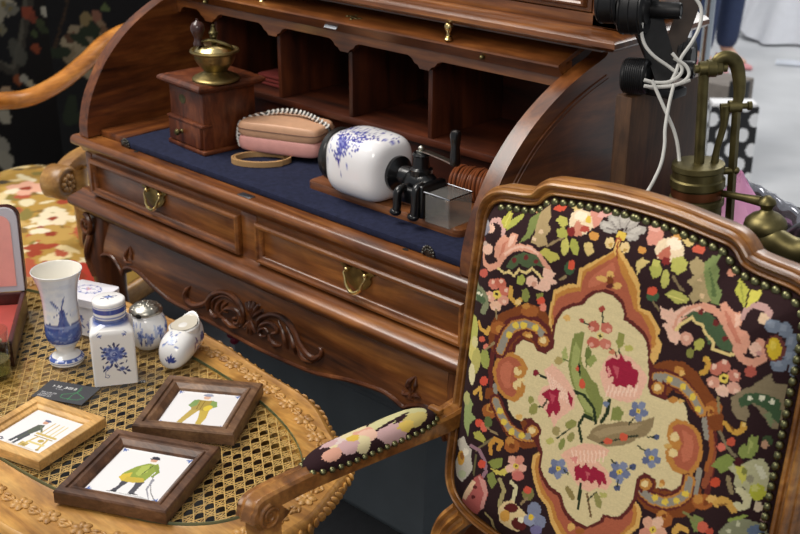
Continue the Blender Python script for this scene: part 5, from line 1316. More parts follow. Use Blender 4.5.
['p', '#d6b94a', 3233,-1,3231,-21,3221,-42,3204,-57,3184,-63,3165,-60,3153,-47,3149,-28,3155,-7,3170,12,3189,23,3209,24,3224,16],
['p', '#d6b94a', 3362,3,3361,-18,3351,-38,3334,-53,3314,-59,3296,-56,3284,-43,3280,-24,3286,-3,3300,15,3319,26,3338,28,3354,19],
['p', '#d6b94a', 3495,82,3494,61,3484,41,3467,27,3448,20,3430,24,3418,37,3414,56,3420,76,3434,94,3452,105,3471,106,3487,98],
['p', '#d6b94a', 3585,203,3584,183,3574,164,3558,149,3539,143,3521,147,3509,159,3505,178,3511,198,3525,216,3543,226,3562,228,3577,219],
['p', '#b67d3c', 3279,206,3279,183,3271,161,3256,146,3239,141,3222,147,3210,164,3206,186,3210,209,3222,228,3239,238,3256,237,3271,226],
['p', '#d3a75f', 3260,172,3259,160,3253,148,3243,140,3231,136,3221,138,3213,146,3211,157,3215,169,3223,180,3234,186,3246,187,3255,182],
['p', '#7c8347', 1777,1304,1798,1514,1926,1594,1945,1487,1930,1331,1976,1183,2066,1126,2136,1050,2210,1027,2273,910,2336,871,2336,718,2274,553,2130,600,2000,744,1875,904,1783,1102],
['p', '#9aa060', 1808,1289,1841,1427,1912,1351,1919,1150,2024,958,2152,801,2239,629,2106,655,1964,808,1836,1044],
['p', '#68733c', 1983,1350,2007,1458,2076,1382,2071,1254,2030,1164],
['p', '#8e9654', 2014,1259,2107,1367,2159,1310,2084,1183],
['p', '#a3a766', 1671,1242,1713,1333,1766,1199,1696,1097],
['p', '#c9553d', 2054,969,2054,940,2044,913,2026,896,2005,892,1985,902,1971,924,1966,953,1971,982,1986,1004,2005,1015,2026,1012,2044,995],
['p', '#c9553d', 1957,1126,1957,1108,1949,1091,1935,1080,1920,1076,1905,1082,1895,1094,1892,1112,1897,1129,1908,1144,1923,1151,1938,1150,1951,1141],
['l', '#27301f', 25,25,1928,1179,1967,1040],
['l', '#28331f', 42,42,1847,816,2061,831,2218,724,2274,553],
['l', '#28331f', 42,42,2126,260,2054,440,2105,584,2219,583],
['l', '#28331f', 45,45,2344,593,2402,722,2410,891],
['p', '#b4604f', 2129,1678,2109,1648,2074,1627,2034,1620,1997,1629,1972,1653,1965,1685,1977,1718,2006,1744,2044,1758,2084,1757,2115,1740,2132,1712],
['p', '#d49a86', 2059,1668,2057,1654,2049,1641,2036,1631,2021,1628,2007,1631,1997,1641,1995,1655,2000,1669,2011,1681,2026,1687,2041,1687,2053,1680],
['p', '#bb6a58', 2294,1714,2274,1684,2240,1663,2201,1657,2165,1666,2140,1689,2133,1721,2144,1754,2173,1780,2210,1794,2249,1792,2280,1775,2297,1747],
['p', '#d49a86', 2277,1721,2275,1707,2267,1694,2254,1685,2239,1682,2226,1685,2217,1695,2214,1708,2219,1722,2230,1734,2244,1740,2259,1740,2271,1733],
['p', '#b86250', 2155,1490,2134,1459,2100,1437,2059,1430,2022,1440,1997,1463,1990,1495,2002,1529,2031,1556,2070,1570,2109,1569,2141,1552,2157,1524],
['p', '#d49a86', 2084,1479,2083,1465,2075,1451,2061,1442,2046,1438,2032,1442,2023,1451,2020,1465,2025,1479,2037,1491,2051,1498,2066,1498,2078,1491],
['p', '#c07260', 2315,1525,2295,1494,2261,1473,2222,1466,2185,1475,2160,1498,2153,1530,2165,1563,2193,1590,2231,1604,2270,1603,2301,1586,2318,1558],
['p', '#d49a86', 2297,1532,2296,1518,2288,1504,2275,1495,2260,1491,2247,1495,2237,1504,2235,1518,2240,1532,2251,1544,2265,1550,2280,1550,2292,1544],
['p', '#d8c27a', 2194,1626,2192,1605,2180,1585,2160,1571,2137,1566,2117,1571,2103,1586,2099,1606,2107,1627,2123,1645,2145,1654,2167,1654,2185,1644],
['p', '#3a3a20', 2169,1612,2168,1603,2163,1594,2154,1587,2144,1585,2134,1587,2128,1594,2127,1603,2130,1612,2137,1620,2147,1624,2157,1624,2165,1620],
['l', '#2d3326', 20,20,2122,1904,2160,1769],
['l', '#2d3326', 20,20,1907,1700,1995,1679],
['p', '#9e4338', 2157,1939,2155,1922,2145,1905,2128,1894,2110,1890,2092,1895,2081,1907,2078,1923,2084,1941,2098,1955,2116,1963,2135,1962,2149,1954],
['p', '#9e4338', 1912,1720,1911,1704,1902,1690,1887,1680,1870,1676,1855,1680,1845,1690,1842,1705,1848,1720,1860,1733,1876,1740,1893,1740,1906,1733],
['l', '#4a5434', 17,17,2303,1509,2388,1489],
['p', '#8b8c4a', 2384,1732,2467,1723,2473,1616,2422,1525,2367,1605],
['p', '#b3ae5e', 2477,1593,2576,1638,2611,1590,2515,1533],
['l', '#2d3326', 22,22,2420,1537,2452,1437],
['p', '#e2b199', 1456,934,1557,1048,1713,1000,1848,894,1937,798,1954,623,1857,507,1759,390,1720,268,1636,408,1540,438,1417,537,1465,701,1556,787],
['l', '#ecc7b0', 20,20,1503,925,1615,704],
['l', '#ecc7b0', 20,20,1551,903,1662,695],
['l', '#ecc7b0', 20,20,1600,882,1708,686],
['l', '#ecc7b0', 20,20,1648,860,1754,677],
['l', '#ecc7b0', 20,20,1696,839,1799,668],
['l', '#ecc7b0', 20,20,1744,817,1845,659],
['l', '#ecc7b0', 20,20,1792,796,1890,651],
['p', '#97213a', 1464,621,1567,726,1627,722,1663,774,1725,758,1716,637,1775,554,1722,429,1669,474,1628,365,1569,449,1594,565,1529,593],
['p', '#b84a58', 1573,688,1680,676,1643,543],
['p', '#97213a', 1835,799,1912,737,1926,612,1890,651,1852,701],
['l', '#28331f', 22,22,1374,428,1520,470,1562,579],
['p', '#8f8d4e', 1449,393,1432,355,1404,325,1373,310,1344,315,1326,337,1321,372,1332,411,1355,447,1386,469,1417,474,1441,461,1452,432],
['p', '#8f8d4e', 1376,509,1375,483,1364,460,1346,444,1325,439,1305,446,1292,464,1288,488,1294,513,1309,533,1329,544,1350,543,1367,530],
['l', '#2d3326', 25,25,1379,854,1501,846],
['p', '#7c2430', 1394,873,1392,853,1380,833,1360,819,1338,813,1318,818,1305,831,1302,850,1309,870,1325,888,1347,898,1369,898,1386,889],
['p', '#e2b199', 2246,1291,2307,1412,2431,1479,2576,1493,2720,1433,2844,1332,2789,1066,2650,952,2491,929,2351,940,2276,1050,2228,1159],
['l', '#ecc9b2', 20,20,2353,928,2371,1060],
['l', '#ecc9b2', 20,20,2405,947,2422,1079],
['l', '#ecc9b2', 20,20,2457,966,2474,1098],
['l', '#ecc9b2', 20,20,2508,986,2525,1117],
['l', '#ecc9b2', 20,20,2559,1005,2575,1135],
['l', '#ecc9b2', 20,20,2609,1024,2626,1154],
['l', '#ecc9b2', 20,20,2660,1042,2676,1172],
['l', '#ecc9b2', 20,20,2710,1061,2725,1191],
['p', '#97213a', 2268,1323,2348,1413,2431,1405,2456,1488,2537,1418,2583,1458,2637,1380,2720,1360,2729,1241,2692,1154,2621,1177,2592,1117,2522,1128,2476,1086,2403,1110,2414,1201,2354,1154,2298,1234],
['p', '#b9525c', 2363,1332,2461,1317,2456,1191],
['p', '#d98f86', 2315,1290,2384,1215,2328,1145],
['l', '#7b4a3e', 25,25,2346,1499,2397,1443],
['p', '#c07a5a', 2376,1485,2374,1467,2364,1450,2348,1438,2329,1434,2312,1438,2301,1450,2298,1467,2304,1485,2318,1499,2335,1508,2354,1508,2368,1499],
['p', '#e2b096', 1861,-35,1985,110,2177,254,2381,311,2522,305,2483,211,2361,108,2527,47,2618,-70,2558,-201,2448,-223,2324,-331,2176,-316,2091,-246,2005,-176,1960,-87],
['l', '#edc9b0', 20,20,2019,84,2070,-41],
['l', '#edc9b0', 20,20,2073,106,2119,-21],
['l', '#edc9b0', 20,20,2127,129,2167,0],
['l', '#edc9b0', 20,20,2181,151,2216,20],
['l', '#edc9b0', 20,20,2235,173,2264,41],
['l', '#edc9b0', 20,20,2288,195,2312,61],
['l', '#edc9b0', 20,20,2341,217,2360,81],
['l', '#edc9b0', 20,20,2394,239,2407,101],
['l', '#edc9b0', 20,20,2446,261,2454,121],
['p', '#97213a', 2083,-116,2142,-37,2178,-75,2234,15,2301,-36,2347,23,2437,-4,2510,-12,2562,-147,2488,-127,2459,-205,2404,-137,2360,-209,2298,-183,2249,-231,2186,-205,2141,-278],
['p', '#bb5a60', 2236,-77,2312,-97,2283,-176],
['p', '#d98c80', 2006,-14,2111,56,2101,-54],
['l', '#28331f', 42,42,2210,-275,2219,-432,2225,-591],
['p', '#8a7a4a', 2115,-418,2143,-452,2157,-486,2154,-512,2134,-525,2103,-521,2067,-501,2034,-470,2012,-435,2007,-403,2019,-383,2045,-379,2080,-392],
['p', '#8f8a52', 2518,-351,2535,-392,2540,-431,2530,-459,2508,-469,2479,-460,2449,-433,2426,-394,2415,-353,2418,-319,2434,-300,2461,-299,2491,-318],
['l', '#6f5638', 32,32,2315,-362,2369,-499,2420,-623],
['l', '#28331f', 17,17,2342,-430,2431,-284],
['p', '#b0ab62', 2484,-261,2593,-238,2575,-299,2497,-334],
['p', '#8c7957', 2193,326,2241,462,2348,569,2465,615,2613,711,2768,747,2933,862,3011,929,3001,777,2945,655,2851,592,2762,493,2642,405,2463,319,2324,314],
['p', '#a08c68', 2251,402,2396,537,2624,652,2870,775,2783,665,2539,517,2366,396],
['l', '#2d3326', 20,20,2376,336,2528,423,2698,543,2846,615],
['p', '#c8583f', 2533,425,2530,404,2515,382,2491,364,2463,356,2438,358,2423,370,2419,389,2429,412,2449,432,2476,445,2503,449,2523,441],
['p', '#c8583f', 2725,554,2722,529,2707,505,2682,486,2654,478,2628,481,2612,496,2608,519,2617,544,2638,566,2665,580,2692,582,2714,573],
['p', '#7f8648', 2457,815,2542,873,2621,815,2587,701,2470,668],
['p', '#6e7a90', 2409,848,2408,830,2398,812,2382,799,2363,794,2346,798,2334,810,2331,827,2337,846,2351,861,2369,870,2387,871,2402,863],
['p', '#6d7590', 2924,918,2915,895,2895,877,2869,866,2843,867,2822,877,2812,896,2815,919,2830,940,2854,955,2881,960,2904,954,2920,939],
['p', '#7b839c', 2823,784,2800,781,2780,791,2767,811,2765,837,2774,862,2791,882,2814,891,2836,887,2853,872,2860,848,2857,822,2844,799],
['p', '#5c6484', 2686,822,2682,843,2689,868,2708,891,2733,906,2759,911,2780,905,2791,887,2789,864,2776,840,2754,820,2727,809,2703,810],
['p', '#6d7590', 2704,980,2724,996,2749,1001,2773,995,2791,979,2798,957,2794,933,2778,913,2755,903,2730,903,2708,914,2695,934,2694,958],
['p', '#7b839c', 2851,1038,2868,1027,2876,1006,2872,980,2858,954,2837,936,2814,928,2793,933,2780,950,2778,974,2787,1001,2805,1023,2828,1037],
['p', '#d6b94a', 2829,921,2828,906,2820,892,2807,881,2792,877,2778,880,2769,890,2766,904,2771,919,2782,932,2796,939,2811,940,2823,933],
['p', '#3c2a1c', 2809,913,2809,908,2806,903,2801,899,2796,897,2791,899,2788,902,2787,907,2788,912,2792,917,2797,920,2803,920,2807,917],
['l', '#2d3326', 20,20,2757,806,2708,711],
['p', '#6d7590', 3184,439,3176,416,3156,397,3131,386,3105,386,3085,396,3075,415,3077,438,3092,459,3115,475,3142,480,3165,475,3181,460],
['p', '#7b839c', 3086,302,3064,298,3044,308,3031,328,3029,354,3037,380,3054,400,3076,409,3098,406,3115,391,3122,368,3119,341,3106,317],
['p', '#5c6484', 2951,337,2946,358,2954,383,2972,407,2997,423,3022,429,3043,422,3054,405,3052,382,3039,357,3017,336,2991,325,2968,325],
['p', '#6d7590', 2968,497,2987,513,3012,519,3036,513,3053,498,3061,475,3056,451,3041,431,3018,420,2993,419,2972,430,2959,450,2957,474],
['p', '#7b839c', 3112,559,3129,548,3136,527,3133,500,3120,474,3099,455,3076,446,3056,451,3043,468,3041,492,3049,519,3067,543,3090,557],
['p', '#d6b94a', 3091,440,3090,425,3083,410,3070,399,3055,395,3041,398,3032,407,3029,421,3034,437,3045,450,3059,458,3074,458,3085,452],
['p', '#3c2a1c', 3072,431,3071,426,3069,421,3064,417,3059,415,3054,416,3051,420,3050,425,3051,430,3055,435,3060,438,3065,438,3070,436],
['l', '#2d3326', 20,20,2966,475,2868,498],
['p', '#6d7590', 2003,-199,1993,-224,1970,-246,1941,-258,1912,-260,1889,-249,1878,-229,1882,-204,1899,-180,1926,-162,1956,-155,1983,-160,2000,-176],
['p', '#7b839c', 1888,-351,1862,-356,1840,-347,1826,-325,1824,-297,1834,-268,1855,-246,1880,-235,1904,-237,1923,-253,1931,-279,1927,-308,1911,-334],
['p', '#5c6484', 1736,-318,1731,-295,1740,-267,1761,-241,1790,-222,1819,-215,1842,-222,1854,-240,1852,-266,1836,-293,1811,-316,1781,-330,1754,-330],
['p', '#6d7590', 1759,-143,1782,-125,1810,-117,1837,-123,1856,-139,1864,-164,1858,-190,1840,-212,1814,-225,1786,-226,1762,-215,1748,-194,1747,-168],
['p', '#7b839c', 1925,-71,1943,-82,1952,-105,1947,-134,1931,-163,1907,-184,1881,-194,1858,-190,1844,-172,1842,-146,1852,-116,1873,-90,1899,-74],
['p', '#d6b94a', 1898,-201,1896,-218,1887,-234,1872,-246,1855,-251,1840,-248,1830,-238,1827,-223,1833,-206,1845,-192,1862,-183,1878,-181,1891,-188],
['p', '#3c2a1c', 1875,-211,1875,-217,1871,-222,1866,-227,1860,-229,1855,-228,1851,-224,1850,-219,1852,-213,1856,-207,1862,-204,1868,-204,1873,-206],
['l', '#2d3326', 22,22,1950,-199,2013,-226],
['p', '#6d7590', 2836,108,2825,82,2803,60,2773,46,2743,46,2720,57,2708,79,2712,105,2729,130,2756,148,2787,155,2814,149,2832,133],
['p', '#7b839c', 2721,-51,2694,-55,2671,-45,2657,-22,2654,7,2664,38,2684,61,2710,72,2735,69,2754,52,2763,25,2759,-5,2744,-33],
['p', '#5c6484', 2564,-13,2559,11,2568,40,2589,67,2618,87,2647,94,2671,87,2684,67,2682,40,2667,11,2641,-13,2611,-27,2583,-27],
['p', '#6d7590', 2585,171,2608,190,2636,197,2664,191,2684,173,2692,148,2687,120,2669,97,2643,83,2614,82,2589,95,2574,117,2573,145],
['p', '#7b839c', 2753,244,2772,232,2781,208,2777,178,2761,148,2737,125,2710,115,2687,120,2672,139,2669,167,2680,198,2701,225,2727,242],
['p', '#d6b94a', 2728,108,2727,90,2718,73,2703,61,2685,55,2670,58,2659,69,2656,85,2661,103,2674,118,2690,127,2707,129,2721,121],
['p', '#3c2a1c', 2705,98,2705,92,2701,85,2696,81,2690,79,2684,80,2680,84,2679,90,2681,96,2686,102,2692,105,2698,105,2703,103],
['l', '#2d3326', 20,20,2557,190,2630,169],
['p', '#4a5270', 2739,-95,2737,-114,2726,-133,2707,-148,2686,-155,2667,-153,2655,-142,2652,-124,2658,-105,2674,-87,2694,-76,2715,-74,2731,-80],
['l', '#2d3326', 20,20,2691,-12,2691,-90],
['p', '#4a5270', 3114,711,3113,692,3103,674,3087,660,3068,655,3051,659,3039,671,3036,689,3042,708,3055,724,3073,734,3091,734,3106,726],
['l', '#2d3326', 18,18,2972,653,3057,688],
['p', '#4a5270', 2894,243,2893,222,2882,202,2865,187,2844,181,2825,184,2812,197,2809,217,2815,238,2830,256,2850,267,2870,268,2886,259],
['l', '#2d3326', 18,18,2770,152,2839,219],
['l', '#28331f', 20,20,1783,160,1870,262,1955,362],
['p', '#8a8a4c', 2017,469,2024,444,2013,411,1987,378,1952,352,1915,340,1886,344,1870,364,1872,394,1892,428,1923,458,1960,478,1994,481],
['p', '#9a8c5a', 1810,264,1809,233,1795,204,1771,183,1744,176,1719,184,1702,205,1697,235,1705,267,1724,292,1750,307,1777,306,1799,291],
['p', '#b3ae62', 1747,106,1744,84,1729,61,1705,43,1678,35,1654,37,1638,50,1634,71,1644,94,1664,115,1691,128,1717,131,1738,123],
['p', '#7f8648', 1907,119,1897,81,1879,50,1858,34,1839,36,1826,56,1822,89,1828,128,1843,164,1862,188,1883,195,1899,184,1908,156],
['p', '#8f8a52', 2020,252,2007,221,1987,196,1964,184,1943,187,1929,205,1926,234,1934,266,1952,295,1974,314,1997,318,2014,307,2023,283],
['l', '#5c6a3a', 17,17,1699,1162,1800,1172],
['p', '#a8955c', 1697,1136,1694,1109,1680,1084,1657,1066,1630,1059,1606,1066,1589,1085,1585,1110,1593,1137,1613,1160,1639,1172,1665,1171,1686,1158],
['l', '#c49a90', 55,55,558,2353,507,2472,383,2523,277,2488,253,2413],
['p', '#e0b59e', 389,2424,395,2399,384,2375,341,2350,280,2333,203,2321,99,2306,42,2312,123,2372,217,2425,283,2451,332,2457,366,2445],
['p', '#d2967d', 471,2100,464,2227,515,2341,572,2392,630,2371,660,2439,752,2451,775,2373,750,2268,680,2174,588,2058],
['p', '#c07a62', 581,2297,640,2350,627,2198,563,2102],
['p', '#e0b59e', 649,2400,729,2433,726,2336,677,2249],
['l', '#d2967d', 80,80,204,2030,251,1944,424,1928,562,2012,626,2134,709,2245,830,2315,999,2337,1150,2293,1271,2203,1358,2128],
['l', '#e0b59e', 30,30,648,2178,735,2264,843,2323,995,2348,1131,2312],
['p', '#e0b59e', 433,2178,429,2143,401,2108,354,2079,289,2060,208,2048,97,2032,38,2042,138,2117,238,2178,314,2210,373,2218,414,2206],
['p', '#bfa89a', 276,2202,272,2186,250,2166,207,2144,127,2112,26,2078,15,2089,13,2103,19,2119,34,2132,165,2190,227,2209,261,2211],
['p', '#4b5a3c', 692,2024,767,2173,921,2278,1120,2291,1261,2175,1127,2174,1005,2095,878,2122,795,2016],
['p', '#6a2a28', 835,2154,833,2139,823,2124,807,2114,788,2110,772,2115,761,2125,758,2140,764,2156,777,2169,795,2176,813,2175,827,2167],
['p', '#6a2a28', 1003,2233,1002,2218,992,2203,977,2193,958,2190,942,2194,931,2205,927,2220,933,2235,946,2247,963,2254,981,2254,996,2246],
['p', '#6a2a28', 1154,2226,1153,2212,1144,2198,1129,2189,1112,2186,1097,2190,1088,2200,1085,2213,1090,2228,1102,2239,1119,2246,1135,2245,1148,2238],
['l', '#d8c080', 32,32,569,1975,674,1942,746,1982,830,1949,890,2049,1000,2031,1076,2122,1207,2059,1308,1988],
['p', '#e0b59e', 1233,2167,1350,2176,1427,2149,1380,2085,1473,2050,1380,1997,1364,1917,1251,1883,1145,1889,1075,1945,1094,2014,1182,2027,1255,2036],
['p', '#e0b59e', 1165,1984,1162,1950,1141,1918,1108,1896,1071,1889,1037,1899,1015,1922,1009,1955,1022,1989,1050,2016,1086,2031,1123,2030,1151,2013],
['p', '#c48f78', 1174,1949,1172,1933,1162,1918,1147,1908,1129,1904,1112,1908,1102,1919,1099,1934,1106,1950,1119,1963,1136,1970,1154,1970,1168,1962],
['p', '#2c1b1d', 1150,2042,1229,2015,1194,1955],
['p', '#b2ab4c', 417,2524,447,2647,514,2635,568,2545,577,2454,507,2460],
['p', '#a3a54e', 569,2440,556,2577,676,2690,700,2623,641,2516],
['l', '#c9c268', 15,15,514,2485,486,2628],
['p', '#737d45', 814,2359,871,2506,809,2643,867,2722,929,2752,987,2609,952,2457],
['p', '#a58f66', 929,2752,1045,2867,1152,2771,1146,2701,1232,2630,1191,2549,1250,2457,1139,2401,990,2408,995,2540],
['p', '#d3b694', 1133,2580,1134,2567,1125,2554,1110,2545,1091,2541,1072,2544,1058,2552,1051,2563,1054,2576,1067,2588,1085,2595,1106,2596,1123,2591],
['p', '#d3b694', 1051,2473,1052,2461,1045,2449,1031,2441,1015,2438,999,2441,988,2449,982,2460,985,2472,995,2482,1011,2488,1028,2488,1043,2483],
['p', '#c98f5c', 765,2695,827,2756,843,2716],
['p', '#b5ac54', 1140,2340,1216,2410,1413,2391,1459,2343,1327,2263],
['l', '#8f7b58', 30,30,1240,2441,1370,2549,1461,2619],
['p', '#c2513a', 1276,2900,1284,2884,1271,2865,1240,2847,1200,2834,1159,2829,1127,2834,1111,2847,1114,2865,1136,2884,1171,2900,1213,2908,1251,2909],
['p', '#b98a60', 861,2743,865,2734,855,2723,833,2713,806,2707,779,2706,758,2710,747,2718,748,2727,762,2737,785,2744,814,2748,842,2748],
['p', '#b0ab56', 1239,2747,1269,2810,1362,2810,1429,2737,1368,2688],
['p', '#a3a24e', 1299,2647,1375,2701,1476,2681,1470,2598,1358,2581],
['p', '#bdb660', 1544,2507,1544,2458,1531,2417,1508,2394,1481,2395,1456,2420,1439,2462,1431,2512,1435,2557,1451,2588,1475,2598,1504,2585,1529,2553],
['p', '#a0a24c', 1670,2556,1687,2513,1687,2474,1670,2447,1641,2440,1607,2454,1575,2486,1551,2528,1541,2569,1547,2602,1569,2618,1602,2615,1639,2593],
['p', '#dcc6a4', 1423,2769,1394,2862,1464,2932,1612,2924,1741,2879,1771,2800,1711,2707,1606,2657,1497,2698],
['p', '#c08068', 1499,2721,1525,2817,1628,2776,1670,2673,1566,2647],
['p', '#ead9be', 1620,2883,1628,2860,1614,2837,1580,2820,1536,2812,1491,2816,1455,2831,1437,2852,1439,2876,1463,2896,1502,2909,1549,2911,1592,2902],
['p', '#a8493c', 1734,2768,1736,2751,1723,2734,1698,2722,1667,2716,1637,2719,1614,2730,1605,2745,1611,2763,1630,2778,1659,2787,1690,2789,1717,2782],
['p', '#d4b24a', 1690,2862,1699,2844,1697,2828,1685,2818,1666,2815,1644,2822,1624,2836,1610,2853,1605,2871,1611,2884,1627,2890,1649,2888,1672,2878],
['p', '#7b2a27', 1562,2697,1567,2673,1557,2651,1535,2636,1506,2631,1477,2639,1455,2656,1443,2680,1445,2704,1460,2722,1485,2732,1516,2730,1544,2718],
['p', '#cb8a78', 1595,2941,1709,2947,1809,2917,1824,2845,1777,2790,1700,2859],
['p', '#d6a096', 1872,2992,1883,2976,1875,2955,1851,2932,1815,2914,1776,2904,1744,2906,1726,2918,1726,2939,1742,2962,1773,2982,1810,2996,1846,2999],
['p', '#cfb678', 1468,2944,1476,2928,1468,2912,1445,2900,1413,2895,1379,2898,1351,2908,1335,2922,1335,2939,1350,2953,1378,2961,1412,2962,1444,2956],
['p', '#c78c46', 1888,2712,1882,2691,1863,2674,1833,2666,1801,2668,1774,2681,1758,2701,1755,2723,1767,2742,1792,2755,1823,2757,1855,2750,1878,2734],
['p', '#cdb374', 1726,2607,1824,2645,1886,2545,1823,2469,1751,2532],
['p', '#a69f96', 2073,2838,2063,2813,2027,2795,1973,2787,1913,2793,1861,2810,1828,2834,1822,2860,1844,2881,1890,2894,1950,2894,2009,2883,2053,2863],
['p', '#b7b0a6', 2005,2846,1999,2834,1977,2825,1944,2822,1908,2824,1877,2833,1857,2845,1854,2858,1868,2869,1896,2875,1932,2875,1967,2869,1993,2859],
['p', '#a69f96', 2090,2860,2062,2845,2017,2845,1964,2859,1915,2885,1880,2916,1867,2945,1881,2966,1918,2973,1971,2967,2026,2947,2070,2918,2093,2887],
['p', '#b7b0a6', 2030,2886,2015,2879,1989,2881,1957,2890,1927,2905,1904,2923,1896,2938,1902,2948,1924,2951,1954,2946,1987,2934,2014,2917,2030,2900],
['p', '#a69f96', 2144,2966,2163,2928,2160,2896,2136,2877,2099,2877,2056,2895,2017,2927,1988,2965,1976,3000,1986,3025,2016,3034,2060,3025,2107,3001],
['p', '#b7b0a6', 2097,2968,2106,2949,2103,2933,2088,2923,2066,2923,2041,2931,2019,2947,2004,2966,2000,2983,2008,2996,2027,3001,2052,2997,2077,2986],
['p', '#a69f96', 2220,3017,2251,2997,2268,2967,2266,2932,2245,2901,2211,2882,2173,2878,2140,2892,2118,2919,2111,2954,2121,2987,2146,3012,2182,3022],
['p', '#b7b0a6', 2190,2997,2205,2987,2213,2969,2211,2949,2199,2930,2181,2918,2161,2915,2144,2922,2133,2937,2131,2956,2138,2976,2152,2992,2171,2999],
['p', '#a69f96', 2388,2929,2400,2906,2388,2877,2354,2849,2307,2828,2258,2820,2219,2826,2198,2846,2200,2874,2223,2904,2263,2928,2311,2942,2356,2942],
['p', '#b7b0a6', 2335,2917,2340,2905,2331,2889,2311,2873,2283,2861,2255,2855,2233,2857,2222,2867,2225,2881,2240,2898,2265,2913,2293,2922,2318,2923],
['p', '#a69f96', 2363,2828,2362,2809,2342,2791,2308,2779,2267,2775,2229,2780,2203,2793,2194,2812,2205,2831,2232,2846,2271,2854,2311,2853,2344,2844],
['p', '#b7b0a6', 2313,2829,2311,2820,2299,2810,2278,2804,2254,2801,2231,2803,2216,2810,2212,2819,2219,2829,2236,2837,2259,2841,2283,2841,2303,2837],
['l', '#857e78', 15,15,2084,2816,1934,2833],
['l', '#857e78', 15,15,2088,2834,1949,2896],
['l', '#857e78', 15,15,2108,2848,2021,2944],
['l', '#857e78', 15,15,2143,2849,2153,2947],
['l', '#857e78', 15,15,2168,2838,2245,2912],
['p', '#d0b04a', 2206,2808,2213,2783,2205,2759,2183,2744,2154,2740,2123,2748,2097,2767,2083,2792,2083,2817,2097,2836,2122,2845,2154,2843,2184,2830],
['p', '#d6ba84', 2112,2708,2117,2680,2107,2655,2083,2638,2052,2633,2022,2643,1998,2663,1986,2691,1989,2718,2005,2739,2032,2749,2064,2747,2093,2732],
['p', '#d6ba84', 2314,2710,2318,2683,2306,2658,2282,2642,2251,2637,2221,2646,2198,2665,2187,2691,2190,2718,2207,2738,2234,2748,2266,2746,2295,2732],
['p', '#9c4a30', 2178,2752,2182,2735,2177,2719,2164,2709,2146,2707,2127,2713,2112,2726,2103,2743,2103,2760,2112,2772,2128,2779,2147,2777,2165,2767],
['p', '#b7924e', 2097,2682,2099,2672,2094,2662,2084,2656,2072,2654,2060,2657,2051,2664,2047,2674,2049,2684,2056,2692,2067,2696,2080,2696,2090,2690],
['p', '#b7924e', 2287,2675,2288,2665,2284,2656,2274,2650,2262,2648,2251,2651,2242,2658,2238,2668,2240,2678,2247,2685,2258,2690,2270,2689,2280,2684],
['l', '#d3a75f', 63,63,2148,2717,2162,2620],
['l', '#8c4a2c', 20,20,2144,2727,2195,2560],
['p', '#cb8a78', 2443,2844,2434,2925,2490,2978,2582,2958,2639,2869,2593,2806,2516,2787],
['p', '#d9a292', 2536,2968,2543,2950,2533,2934,2509,2921,2477,2917,2444,2920,2418,2932,2404,2948,2406,2966,2423,2980,2451,2989,2484,2989,2515,2982],
['p', '#c79250', 2699,2903,2727,2959,2817,2949,2827,2892],
['p', '#dcc6a4', 2597,2754,2597,2839,2658,2894,2767,2909,2892,2866,2943,2787,2893,2701,2785,2673,2679,2689],
['p', '#ead9be', 2870,2858,2867,2831,2843,2810,2804,2801,2759,2806,2719,2823,2691,2849,2683,2877,2696,2901,2727,2915,2770,2917,2815,2906,2851,2885],
['p', '#b06450', 2648,2703,2685,2776,2748,2833,2812,2744,2762,2668],
['p', '#7b2a27', 2828,2695,2831,2675,2822,2657,2803,2644,2779,2640,2755,2646,2737,2661,2729,2681,2732,2701,2746,2716,2768,2724,2792,2723,2814,2713],
['p', '#cdb374', 2834,2913,2939,2955,2986,2926,2944,2858],
['p', '#c9b272', 2439,2581,2507,2644,2604,2626,2530,2538,2489,2446],
['p', '#c78c46', 2514,2733,2517,2714,2507,2696,2486,2683,2460,2679,2434,2684,2415,2698,2406,2716,2410,2736,2425,2751,2449,2760,2475,2759,2499,2750],
['p', '#adaa58', 2832,2728,2928,2773,3020,2733,3035,2653,2967,2581,2871,2609],
['p', '#aeab5a', 2882,2508,2884,2459,2873,2418,2852,2396,2828,2397,2805,2422,2788,2465,2781,2514,2784,2560,2797,2590,2819,2600,2845,2587,2868,2554],
['p', '#a5a552', 2613,2561,2661,2641,2756,2622,2775,2527,2692,2458],
['p', '#b7b35e', 2722,2646,2724,2626,2715,2608,2697,2595,2674,2592,2652,2598,2636,2612,2628,2632,2632,2651,2646,2667,2666,2675,2689,2673,2709,2663],
['p', '#c25a44', 3129,2878,3131,2859,3117,2843,3090,2832,3056,2830,3023,2837,2998,2851,2988,2870,2993,2888,3014,2902,3045,2908,3080,2905,3110,2895],
['p', '#c98a70', 3515,2729,3520,2711,3515,2696,3499,2686,3477,2684,3455,2691,3438,2706,3429,2724,3430,2742,3441,2755,3459,2760,3480,2756,3500,2745],
['l', '#7a6a4c', 32,32,2915,2555,3030,2454,3084,2437],
['p', '#a08e66', 3041,2738,3087,2801,3184,2773,3246,2748,3278,2608,3406,2426,3356,2369,3271,2389,3216,2329,3141,2397,3187,2488,3091,2538,3141,2628,3078,2664],
['p', '#74824f', 3194,2776,3230,2844,3310,2871,3310,2782,3372,2710,3381,2599,3474,2528,3498,2388,3419,2387,3321,2511,3247,2644],
['p', '#54653c', 3256,2750,3335,2641,3449,2459,3392,2465],
['p', '#c9ac84', 3315,2445,3316,2433,3310,2422,3300,2415,3288,2413,3276,2417,3268,2426,3264,2438,3267,2450,3275,2459,3286,2463,3298,2462,3309,2456],
['p', '#c9ac84', 3240,2599,3241,2589,3237,2581,3230,2575,3220,2574,3211,2578,3204,2586,3201,2595,3203,2605,3209,2612,3218,2616,3227,2614,3235,2608],
['p', '#aeab5a', 2870,2338,2943,2406,3066,2409,3170,2372,3135,2316,3022,2269],
['l', '#cfc670', 17,17,2908,2338,3105,2341],
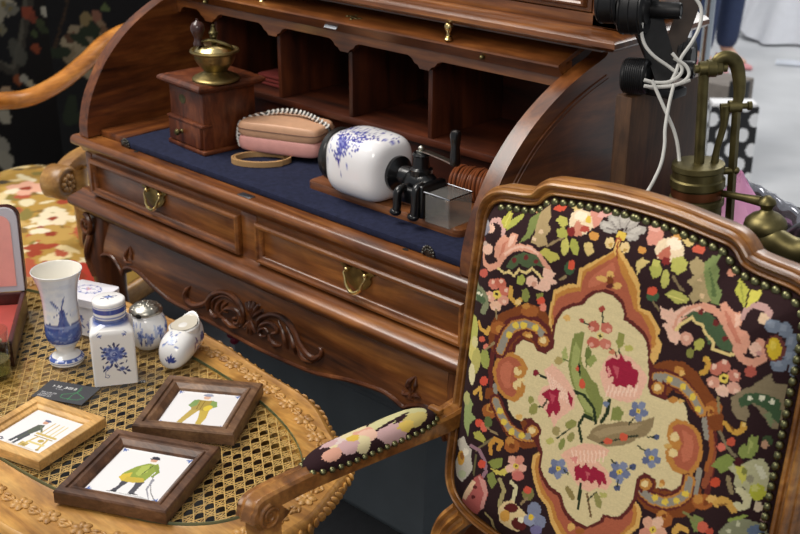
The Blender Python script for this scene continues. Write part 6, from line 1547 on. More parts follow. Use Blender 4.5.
['p', '#3f5a3c', 2802,2294,2799,2261,2779,2229,2746,2207,2709,2200,2675,2209,2652,2231,2646,2263,2658,2297,2685,2324,2721,2339,2758,2338,2787,2322],
['p', '#c9523a', 2771,2343,2768,2318,2751,2295,2725,2278,2694,2272,2667,2277,2649,2294,2644,2317,2654,2342,2677,2363,2706,2374,2736,2374,2759,2363],
['l', '#7a6a4c', 30,30,2743,2206,2832,2140],
['p', '#3f5a3c', 1675,2281,1664,2240,1639,2207,1605,2189,1570,2190,1542,2210,1527,2244,1530,2285,1548,2324,1579,2350,1614,2358,1646,2348,1668,2320],
['p', '#c9523a', 1671,2321,1664,2292,1647,2269,1624,2256,1601,2257,1582,2271,1573,2296,1574,2325,1587,2352,1607,2370,1631,2376,1652,2369,1667,2349],
['l', '#8f7b58', 30,30,1569,2165,1495,2094],
['p', '#e0b59e', 2836,2188,2942,2163,2983,2211,3015,2174,3119,2276,3249,2338,3386,2345,3357,2281,3224,2240,3121,2139,3096,2014,3152,1916,3109,1819,3015,1847,2958,1946,2900,1985,2965,2042,2873,2059],
['l', '#d2967d', 80,80,3072,2006,3098,2131,3195,2260,3331,2335,3435,2337,3537,2302,3680,2159,3766,2030,3877,1919,3994,1903,4076,1976,4090,2080,4017,2151],
['l', '#e0b59e', 27,27,3077,1984,3091,2106,3199,2244,3302,2315],
['p', '#cc9680', 3291,1957,3290,1918,3272,1883,3241,1859,3205,1851,3172,1862,3149,1889,3141,1926,3152,1964,3177,1995,3211,2011,3247,2009,3276,1989],
['p', '#e0b59e', 3253,1950,3252,1932,3243,1916,3227,1904,3209,1900,3193,1905,3182,1917,3179,1934,3184,1951,3197,1966,3214,1974,3232,1973,3246,1965],
['p', '#e0b59e', 4044,2080,4044,2044,4032,2013,4009,1993,3982,1990,3955,2004,3936,2032,3930,2067,3937,2103,3956,2130,3982,2141,4010,2136,4032,2113],
['p', '#c48f86', 4056,2039,4056,2023,4049,2009,4038,2001,4025,1999,4012,2005,4004,2017,4001,2032,4005,2047,4014,2059,4027,2064,4040,2062,4051,2053],
['p', '#d2967d', 3501,2410,3554,2445,3617,2400,3672,2374,3733,2391,3792,2325,3776,2234,3834,2231,3896,2207,3926,2104,3907,1985,3827,2005,3711,2125,3600,2245],
['p', '#be7862', 3556,2383,3645,2323,3750,2204,3846,2079,3779,2080,3654,2218],
['p', '#e0b59e', 3690,2358,3751,2375,3774,2277,3734,2221],
['l', '#b58f88', 57,57,3786,2344,3785,2416,3817,2475,3882,2499,3971,2497,4036,2456,4032,2395],
['p', '#cdb092', 4046,2409,4051,2382,4041,2357,4022,2341,3996,2337,3969,2346,3948,2366,3937,2392,3938,2419,3952,2439,3976,2449,4003,2446,4029,2432],
['p', '#465a3e', 3098,2131,3244,2258,3413,2292,3587,2207,3753,2037,3759,1949,3644,1943,3551,1992,3477,1944,3379,2130,3264,2161,3210,2190],
['p', '#6a2a28', 3357,2283,3356,2268,3349,2253,3335,2243,3319,2240,3304,2245,3293,2256,3290,2271,3294,2287,3305,2299,3320,2306,3336,2305,3349,2297],
['p', '#6a2a28', 3546,2217,3546,2200,3537,2185,3523,2174,3506,2171,3490,2175,3479,2187,3475,2203,3480,2220,3491,2233,3507,2240,3524,2239,3538,2231],
['p', '#6a2a28', 3685,2088,3684,2072,3676,2057,3662,2047,3646,2043,3631,2048,3621,2059,3618,2074,3623,2090,3634,2103,3649,2110,3665,2109,3678,2101],
['l', '#d8c080', 35,35,3077,1984,3132,2084,3235,2186,3293,2136,3366,2137,3431,2055,3524,2006,3541,1920,3650,1911,3774,1931],
['p', '#a7a550', 3311,1923,3371,1989,3434,1976,3420,1867,3340,1839],
['p', '#7e7e40', 3339,1804,3339,1777,3326,1752,3306,1735,3281,1729,3258,1737,3242,1757,3237,1783,3244,1810,3261,1832,3284,1843,3309,1842,3329,1828],
['p', '#c9a548', 3529,1800,3528,1784,3520,1769,3506,1758,3490,1754,3474,1758,3464,1769,3461,1785,3466,1801,3477,1815,3493,1822,3509,1822,3522,1814],
['p', '#b0ad4c', 3576,2679,3712,2617,3763,2441,3581,2568],
['p', '#c5bc55', 3736,2613,3847,2631,3863,2546,3777,2444],
['l', '#8f9040', 16,16,3613,2639,3740,2475],
['p', '#76808f', 4172,2344,4164,2310,4143,2284,4111,2273,4076,2279,4046,2299,4029,2331,4026,2365,4040,2395,4069,2415,4106,2420,4139,2407,4163,2379],
['p', '#8a93a0', 4122,2361,4118,2344,4107,2331,4091,2325,4074,2328,4059,2338,4050,2354,4050,2372,4056,2387,4071,2397,4089,2398,4106,2392,4118,2378],
['p', '#76808f', 4261,2337,4261,2299,4248,2267,4225,2250,4196,2250,4169,2268,4149,2300,4142,2338,4150,2375,4170,2401,4197,2410,4225,2400,4249,2374],
['p', '#8a93a0', 4220,2349,4220,2330,4213,2314,4201,2305,4187,2305,4173,2314,4163,2330,4160,2349,4163,2367,4173,2380,4187,2385,4201,2380,4213,2367],
['p', '#76808f', 4323,2194,4319,2150,4305,2118,4286,2105,4264,2114,4246,2144,4235,2186,4234,2233,4243,2272,4261,2296,4282,2297,4302,2277,4317,2240],
['p', '#8a93a0', 4288,2215,4286,2193,4279,2177,4269,2170,4259,2175,4249,2189,4244,2210,4243,2234,4248,2253,4257,2265,4268,2266,4278,2256,4285,2238],
['p', '#76808f', 4339,2042,4339,2001,4328,1968,4308,1951,4283,1954,4259,1975,4242,2010,4235,2052,4241,2090,4258,2117,4282,2125,4307,2113,4327,2083],
['p', '#8a93a0', 4302,2057,4302,2036,4296,2020,4286,2011,4273,2012,4261,2023,4252,2040,4249,2061,4252,2080,4261,2094,4273,2098,4285,2092,4296,2077],
['p', '#76808f', 4289,1919,4279,1886,4256,1866,4224,1861,4189,1874,4161,1901,4147,1936,4149,1973,4168,2001,4198,2016,4233,2011,4263,1990,4283,1956],
['p', '#8a93a0', 4241,1945,4236,1929,4224,1918,4208,1916,4191,1922,4177,1935,4170,1953,4171,1971,4180,1986,4195,1993,4213,1991,4228,1980,4239,1964],
['p', '#76808f', 4373,1899,4374,1863,4367,1834,4354,1820,4337,1824,4320,1843,4307,1876,4301,1913,4305,1946,4316,1969,4332,1974,4349,1962,4364,1935],
['p', '#8a93a0', 4344,1916,4344,1897,4341,1883,4334,1876,4325,1877,4317,1887,4310,1903,4308,1922,4309,1939,4315,1950,4323,1953,4332,1947,4339,1933],
['p', '#6a3a34', 4246,2124,4247,2055,4228,1998,4194,1967,4150,1967,4107,1999,4075,2055,4063,2124,4073,2190,4104,2238,4146,2255,4190,2238,4225,2191],
['p', '#d2b332', 4210,2121,4212,2065,4201,2019,4177,1994,4147,1995,4118,2022,4095,2069,4085,2125,4091,2178,4110,2216,4138,2229,4169,2214,4194,2175],
['p', '#e0c650', 4164,2152,4165,2126,4159,2105,4149,2093,4135,2094,4121,2106,4111,2127,4106,2153,4109,2177,4118,2194,4131,2200,4145,2193,4157,2176],
['p', '#aa5548', 4043,1827,4042,1795,4028,1767,4005,1749,3977,1745,3951,1756,3933,1779,3927,1810,3935,1841,3955,1866,3982,1877,4009,1874,4031,1855],
['p', '#b9705e', 3776,1775,3761,1744,3732,1721,3696,1711,3660,1717,3633,1737,3622,1767,3628,1800,3652,1828,3686,1845,3723,1847,3755,1833,3774,1807],
['p', '#dfb8a2', 3720,1831,3720,1817,3713,1804,3701,1795,3687,1792,3674,1795,3665,1805,3662,1818,3667,1832,3676,1844,3690,1850,3703,1850,3714,1843],
['p', '#bd7866', 3902,1703,3888,1672,3860,1651,3825,1642,3791,1648,3765,1669,3754,1699,3760,1731,3782,1759,3815,1775,3851,1776,3881,1762,3899,1735],
['p', '#dfb8a2', 3880,1737,3880,1723,3873,1711,3862,1702,3849,1699,3837,1703,3828,1713,3826,1726,3830,1740,3839,1751,3851,1757,3864,1757,3875,1749],
['p', '#cf9c88', 3921,1572,3907,1541,3880,1519,3845,1510,3811,1517,3785,1537,3774,1567,3780,1600,3803,1628,3835,1645,3871,1645,3901,1631,3919,1604],
['p', '#dfb8a2', 3906,1567,3906,1553,3899,1540,3888,1531,3875,1528,3863,1532,3855,1542,3852,1556,3856,1570,3865,1581,3877,1587,3890,1586,3901,1579],
['p', '#dcb49c', 3813,1500,3799,1468,3770,1445,3733,1435,3697,1440,3671,1460,3659,1491,3666,1524,3689,1553,3723,1570,3760,1572,3792,1559,3811,1532],
['p', '#dfb8a2', 3770,1474,3769,1460,3762,1446,3750,1437,3736,1433,3724,1437,3715,1447,3712,1460,3716,1474,3726,1486,3739,1493,3753,1493,3764,1486],
['p', '#c98e78', 3696,1562,3681,1530,3651,1506,3614,1496,3577,1501,3550,1521,3539,1552,3546,1585,3569,1614,3604,1631,3642,1634,3674,1620,3694,1594],
['p', '#dfb8a2', 3620,1555,3619,1541,3612,1527,3600,1518,3586,1514,3573,1518,3564,1527,3561,1541,3565,1555,3575,1567,3589,1574,3603,1574,3614,1567],
['p', '#b66a58', 3696,1707,3681,1675,3652,1652,3614,1641,3578,1647,3551,1668,3540,1698,3547,1731,3570,1759,3605,1776,3642,1778,3675,1765,3694,1739],
['p', '#dfb8a2', 3620,1744,3619,1729,3612,1716,3600,1707,3586,1703,3573,1707,3564,1717,3561,1730,3565,1744,3575,1756,3589,1763,3602,1762,3614,1756],
['p', '#d9bf58', 3781,1665,3780,1637,3767,1612,3744,1594,3718,1588,3693,1594,3676,1613,3671,1639,3679,1666,3697,1689,3723,1701,3749,1701,3770,1687],
['p', '#2f2418', 3749,1653,3748,1642,3743,1632,3734,1625,3723,1622,3714,1625,3707,1632,3705,1643,3708,1654,3715,1663,3725,1668,3736,1667,3744,1662],
['p', '#84765b', 3844,1461,3922,1569,4028,1658,4120,1773,4171,1829,4221,1725,4311,1737,4323,1602,4331,1443,4322,1246,4305,1209,4255,1238,4200,1333,4114,1429,4031,1476,4033,1407,4063,1346,4040,1259,3961,1246,3880,1334],
['p', '#3f563a', 3920,1464,3977,1552,4077,1597,4184,1593,4286,1553,4311,1430,4310,1280,4244,1363,4174,1443,4070,1475,3966,1387],
['p', '#73805a', 4184,1376,4228,1418,4277,1299,4264,1228],
['p', '#d9d6ba', 4055,1528,4054,1512,4048,1498,4038,1490,4025,1488,4013,1494,4005,1506,4002,1522,4005,1537,4014,1549,4026,1555,4039,1552,4049,1543],
['p', '#d9d6ba', 4163,1555,4163,1539,4157,1525,4147,1517,4136,1517,4125,1524,4117,1536,4115,1552,4118,1567,4126,1579,4137,1583,4148,1580,4158,1570],
['p', '#d9d6ba', 4250,1525,4250,1509,4245,1496,4236,1489,4225,1489,4215,1496,4208,1510,4205,1526,4208,1541,4215,1551,4226,1555,4236,1551,4245,1540],
['p', '#2c1b1d', 4039,1432,4111,1394,4211,1312,4225,1221,4135,1249,4076,1327],
['l', '#c39440', 57,57,3834,1165,3901,1108,3987,1102,4036,1170,4017,1217],
['l', '#7a5020', 20,20,3878,1170,3931,1118],
['l', '#c39440', 57,57,3473,1781,3529,1742,3510,1654,3458,1612],
['p', '#d8b468', 4052,1221,4052,1207,4046,1195,4036,1186,4024,1185,4013,1189,4005,1200,4003,1214,4006,1228,4014,1238,4026,1244,4038,1242,4047,1234],
['l', '#8d7a54', 32,32,3703,1410,3745,1261],
['l', '#7a6e54', 37,37,3799,1046,3905,908,4004,836],
['p', '#7c8a46', 3774,629,3852,774,3930,834,4010,802,3973,658,3899,588,3834,629],
['p', '#84904c', 4021,877,4041,966,4075,999,4098,971,4108,1138,4152,1090,4174,1118,4198,959,4162,857,4065,831],
['p', '#a0a860', 4099,1077,4154,1020,4120,894],
['p', '#b3b089', 3959,677,4025,771,4103,771,4164,846,4254,863,4304,787,4344,660,4334,575,4338,431,4280,353,4195,422,4146,507,4098,458,4040,513,4053,613],
['p', '#c3bd58', 4018,757,4107,748,4164,620,4121,549,4058,638],
['p', '#b0b13e', 4329,479,4328,431,4313,392,4286,371,4253,373,4221,395,4199,435,4191,483,4201,528,4225,561,4257,573,4289,560,4315,526],
['p', '#c4c46e', 4275,521,4274,502,4265,486,4250,477,4233,476,4217,484,4207,499,4204,518,4209,537,4222,550,4239,556,4255,551,4268,539],
['p', '#cfcdb0', 4190,792,4258,781,4324,646,4282,618],
['p', '#7f8040', 4143,698,4143,676,4138,657,4127,647,4114,646,4101,655,4092,673,4088,695,4091,716,4100,731,4112,737,4125,733,4136,719],
['l', '#8c7c5a', 50,50,3979,564,4037,415],
['p', '#8f8a70', 4216,619,4216,597,4208,578,4194,567,4178,566,4162,575,4152,593,4148,615,4153,637,4164,652,4180,659,4196,654,4209,640],
['l', '#cdc69c', 75,75,4107,461,4190,397,4198,290,4132,250],
['p', '#cdc69c', 4157,280,4156,257,4147,236,4132,223,4114,221,4096,230,4084,248,4080,271,4086,294,4099,312,4116,320,4134,317,4149,302],
['p', '#cbb89c', 4331,298,4331,268,4324,243,4310,231,4292,233,4276,248,4264,274,4259,305,4263,333,4275,353,4291,359,4309,350,4323,328],
['p', '#461d20', 4091,791,4090,763,4080,739,4063,724,4042,721,4022,731,4008,751,4003,778,4009,805,4024,826,4044,836,4065,832,4081,816],
['p', '#3c4c30', 4301,1081,4300,1050,4289,1025,4270,1012,4247,1012,4226,1026,4211,1052,4206,1082,4213,1111,4229,1132,4251,1139,4274,1131,4291,1110],
['p', '#b58d70', 4276,1037,4276,1014,4269,995,4256,985,4241,985,4226,996,4216,1015,4212,1038,4217,1060,4227,1075,4242,1081,4257,1075,4270,1059],
['p', '#bc4a30', 3909,484,3908,454,3895,426,3872,406,3845,398,3819,405,3802,425,3796,453,3804,483,3824,508,3850,522,3877,522,3898,508],
['p', '#b8503a', 3982,994,3981,969,3970,945,3951,930,3928,925,3907,932,3892,950,3888,974,3894,1000,3910,1020,3932,1031,3954,1030,3972,1016],
['p', '#cc6c58', 3887,901,3886,878,3875,856,3857,840,3835,834,3814,840,3800,856,3796,878,3802,902,3818,922,3839,933,3860,932,3877,921],
['l', '#c79a4c', 75,75,3911,222,3962,303,4028,290,4091,213],
['l', '#8a6030', 25,25,3944,223,4012,261],
['p', '#87896c', 3990,-92,4053,29,4151,133,4256,131,4369,93,4414,-29,4403,-165,4131,-206],
['p', '#5f6f86', 4388,8,4385,-26,4368,-53,4339,-67,4306,-66,4276,-50,4255,-22,4250,13,4262,46,4287,69,4320,77,4351,67,4376,42],
['p', '#c4c4a4', 4185,68,4184,53,4179,40,4170,32,4159,31,4148,37,4141,49,4139,64,4142,78,4150,89,4160,93,4171,91,4180,81],
['p', '#c4c4a4', 4118,-36,4118,-51,4112,-64,4102,-73,4091,-75,4080,-69,4072,-58,4070,-44,4073,-29,4081,-18,4092,-12,4104,-14,4113,-23],
['l', '#8fa050', 37,37,4082,88,4208,170],
['p', '#9a7a74', 4388,167,4388,144,4381,127,4369,118,4355,120,4342,133,4332,153,4329,176,4333,197,4343,211,4357,214,4371,207,4382,190],
['p', '#d3a084', 3418,-387,3405,-422,3378,-451,3341,-469,3304,-471,3274,-457,3260,-430,3264,-396,3285,-363,3318,-338,3356,-328,3390,-335,3412,-356],
['p', '#dcb498', 3277,-597,3245,-604,3216,-591,3197,-562,3194,-523,3206,-484,3230,-453,3262,-438,3294,-441,3318,-462,3329,-497,3325,-537,3306,-573],
['p', '#c98872', 3081,-553,3074,-522,3085,-484,3111,-448,3147,-422,3184,-412,3213,-420,3229,-445,3228,-480,3209,-518,3177,-550,3140,-569,3105,-570],
['p', '#d3a084', 3104,-314,3133,-288,3168,-278,3203,-285,3228,-308,3239,-341,3233,-377,3211,-407,3178,-426,3142,-427,3111,-412,3092,-384,3090,-348],
['p', '#dcb498', 3313,-214,3337,-229,3348,-260,3344,-299,3324,-339,3295,-369,3261,-382,3232,-377,3213,-353,3210,-316,3222,-276,3248,-240,3280,-218],
['p', '#d6b84e', 3284,-391,3283,-414,3271,-436,3253,-453,3231,-460,3212,-457,3198,-443,3194,-422,3201,-399,3216,-379,3237,-367,3258,-365,3275,-374],
['p', '#3c2a1c', 3255,-405,3255,-413,3251,-421,3244,-427,3237,-429,3230,-428,3225,-423,3223,-416,3226,-408,3231,-401,3239,-396,3246,-395,3252,-399],
['p', '#76824a', 3656,-90,3701,6,3800,2,3838,-131,3730,-206],
['p', '#bf5d48', 3874,-78,3873,-113,3859,-146,3835,-169,3806,-178,3778,-171,3759,-148,3752,-115,3760,-79,3781,-49,3809,-32,3838,-32,3861,-49],
['l', '#c79a4c', 75,75,3496,-317,3542,-219,3633,-227],
['l', '#7c7a4a', 37,37,3569,-29,3703,-68],
['p', '#b04a38', 3949,-108,3949,-132,3938,-154,3921,-170,3900,-176,3881,-170,3868,-155,3863,-133,3869,-109,3884,-89,3904,-78,3924,-78,3941,-89],
['p', '#c47462', 625,1740,598,1711,556,1691,507,1686,463,1695,434,1718,430,1751,452,1785,493,1813,542,1826,587,1823,619,1803,633,1774],
['p', '#e0b8a0', 556,1789,554,1776,545,1764,531,1755,514,1751,498,1753,488,1761,486,1772,492,1786,505,1797,521,1804,538,1805,550,1799],
['p', '#b9634f', 724,1777,698,1748,659,1730,615,1727,575,1739,551,1764,547,1796,566,1829,602,1854,646,1865,688,1860,718,1840,731,1810],
['p', '#e0b8a0', 679,1835,677,1822,669,1810,656,1802,641,1799,627,1802,618,1810,616,1822,622,1834,633,1845,648,1851,662,1851,673,1845],
['p', '#c06c58', 799,1702,773,1674,735,1656,692,1653,655,1666,632,1691,629,1724,646,1756,680,1780,722,1791,763,1785,793,1765,806,1735],
['p', '#e0b8a0', 769,1745,768,1732,760,1721,747,1712,732,1710,719,1713,711,1721,709,1733,714,1746,725,1756,739,1762,753,1761,764,1755],
['p', '#cf927c', 795,1584,769,1555,730,1537,687,1534,650,1546,627,1572,624,1604,641,1637,676,1661,718,1672,758,1667,789,1647,802,1617],
['p', '#e0b8a0', 764,1603,762,1590,754,1578,741,1570,727,1567,714,1570,705,1578,704,1590,709,1603,719,1613,734,1619,748,1619,759,1613],
['p', '#dcb092', 695,1474,669,1444,629,1425,583,1421,543,1432,517,1456,514,1489,534,1523,571,1549,616,1562,658,1557,689,1538,702,1508],
['p', '#e0b8a0', 643,1470,641,1458,633,1445,619,1436,604,1433,590,1436,581,1444,579,1456,584,1469,596,1480,611,1486,626,1487,638,1481],
['p', '#d6a088', 595,1567,567,1537,524,1516,473,1509,426,1517,396,1539,392,1572,415,1608,459,1637,510,1652,556,1650,589,1631,603,1601],
['p', '#e0b8a0', 518,1580,516,1567,506,1554,491,1544,473,1540,457,1541,447,1549,444,1560,451,1574,464,1586,482,1593,499,1595,512,1590],
['p', '#d9bf58', 675,1662,672,1635,654,1610,626,1592,594,1584,564,1590,544,1607,540,1632,552,1659,577,1682,609,1695,640,1696,664,1683],
['p', '#2f2418', 635,1657,633,1646,626,1636,615,1628,602,1626,590,1628,582,1635,580,1645,585,1656,595,1665,608,1670,620,1671,630,1666],
['l', '#8f7b58', 30,30,626,1444,650,1346],
['l', '#c79a48', 63,63,809,1788,812,1672,930,1618,966,1681],
['p', '#dcbc78', 985,1661,983,1642,971,1625,952,1612,931,1608,912,1612,899,1625,896,1643,904,1661,919,1677,940,1685,961,1685,977,1676],
['p', '#9da24c', 876,1949,943,2007,1011,1964,967,1861,890,1864],
['p', '#7f8444', 975,1812,1044,1859,1104,1775,1072,1688,995,1690],
['p', '#7e8040', 1186,1825,1284,1868,1312,1788,1214,1745],
['p', '#c9503a', 1328,1780,1325,1756,1310,1733,1286,1717,1259,1711,1234,1717,1218,1734,1214,1757,1223,1781,1244,1801,1270,1812,1297,1812,1318,1800],
['p', '#d6806a', 1361,1708,1359,1684,1347,1662,1327,1647,1304,1642,1282,1649,1268,1666,1264,1690,1271,1713,1288,1733,1311,1742,1334,1741,1352,1728],
['p', '#bb5a4c', 396,1853,392,1825,368,1796,327,1771,272,1753,205,1740,131,1732,100,1745,159,1797,233,1845,295,1874,346,1883,380,1875],
['p', '#7b7f60', -63,1655,14,1596,326,1629,457,1572,500,1454,447,1316,329,1310,376,1436,215,1422,-27,1309],
['p', '#4c5e40', -39,1498,281,1571,428,1509,398,1444,152,1405],
['p', '#d9d6ba', 32,1467,19,1451,12,1441,1,1433,-11,1431,-22,1434,-29,1441,-31,1451,-27,1461,-17,1470,-5,1475,7,1475,16,1470],
['p', '#d9d6ba', 270,1540,267,1529,253,1515,227,1500,192,1485,148,1470,106,1458,93,1462,123,1487,169,1515,209,1535,240,1545,261,1546],
['p', '#d9d6ba', 349,1545,346,1535,336,1523,318,1512,297,1505,277,1502,262,1505,259,1514,268,1527,286,1540,307,1550,327,1554,342,1552],
['p', '#8a8690', 283,2398,279,2349,210,2286,19,2191,-35,2183,-84,2199,-116,2236,-123,2285,-105,2335,-65,2375,-13,2394,39,2390,226,2425],
['p', '#9a979c', 241,2446,244,2424,204,2391,54,2322,12,2312,-15,2319,-33,2337,-37,2362,-26,2387,-3,2407,27,2418,101,2435,203,2456],
['p', '#79788a', 54,2203,50,2164,20,2125,-7,2104,-38,2100,-67,2115,-86,2143,-92,2180,-83,2217,-61,2244,-31,2257,0,2251,24,2229],
['p', '#d2b13c', -1,2057,-1,2013,-13,1976,-35,1954,-62,1952,-87,1971,-106,2006,-112,2049,-106,2091,-88,2121,-63,2133,-36,2125,-14,2097],
['p', '#6a3028', 194,2222,187,2201,126,2162,23,2112,0,2108,-21,2113,-34,2127,-37,2145,-29,2165,-11,2180,11,2188,34,2188,158,2226],
['p', '#8e8a94', -23,1830,-22,1786,-32,1749,-51,1727,-75,1726,-98,1745,-115,1781,-122,1825,-117,1866,-102,1896,-79,1908,-55,1899,-35,1871],
['l', '#c79a48', 57,57,337,1178,403,1110,526,1103,550,1179],
['p', '#b0b05c', 331,1094,340,1010,324,934,283,883,210,858,21,805,-10,877,-24,967,-21,1051,-3,1109,100,1172,233,1207,296,1167],
['p', '#c8bc6c', 374,813,380,739,364,672,326,627,269,609,189,613,39,596,6,660,10,733,128,846,232,911,299,915,347,877],
['p', '#94994f', 625,794,634,733,624,679,598,644,560,634,518,653,482,695,462,752,462,811,484,859,520,884,562,879,599,846],
['p', '#b0a860', 477,698,470,614,445,541,404,496,353,487,304,515,268,575,263,658,290,746,337,814,388,843,433,829,464,776],
['p', '#d3c99c', 398,492,405,424,395,365,371,328,335,320,292,341,252,385,226,445,229,512,258,569,300,599,342,592,376,553],
['p', '#c9c088', 374,922,374,884,358,848,329,821,288,807,242,807,201,821,181,850,199,895,241,939,287,965,327,969,358,953],
['p', '#c9503c', 650,497,647,466,629,437,600,415,566,405,535,410,514,429,509,457,521,489,547,517,580,533,613,535,638,521],
['p', '#c05a44', 505,1014,502,994,487,974,463,958,435,950,409,950,391,960,387,978,398,1000,421,1020,449,1033,475,1037,495,1030],
['p', '#cc7560', 594,939,591,918,577,897,554,881,528,874,503,877,487,889,484,908,493,931,514,950,540,962,566,964,585,956],
['l', '#c79a48', 57,57,429,241,529,353,569,230],
['l', '#8f7b58', 30,30,663,1017,530,875],
['p', '#8e9a62', 221,9,317,175,437,91,417,-31,527,-67,429,-196,419,-372,285,-269],
['p', '#a8a66a', 355,137,357,92,342,49,311,17,267,-1,214,-4,157,4,122,29,146,87,202,148,257,185,303,192,336,174],
['p', '#c9503c', 655,-84,652,-112,635,-139,607,-160,575,-170,545,-167,526,-152,521,-126,533,-97,558,-71,590,-55,621,-52,644,-63],
['p', '#d06450', 739,-107,737,-140,722,-171,697,-193,668,-201,641,-193,623,-170,618,-139,627,-105,648,-77,677,-62,705,-63,728,-79],
['p', '#5c6a3c', 794,-15,793,-55,778,-91,752,-115,722,-122,694,-111,674,-83,668,-45,677,-6,698,25,727,42,757,39,781,18],
['p', '#a7a34e', 506,-274,624,-210,736,-277,697,-349,558,-351],
['l', '#8f7b58', 32,32,729,-125,896,-142],
['l', '#7a6e4c', 30,30,599,-490,801,-265,858,-213],
['l', '#c08a3c', 63,63,843,-431,811,-331,876,-220,991,-229,943,-333],
['p', '#9a5a2c', 1268,-158,1261,-205,1229,-253,1178,-291,1120,-309,1068,-304,1035,-277,1028,-233,1049,-183,1092,-139,1148,-111,1204,-104,1247,-121],
['p', '#b67d3c', 1174,-127,1171,-157,1153,-186,1125,-207,1093,-217,1065,-212,1046,-194,1041,-166,1052,-136,1076,-110,1107,-94,1138,-92,1162,-104],
['p', '#78401f', 1193,-188,1191,-208,1179,-228,1160,-243,1139,-250,1119,-246,1106,-234,1103,-215,1111,-195,1127,-177,1148,-166,1169,-164,1185,-172],
['p', '#b4ad9e', 59,-651,327,-419,420,-486,530,-520,536,-662,588,-753,519,-902,415,-1042,265,-1042,139,-920,263,-659],
['p', '#c2913c', 403,-697,404,-748,388,-796,357,-832,314,-850,266,-848,224,-828,204,-787,220,-729,260,-674,307,-639,351,-634,384,-656],
['p', '#8c5a2a', 384,-678,385,-705,376,-730,359,-749,337,-758,315,-754,298,-740,291,-716,296,-688,312,-663,334,-647,356,-645,374,-656],
['p', '#cfc8b6', 480,-572,478,-600,463,-628,438,-650,408,-662,379,-661,359,-647,353,-623,363,-592,387,-564,417,-546,447,-541,469,-551],
['p', '#a9b08c', 477,-893,473,-922,451,-954,416,-983,372,-1003,329,-1011,299,-1005,293,-980,313,-942,351,-904,395,-877,434,-866,463,-872],
['l', '#92707a', 55,55,503,-476,648,-469,767,-576,805,-717,767,-791],
['p', '#c8503c', 788,-610,785,-639,769,-667,742,-689,712,-699,684,-694,666,-676,662,-649,672,-619,695,-593,725,-577,754,-575,777,-587],
['l', '#5f5a3c', 37,37,618,-827,612,-570],
['p', '#838a44', 815,-570,902,-491,1038,-420,1040,-532,925,-637],
['p', '#7d8646', 825,-737,914,-670,997,-777,935,-904,858,-838],
['p', '#c9b858', 859,-637,1020,-611,1129,-480,1195,-494,1091,-651,965,-677],
['p', '#d9a590', 1417,-421,1404,-450,1377,-475,1342,-490,1308,-492,1281,-480,1269,-457,1274,-428,1294,-400,1326,-379,1362,-371,1393,-376,1413,-394],
['p', '#cc8672', 1279,-598,1248,-603,1222,-593,1206,-568,1204,-536,1217,-503,1241,-476,1271,-463,1300,-466,1321,-484,1330,-513,1325,-547,1306,-577],
['p', '#dfb49c', 1100,-561,1094,-534,1105,-502,1131,-472,1165,-450,1199,-442,1226,-449,1240,-469,1237,-499,1219,-531,1188,-558,1153,-574,1121,-575],
['p', '#d9a590', 1130,-359,1157,-338,1190,-329,1222,-335,1244,-354,1253,-382,1246,-412,1224,-438,1193,-453,1160,-455,1132,-442,1116,-418,1115,-388],
['p', '#cc8672', 1326,-274,1348,-287,1357,-313,1351,-347,1332,-380,1303,-405,1272,-417,1245,-412,1229,-392,1227,-361,1240,-327,1265,-297,1296,-278],
['p', '#d6b84e', 1292,-424,1291,-443,1279,-462,1262,-476,1242,-483,1223,-480,1212,-468,1209,-451,1216,-431,1230,-414,1250,-404,1270,-402,1285,-409],
['p', '#3c2a1c', 1266,-436,1265,-442,1261,-449,1255,-454,1248,-456,1241,-455,1237,-451,1236,-445,1238,-438,1244,-432,1251,-428,1258,-428,1263,-430],
['p', '#c06c62', 1391,-521,1386,-556,1361,-592,1323,-620,1280,-635,1242,-632,1217,-613,1212,-582,1228,-545,1260,-512,1302,-490,1344,-484,1376,-496],
['p', '#ad5c56', 548,-1093,627,-881,715,-784,826,-851,883,-1000,831,-1204,659,-1444,370,-1618,253,-1550],
['p', '#c98f84', 687,-825,806,-831,879,-972,830,-1236,749,-1313,819,-1028],
['p', '#e0bd98', 542,-1037,598,-923,668,-921,602,-1098,488,-1289,408,-1307],
['p', '#5c2424', 674,-1141,670,-1157,659,-1174,643,-1187,625,-1194,611,-1193,604,-1183,604,-1167,612,-1150,626,-1135,643,-1125,659,-1123,670,-1128],
['p', '#5c2424', 694,-982,693,-996,684,-1011,670,-1022,654,-1027,640,-1025,631,-1017,630,-1004,635,-989,647,-975,662,-967,677,-965,689,-970],
['p', '#d7b893', 61,-1345,62,-1387,53,-1424,35,-1447,13,-1452,-8,-1436,-23,-1404,-29,-1362,-25,-1322,-11,-1291,9,-1276,31,-1282,50,-1307],
['l', '#cdc498', 55,55,1210,-684,1296,-717,1287,-862,1268,-942],
['l', '#a39666', 63,63,1039,-730,1121,-836,1077,-1086],
['l', '#a39666', 50,50,854,-1322,950,-1372,890,-1628],
['p', '#d8c08e', 1065,-1121,1147,-996,1264,-915,1401,-967,1502,-1005,1538,-1131,1401,-1321,1227,-1352,1097,-1323],
['p', '#5a221f', 1371,-980,1364,-1016,1334,-1056,1288,-1089,1236,-1109,1191,-1111,1164,-1093,1159,-1060,1179,-1020,1218,-983,1268,-956,1317,-946,1354,-955],
['p', '#5a221f', 1534,-1178,1507,-1224,1457,-1264,1395,-1290,1338,-1292,1301,-1269,1290,-1227,1306,-1179,1345,-1136,1399,-1106,1456,-1096,1504,-1107,1532,-1136],
['p', '#cf9a48', 1264,-1145,1258,-1190,1233,-1235,1195,-1270,1155,-1286,1122,-1277,1105,-1245,1105,-1201,1121,-1154,1150,-1116,1187,-1094,1223,-1092,1251,-1110],
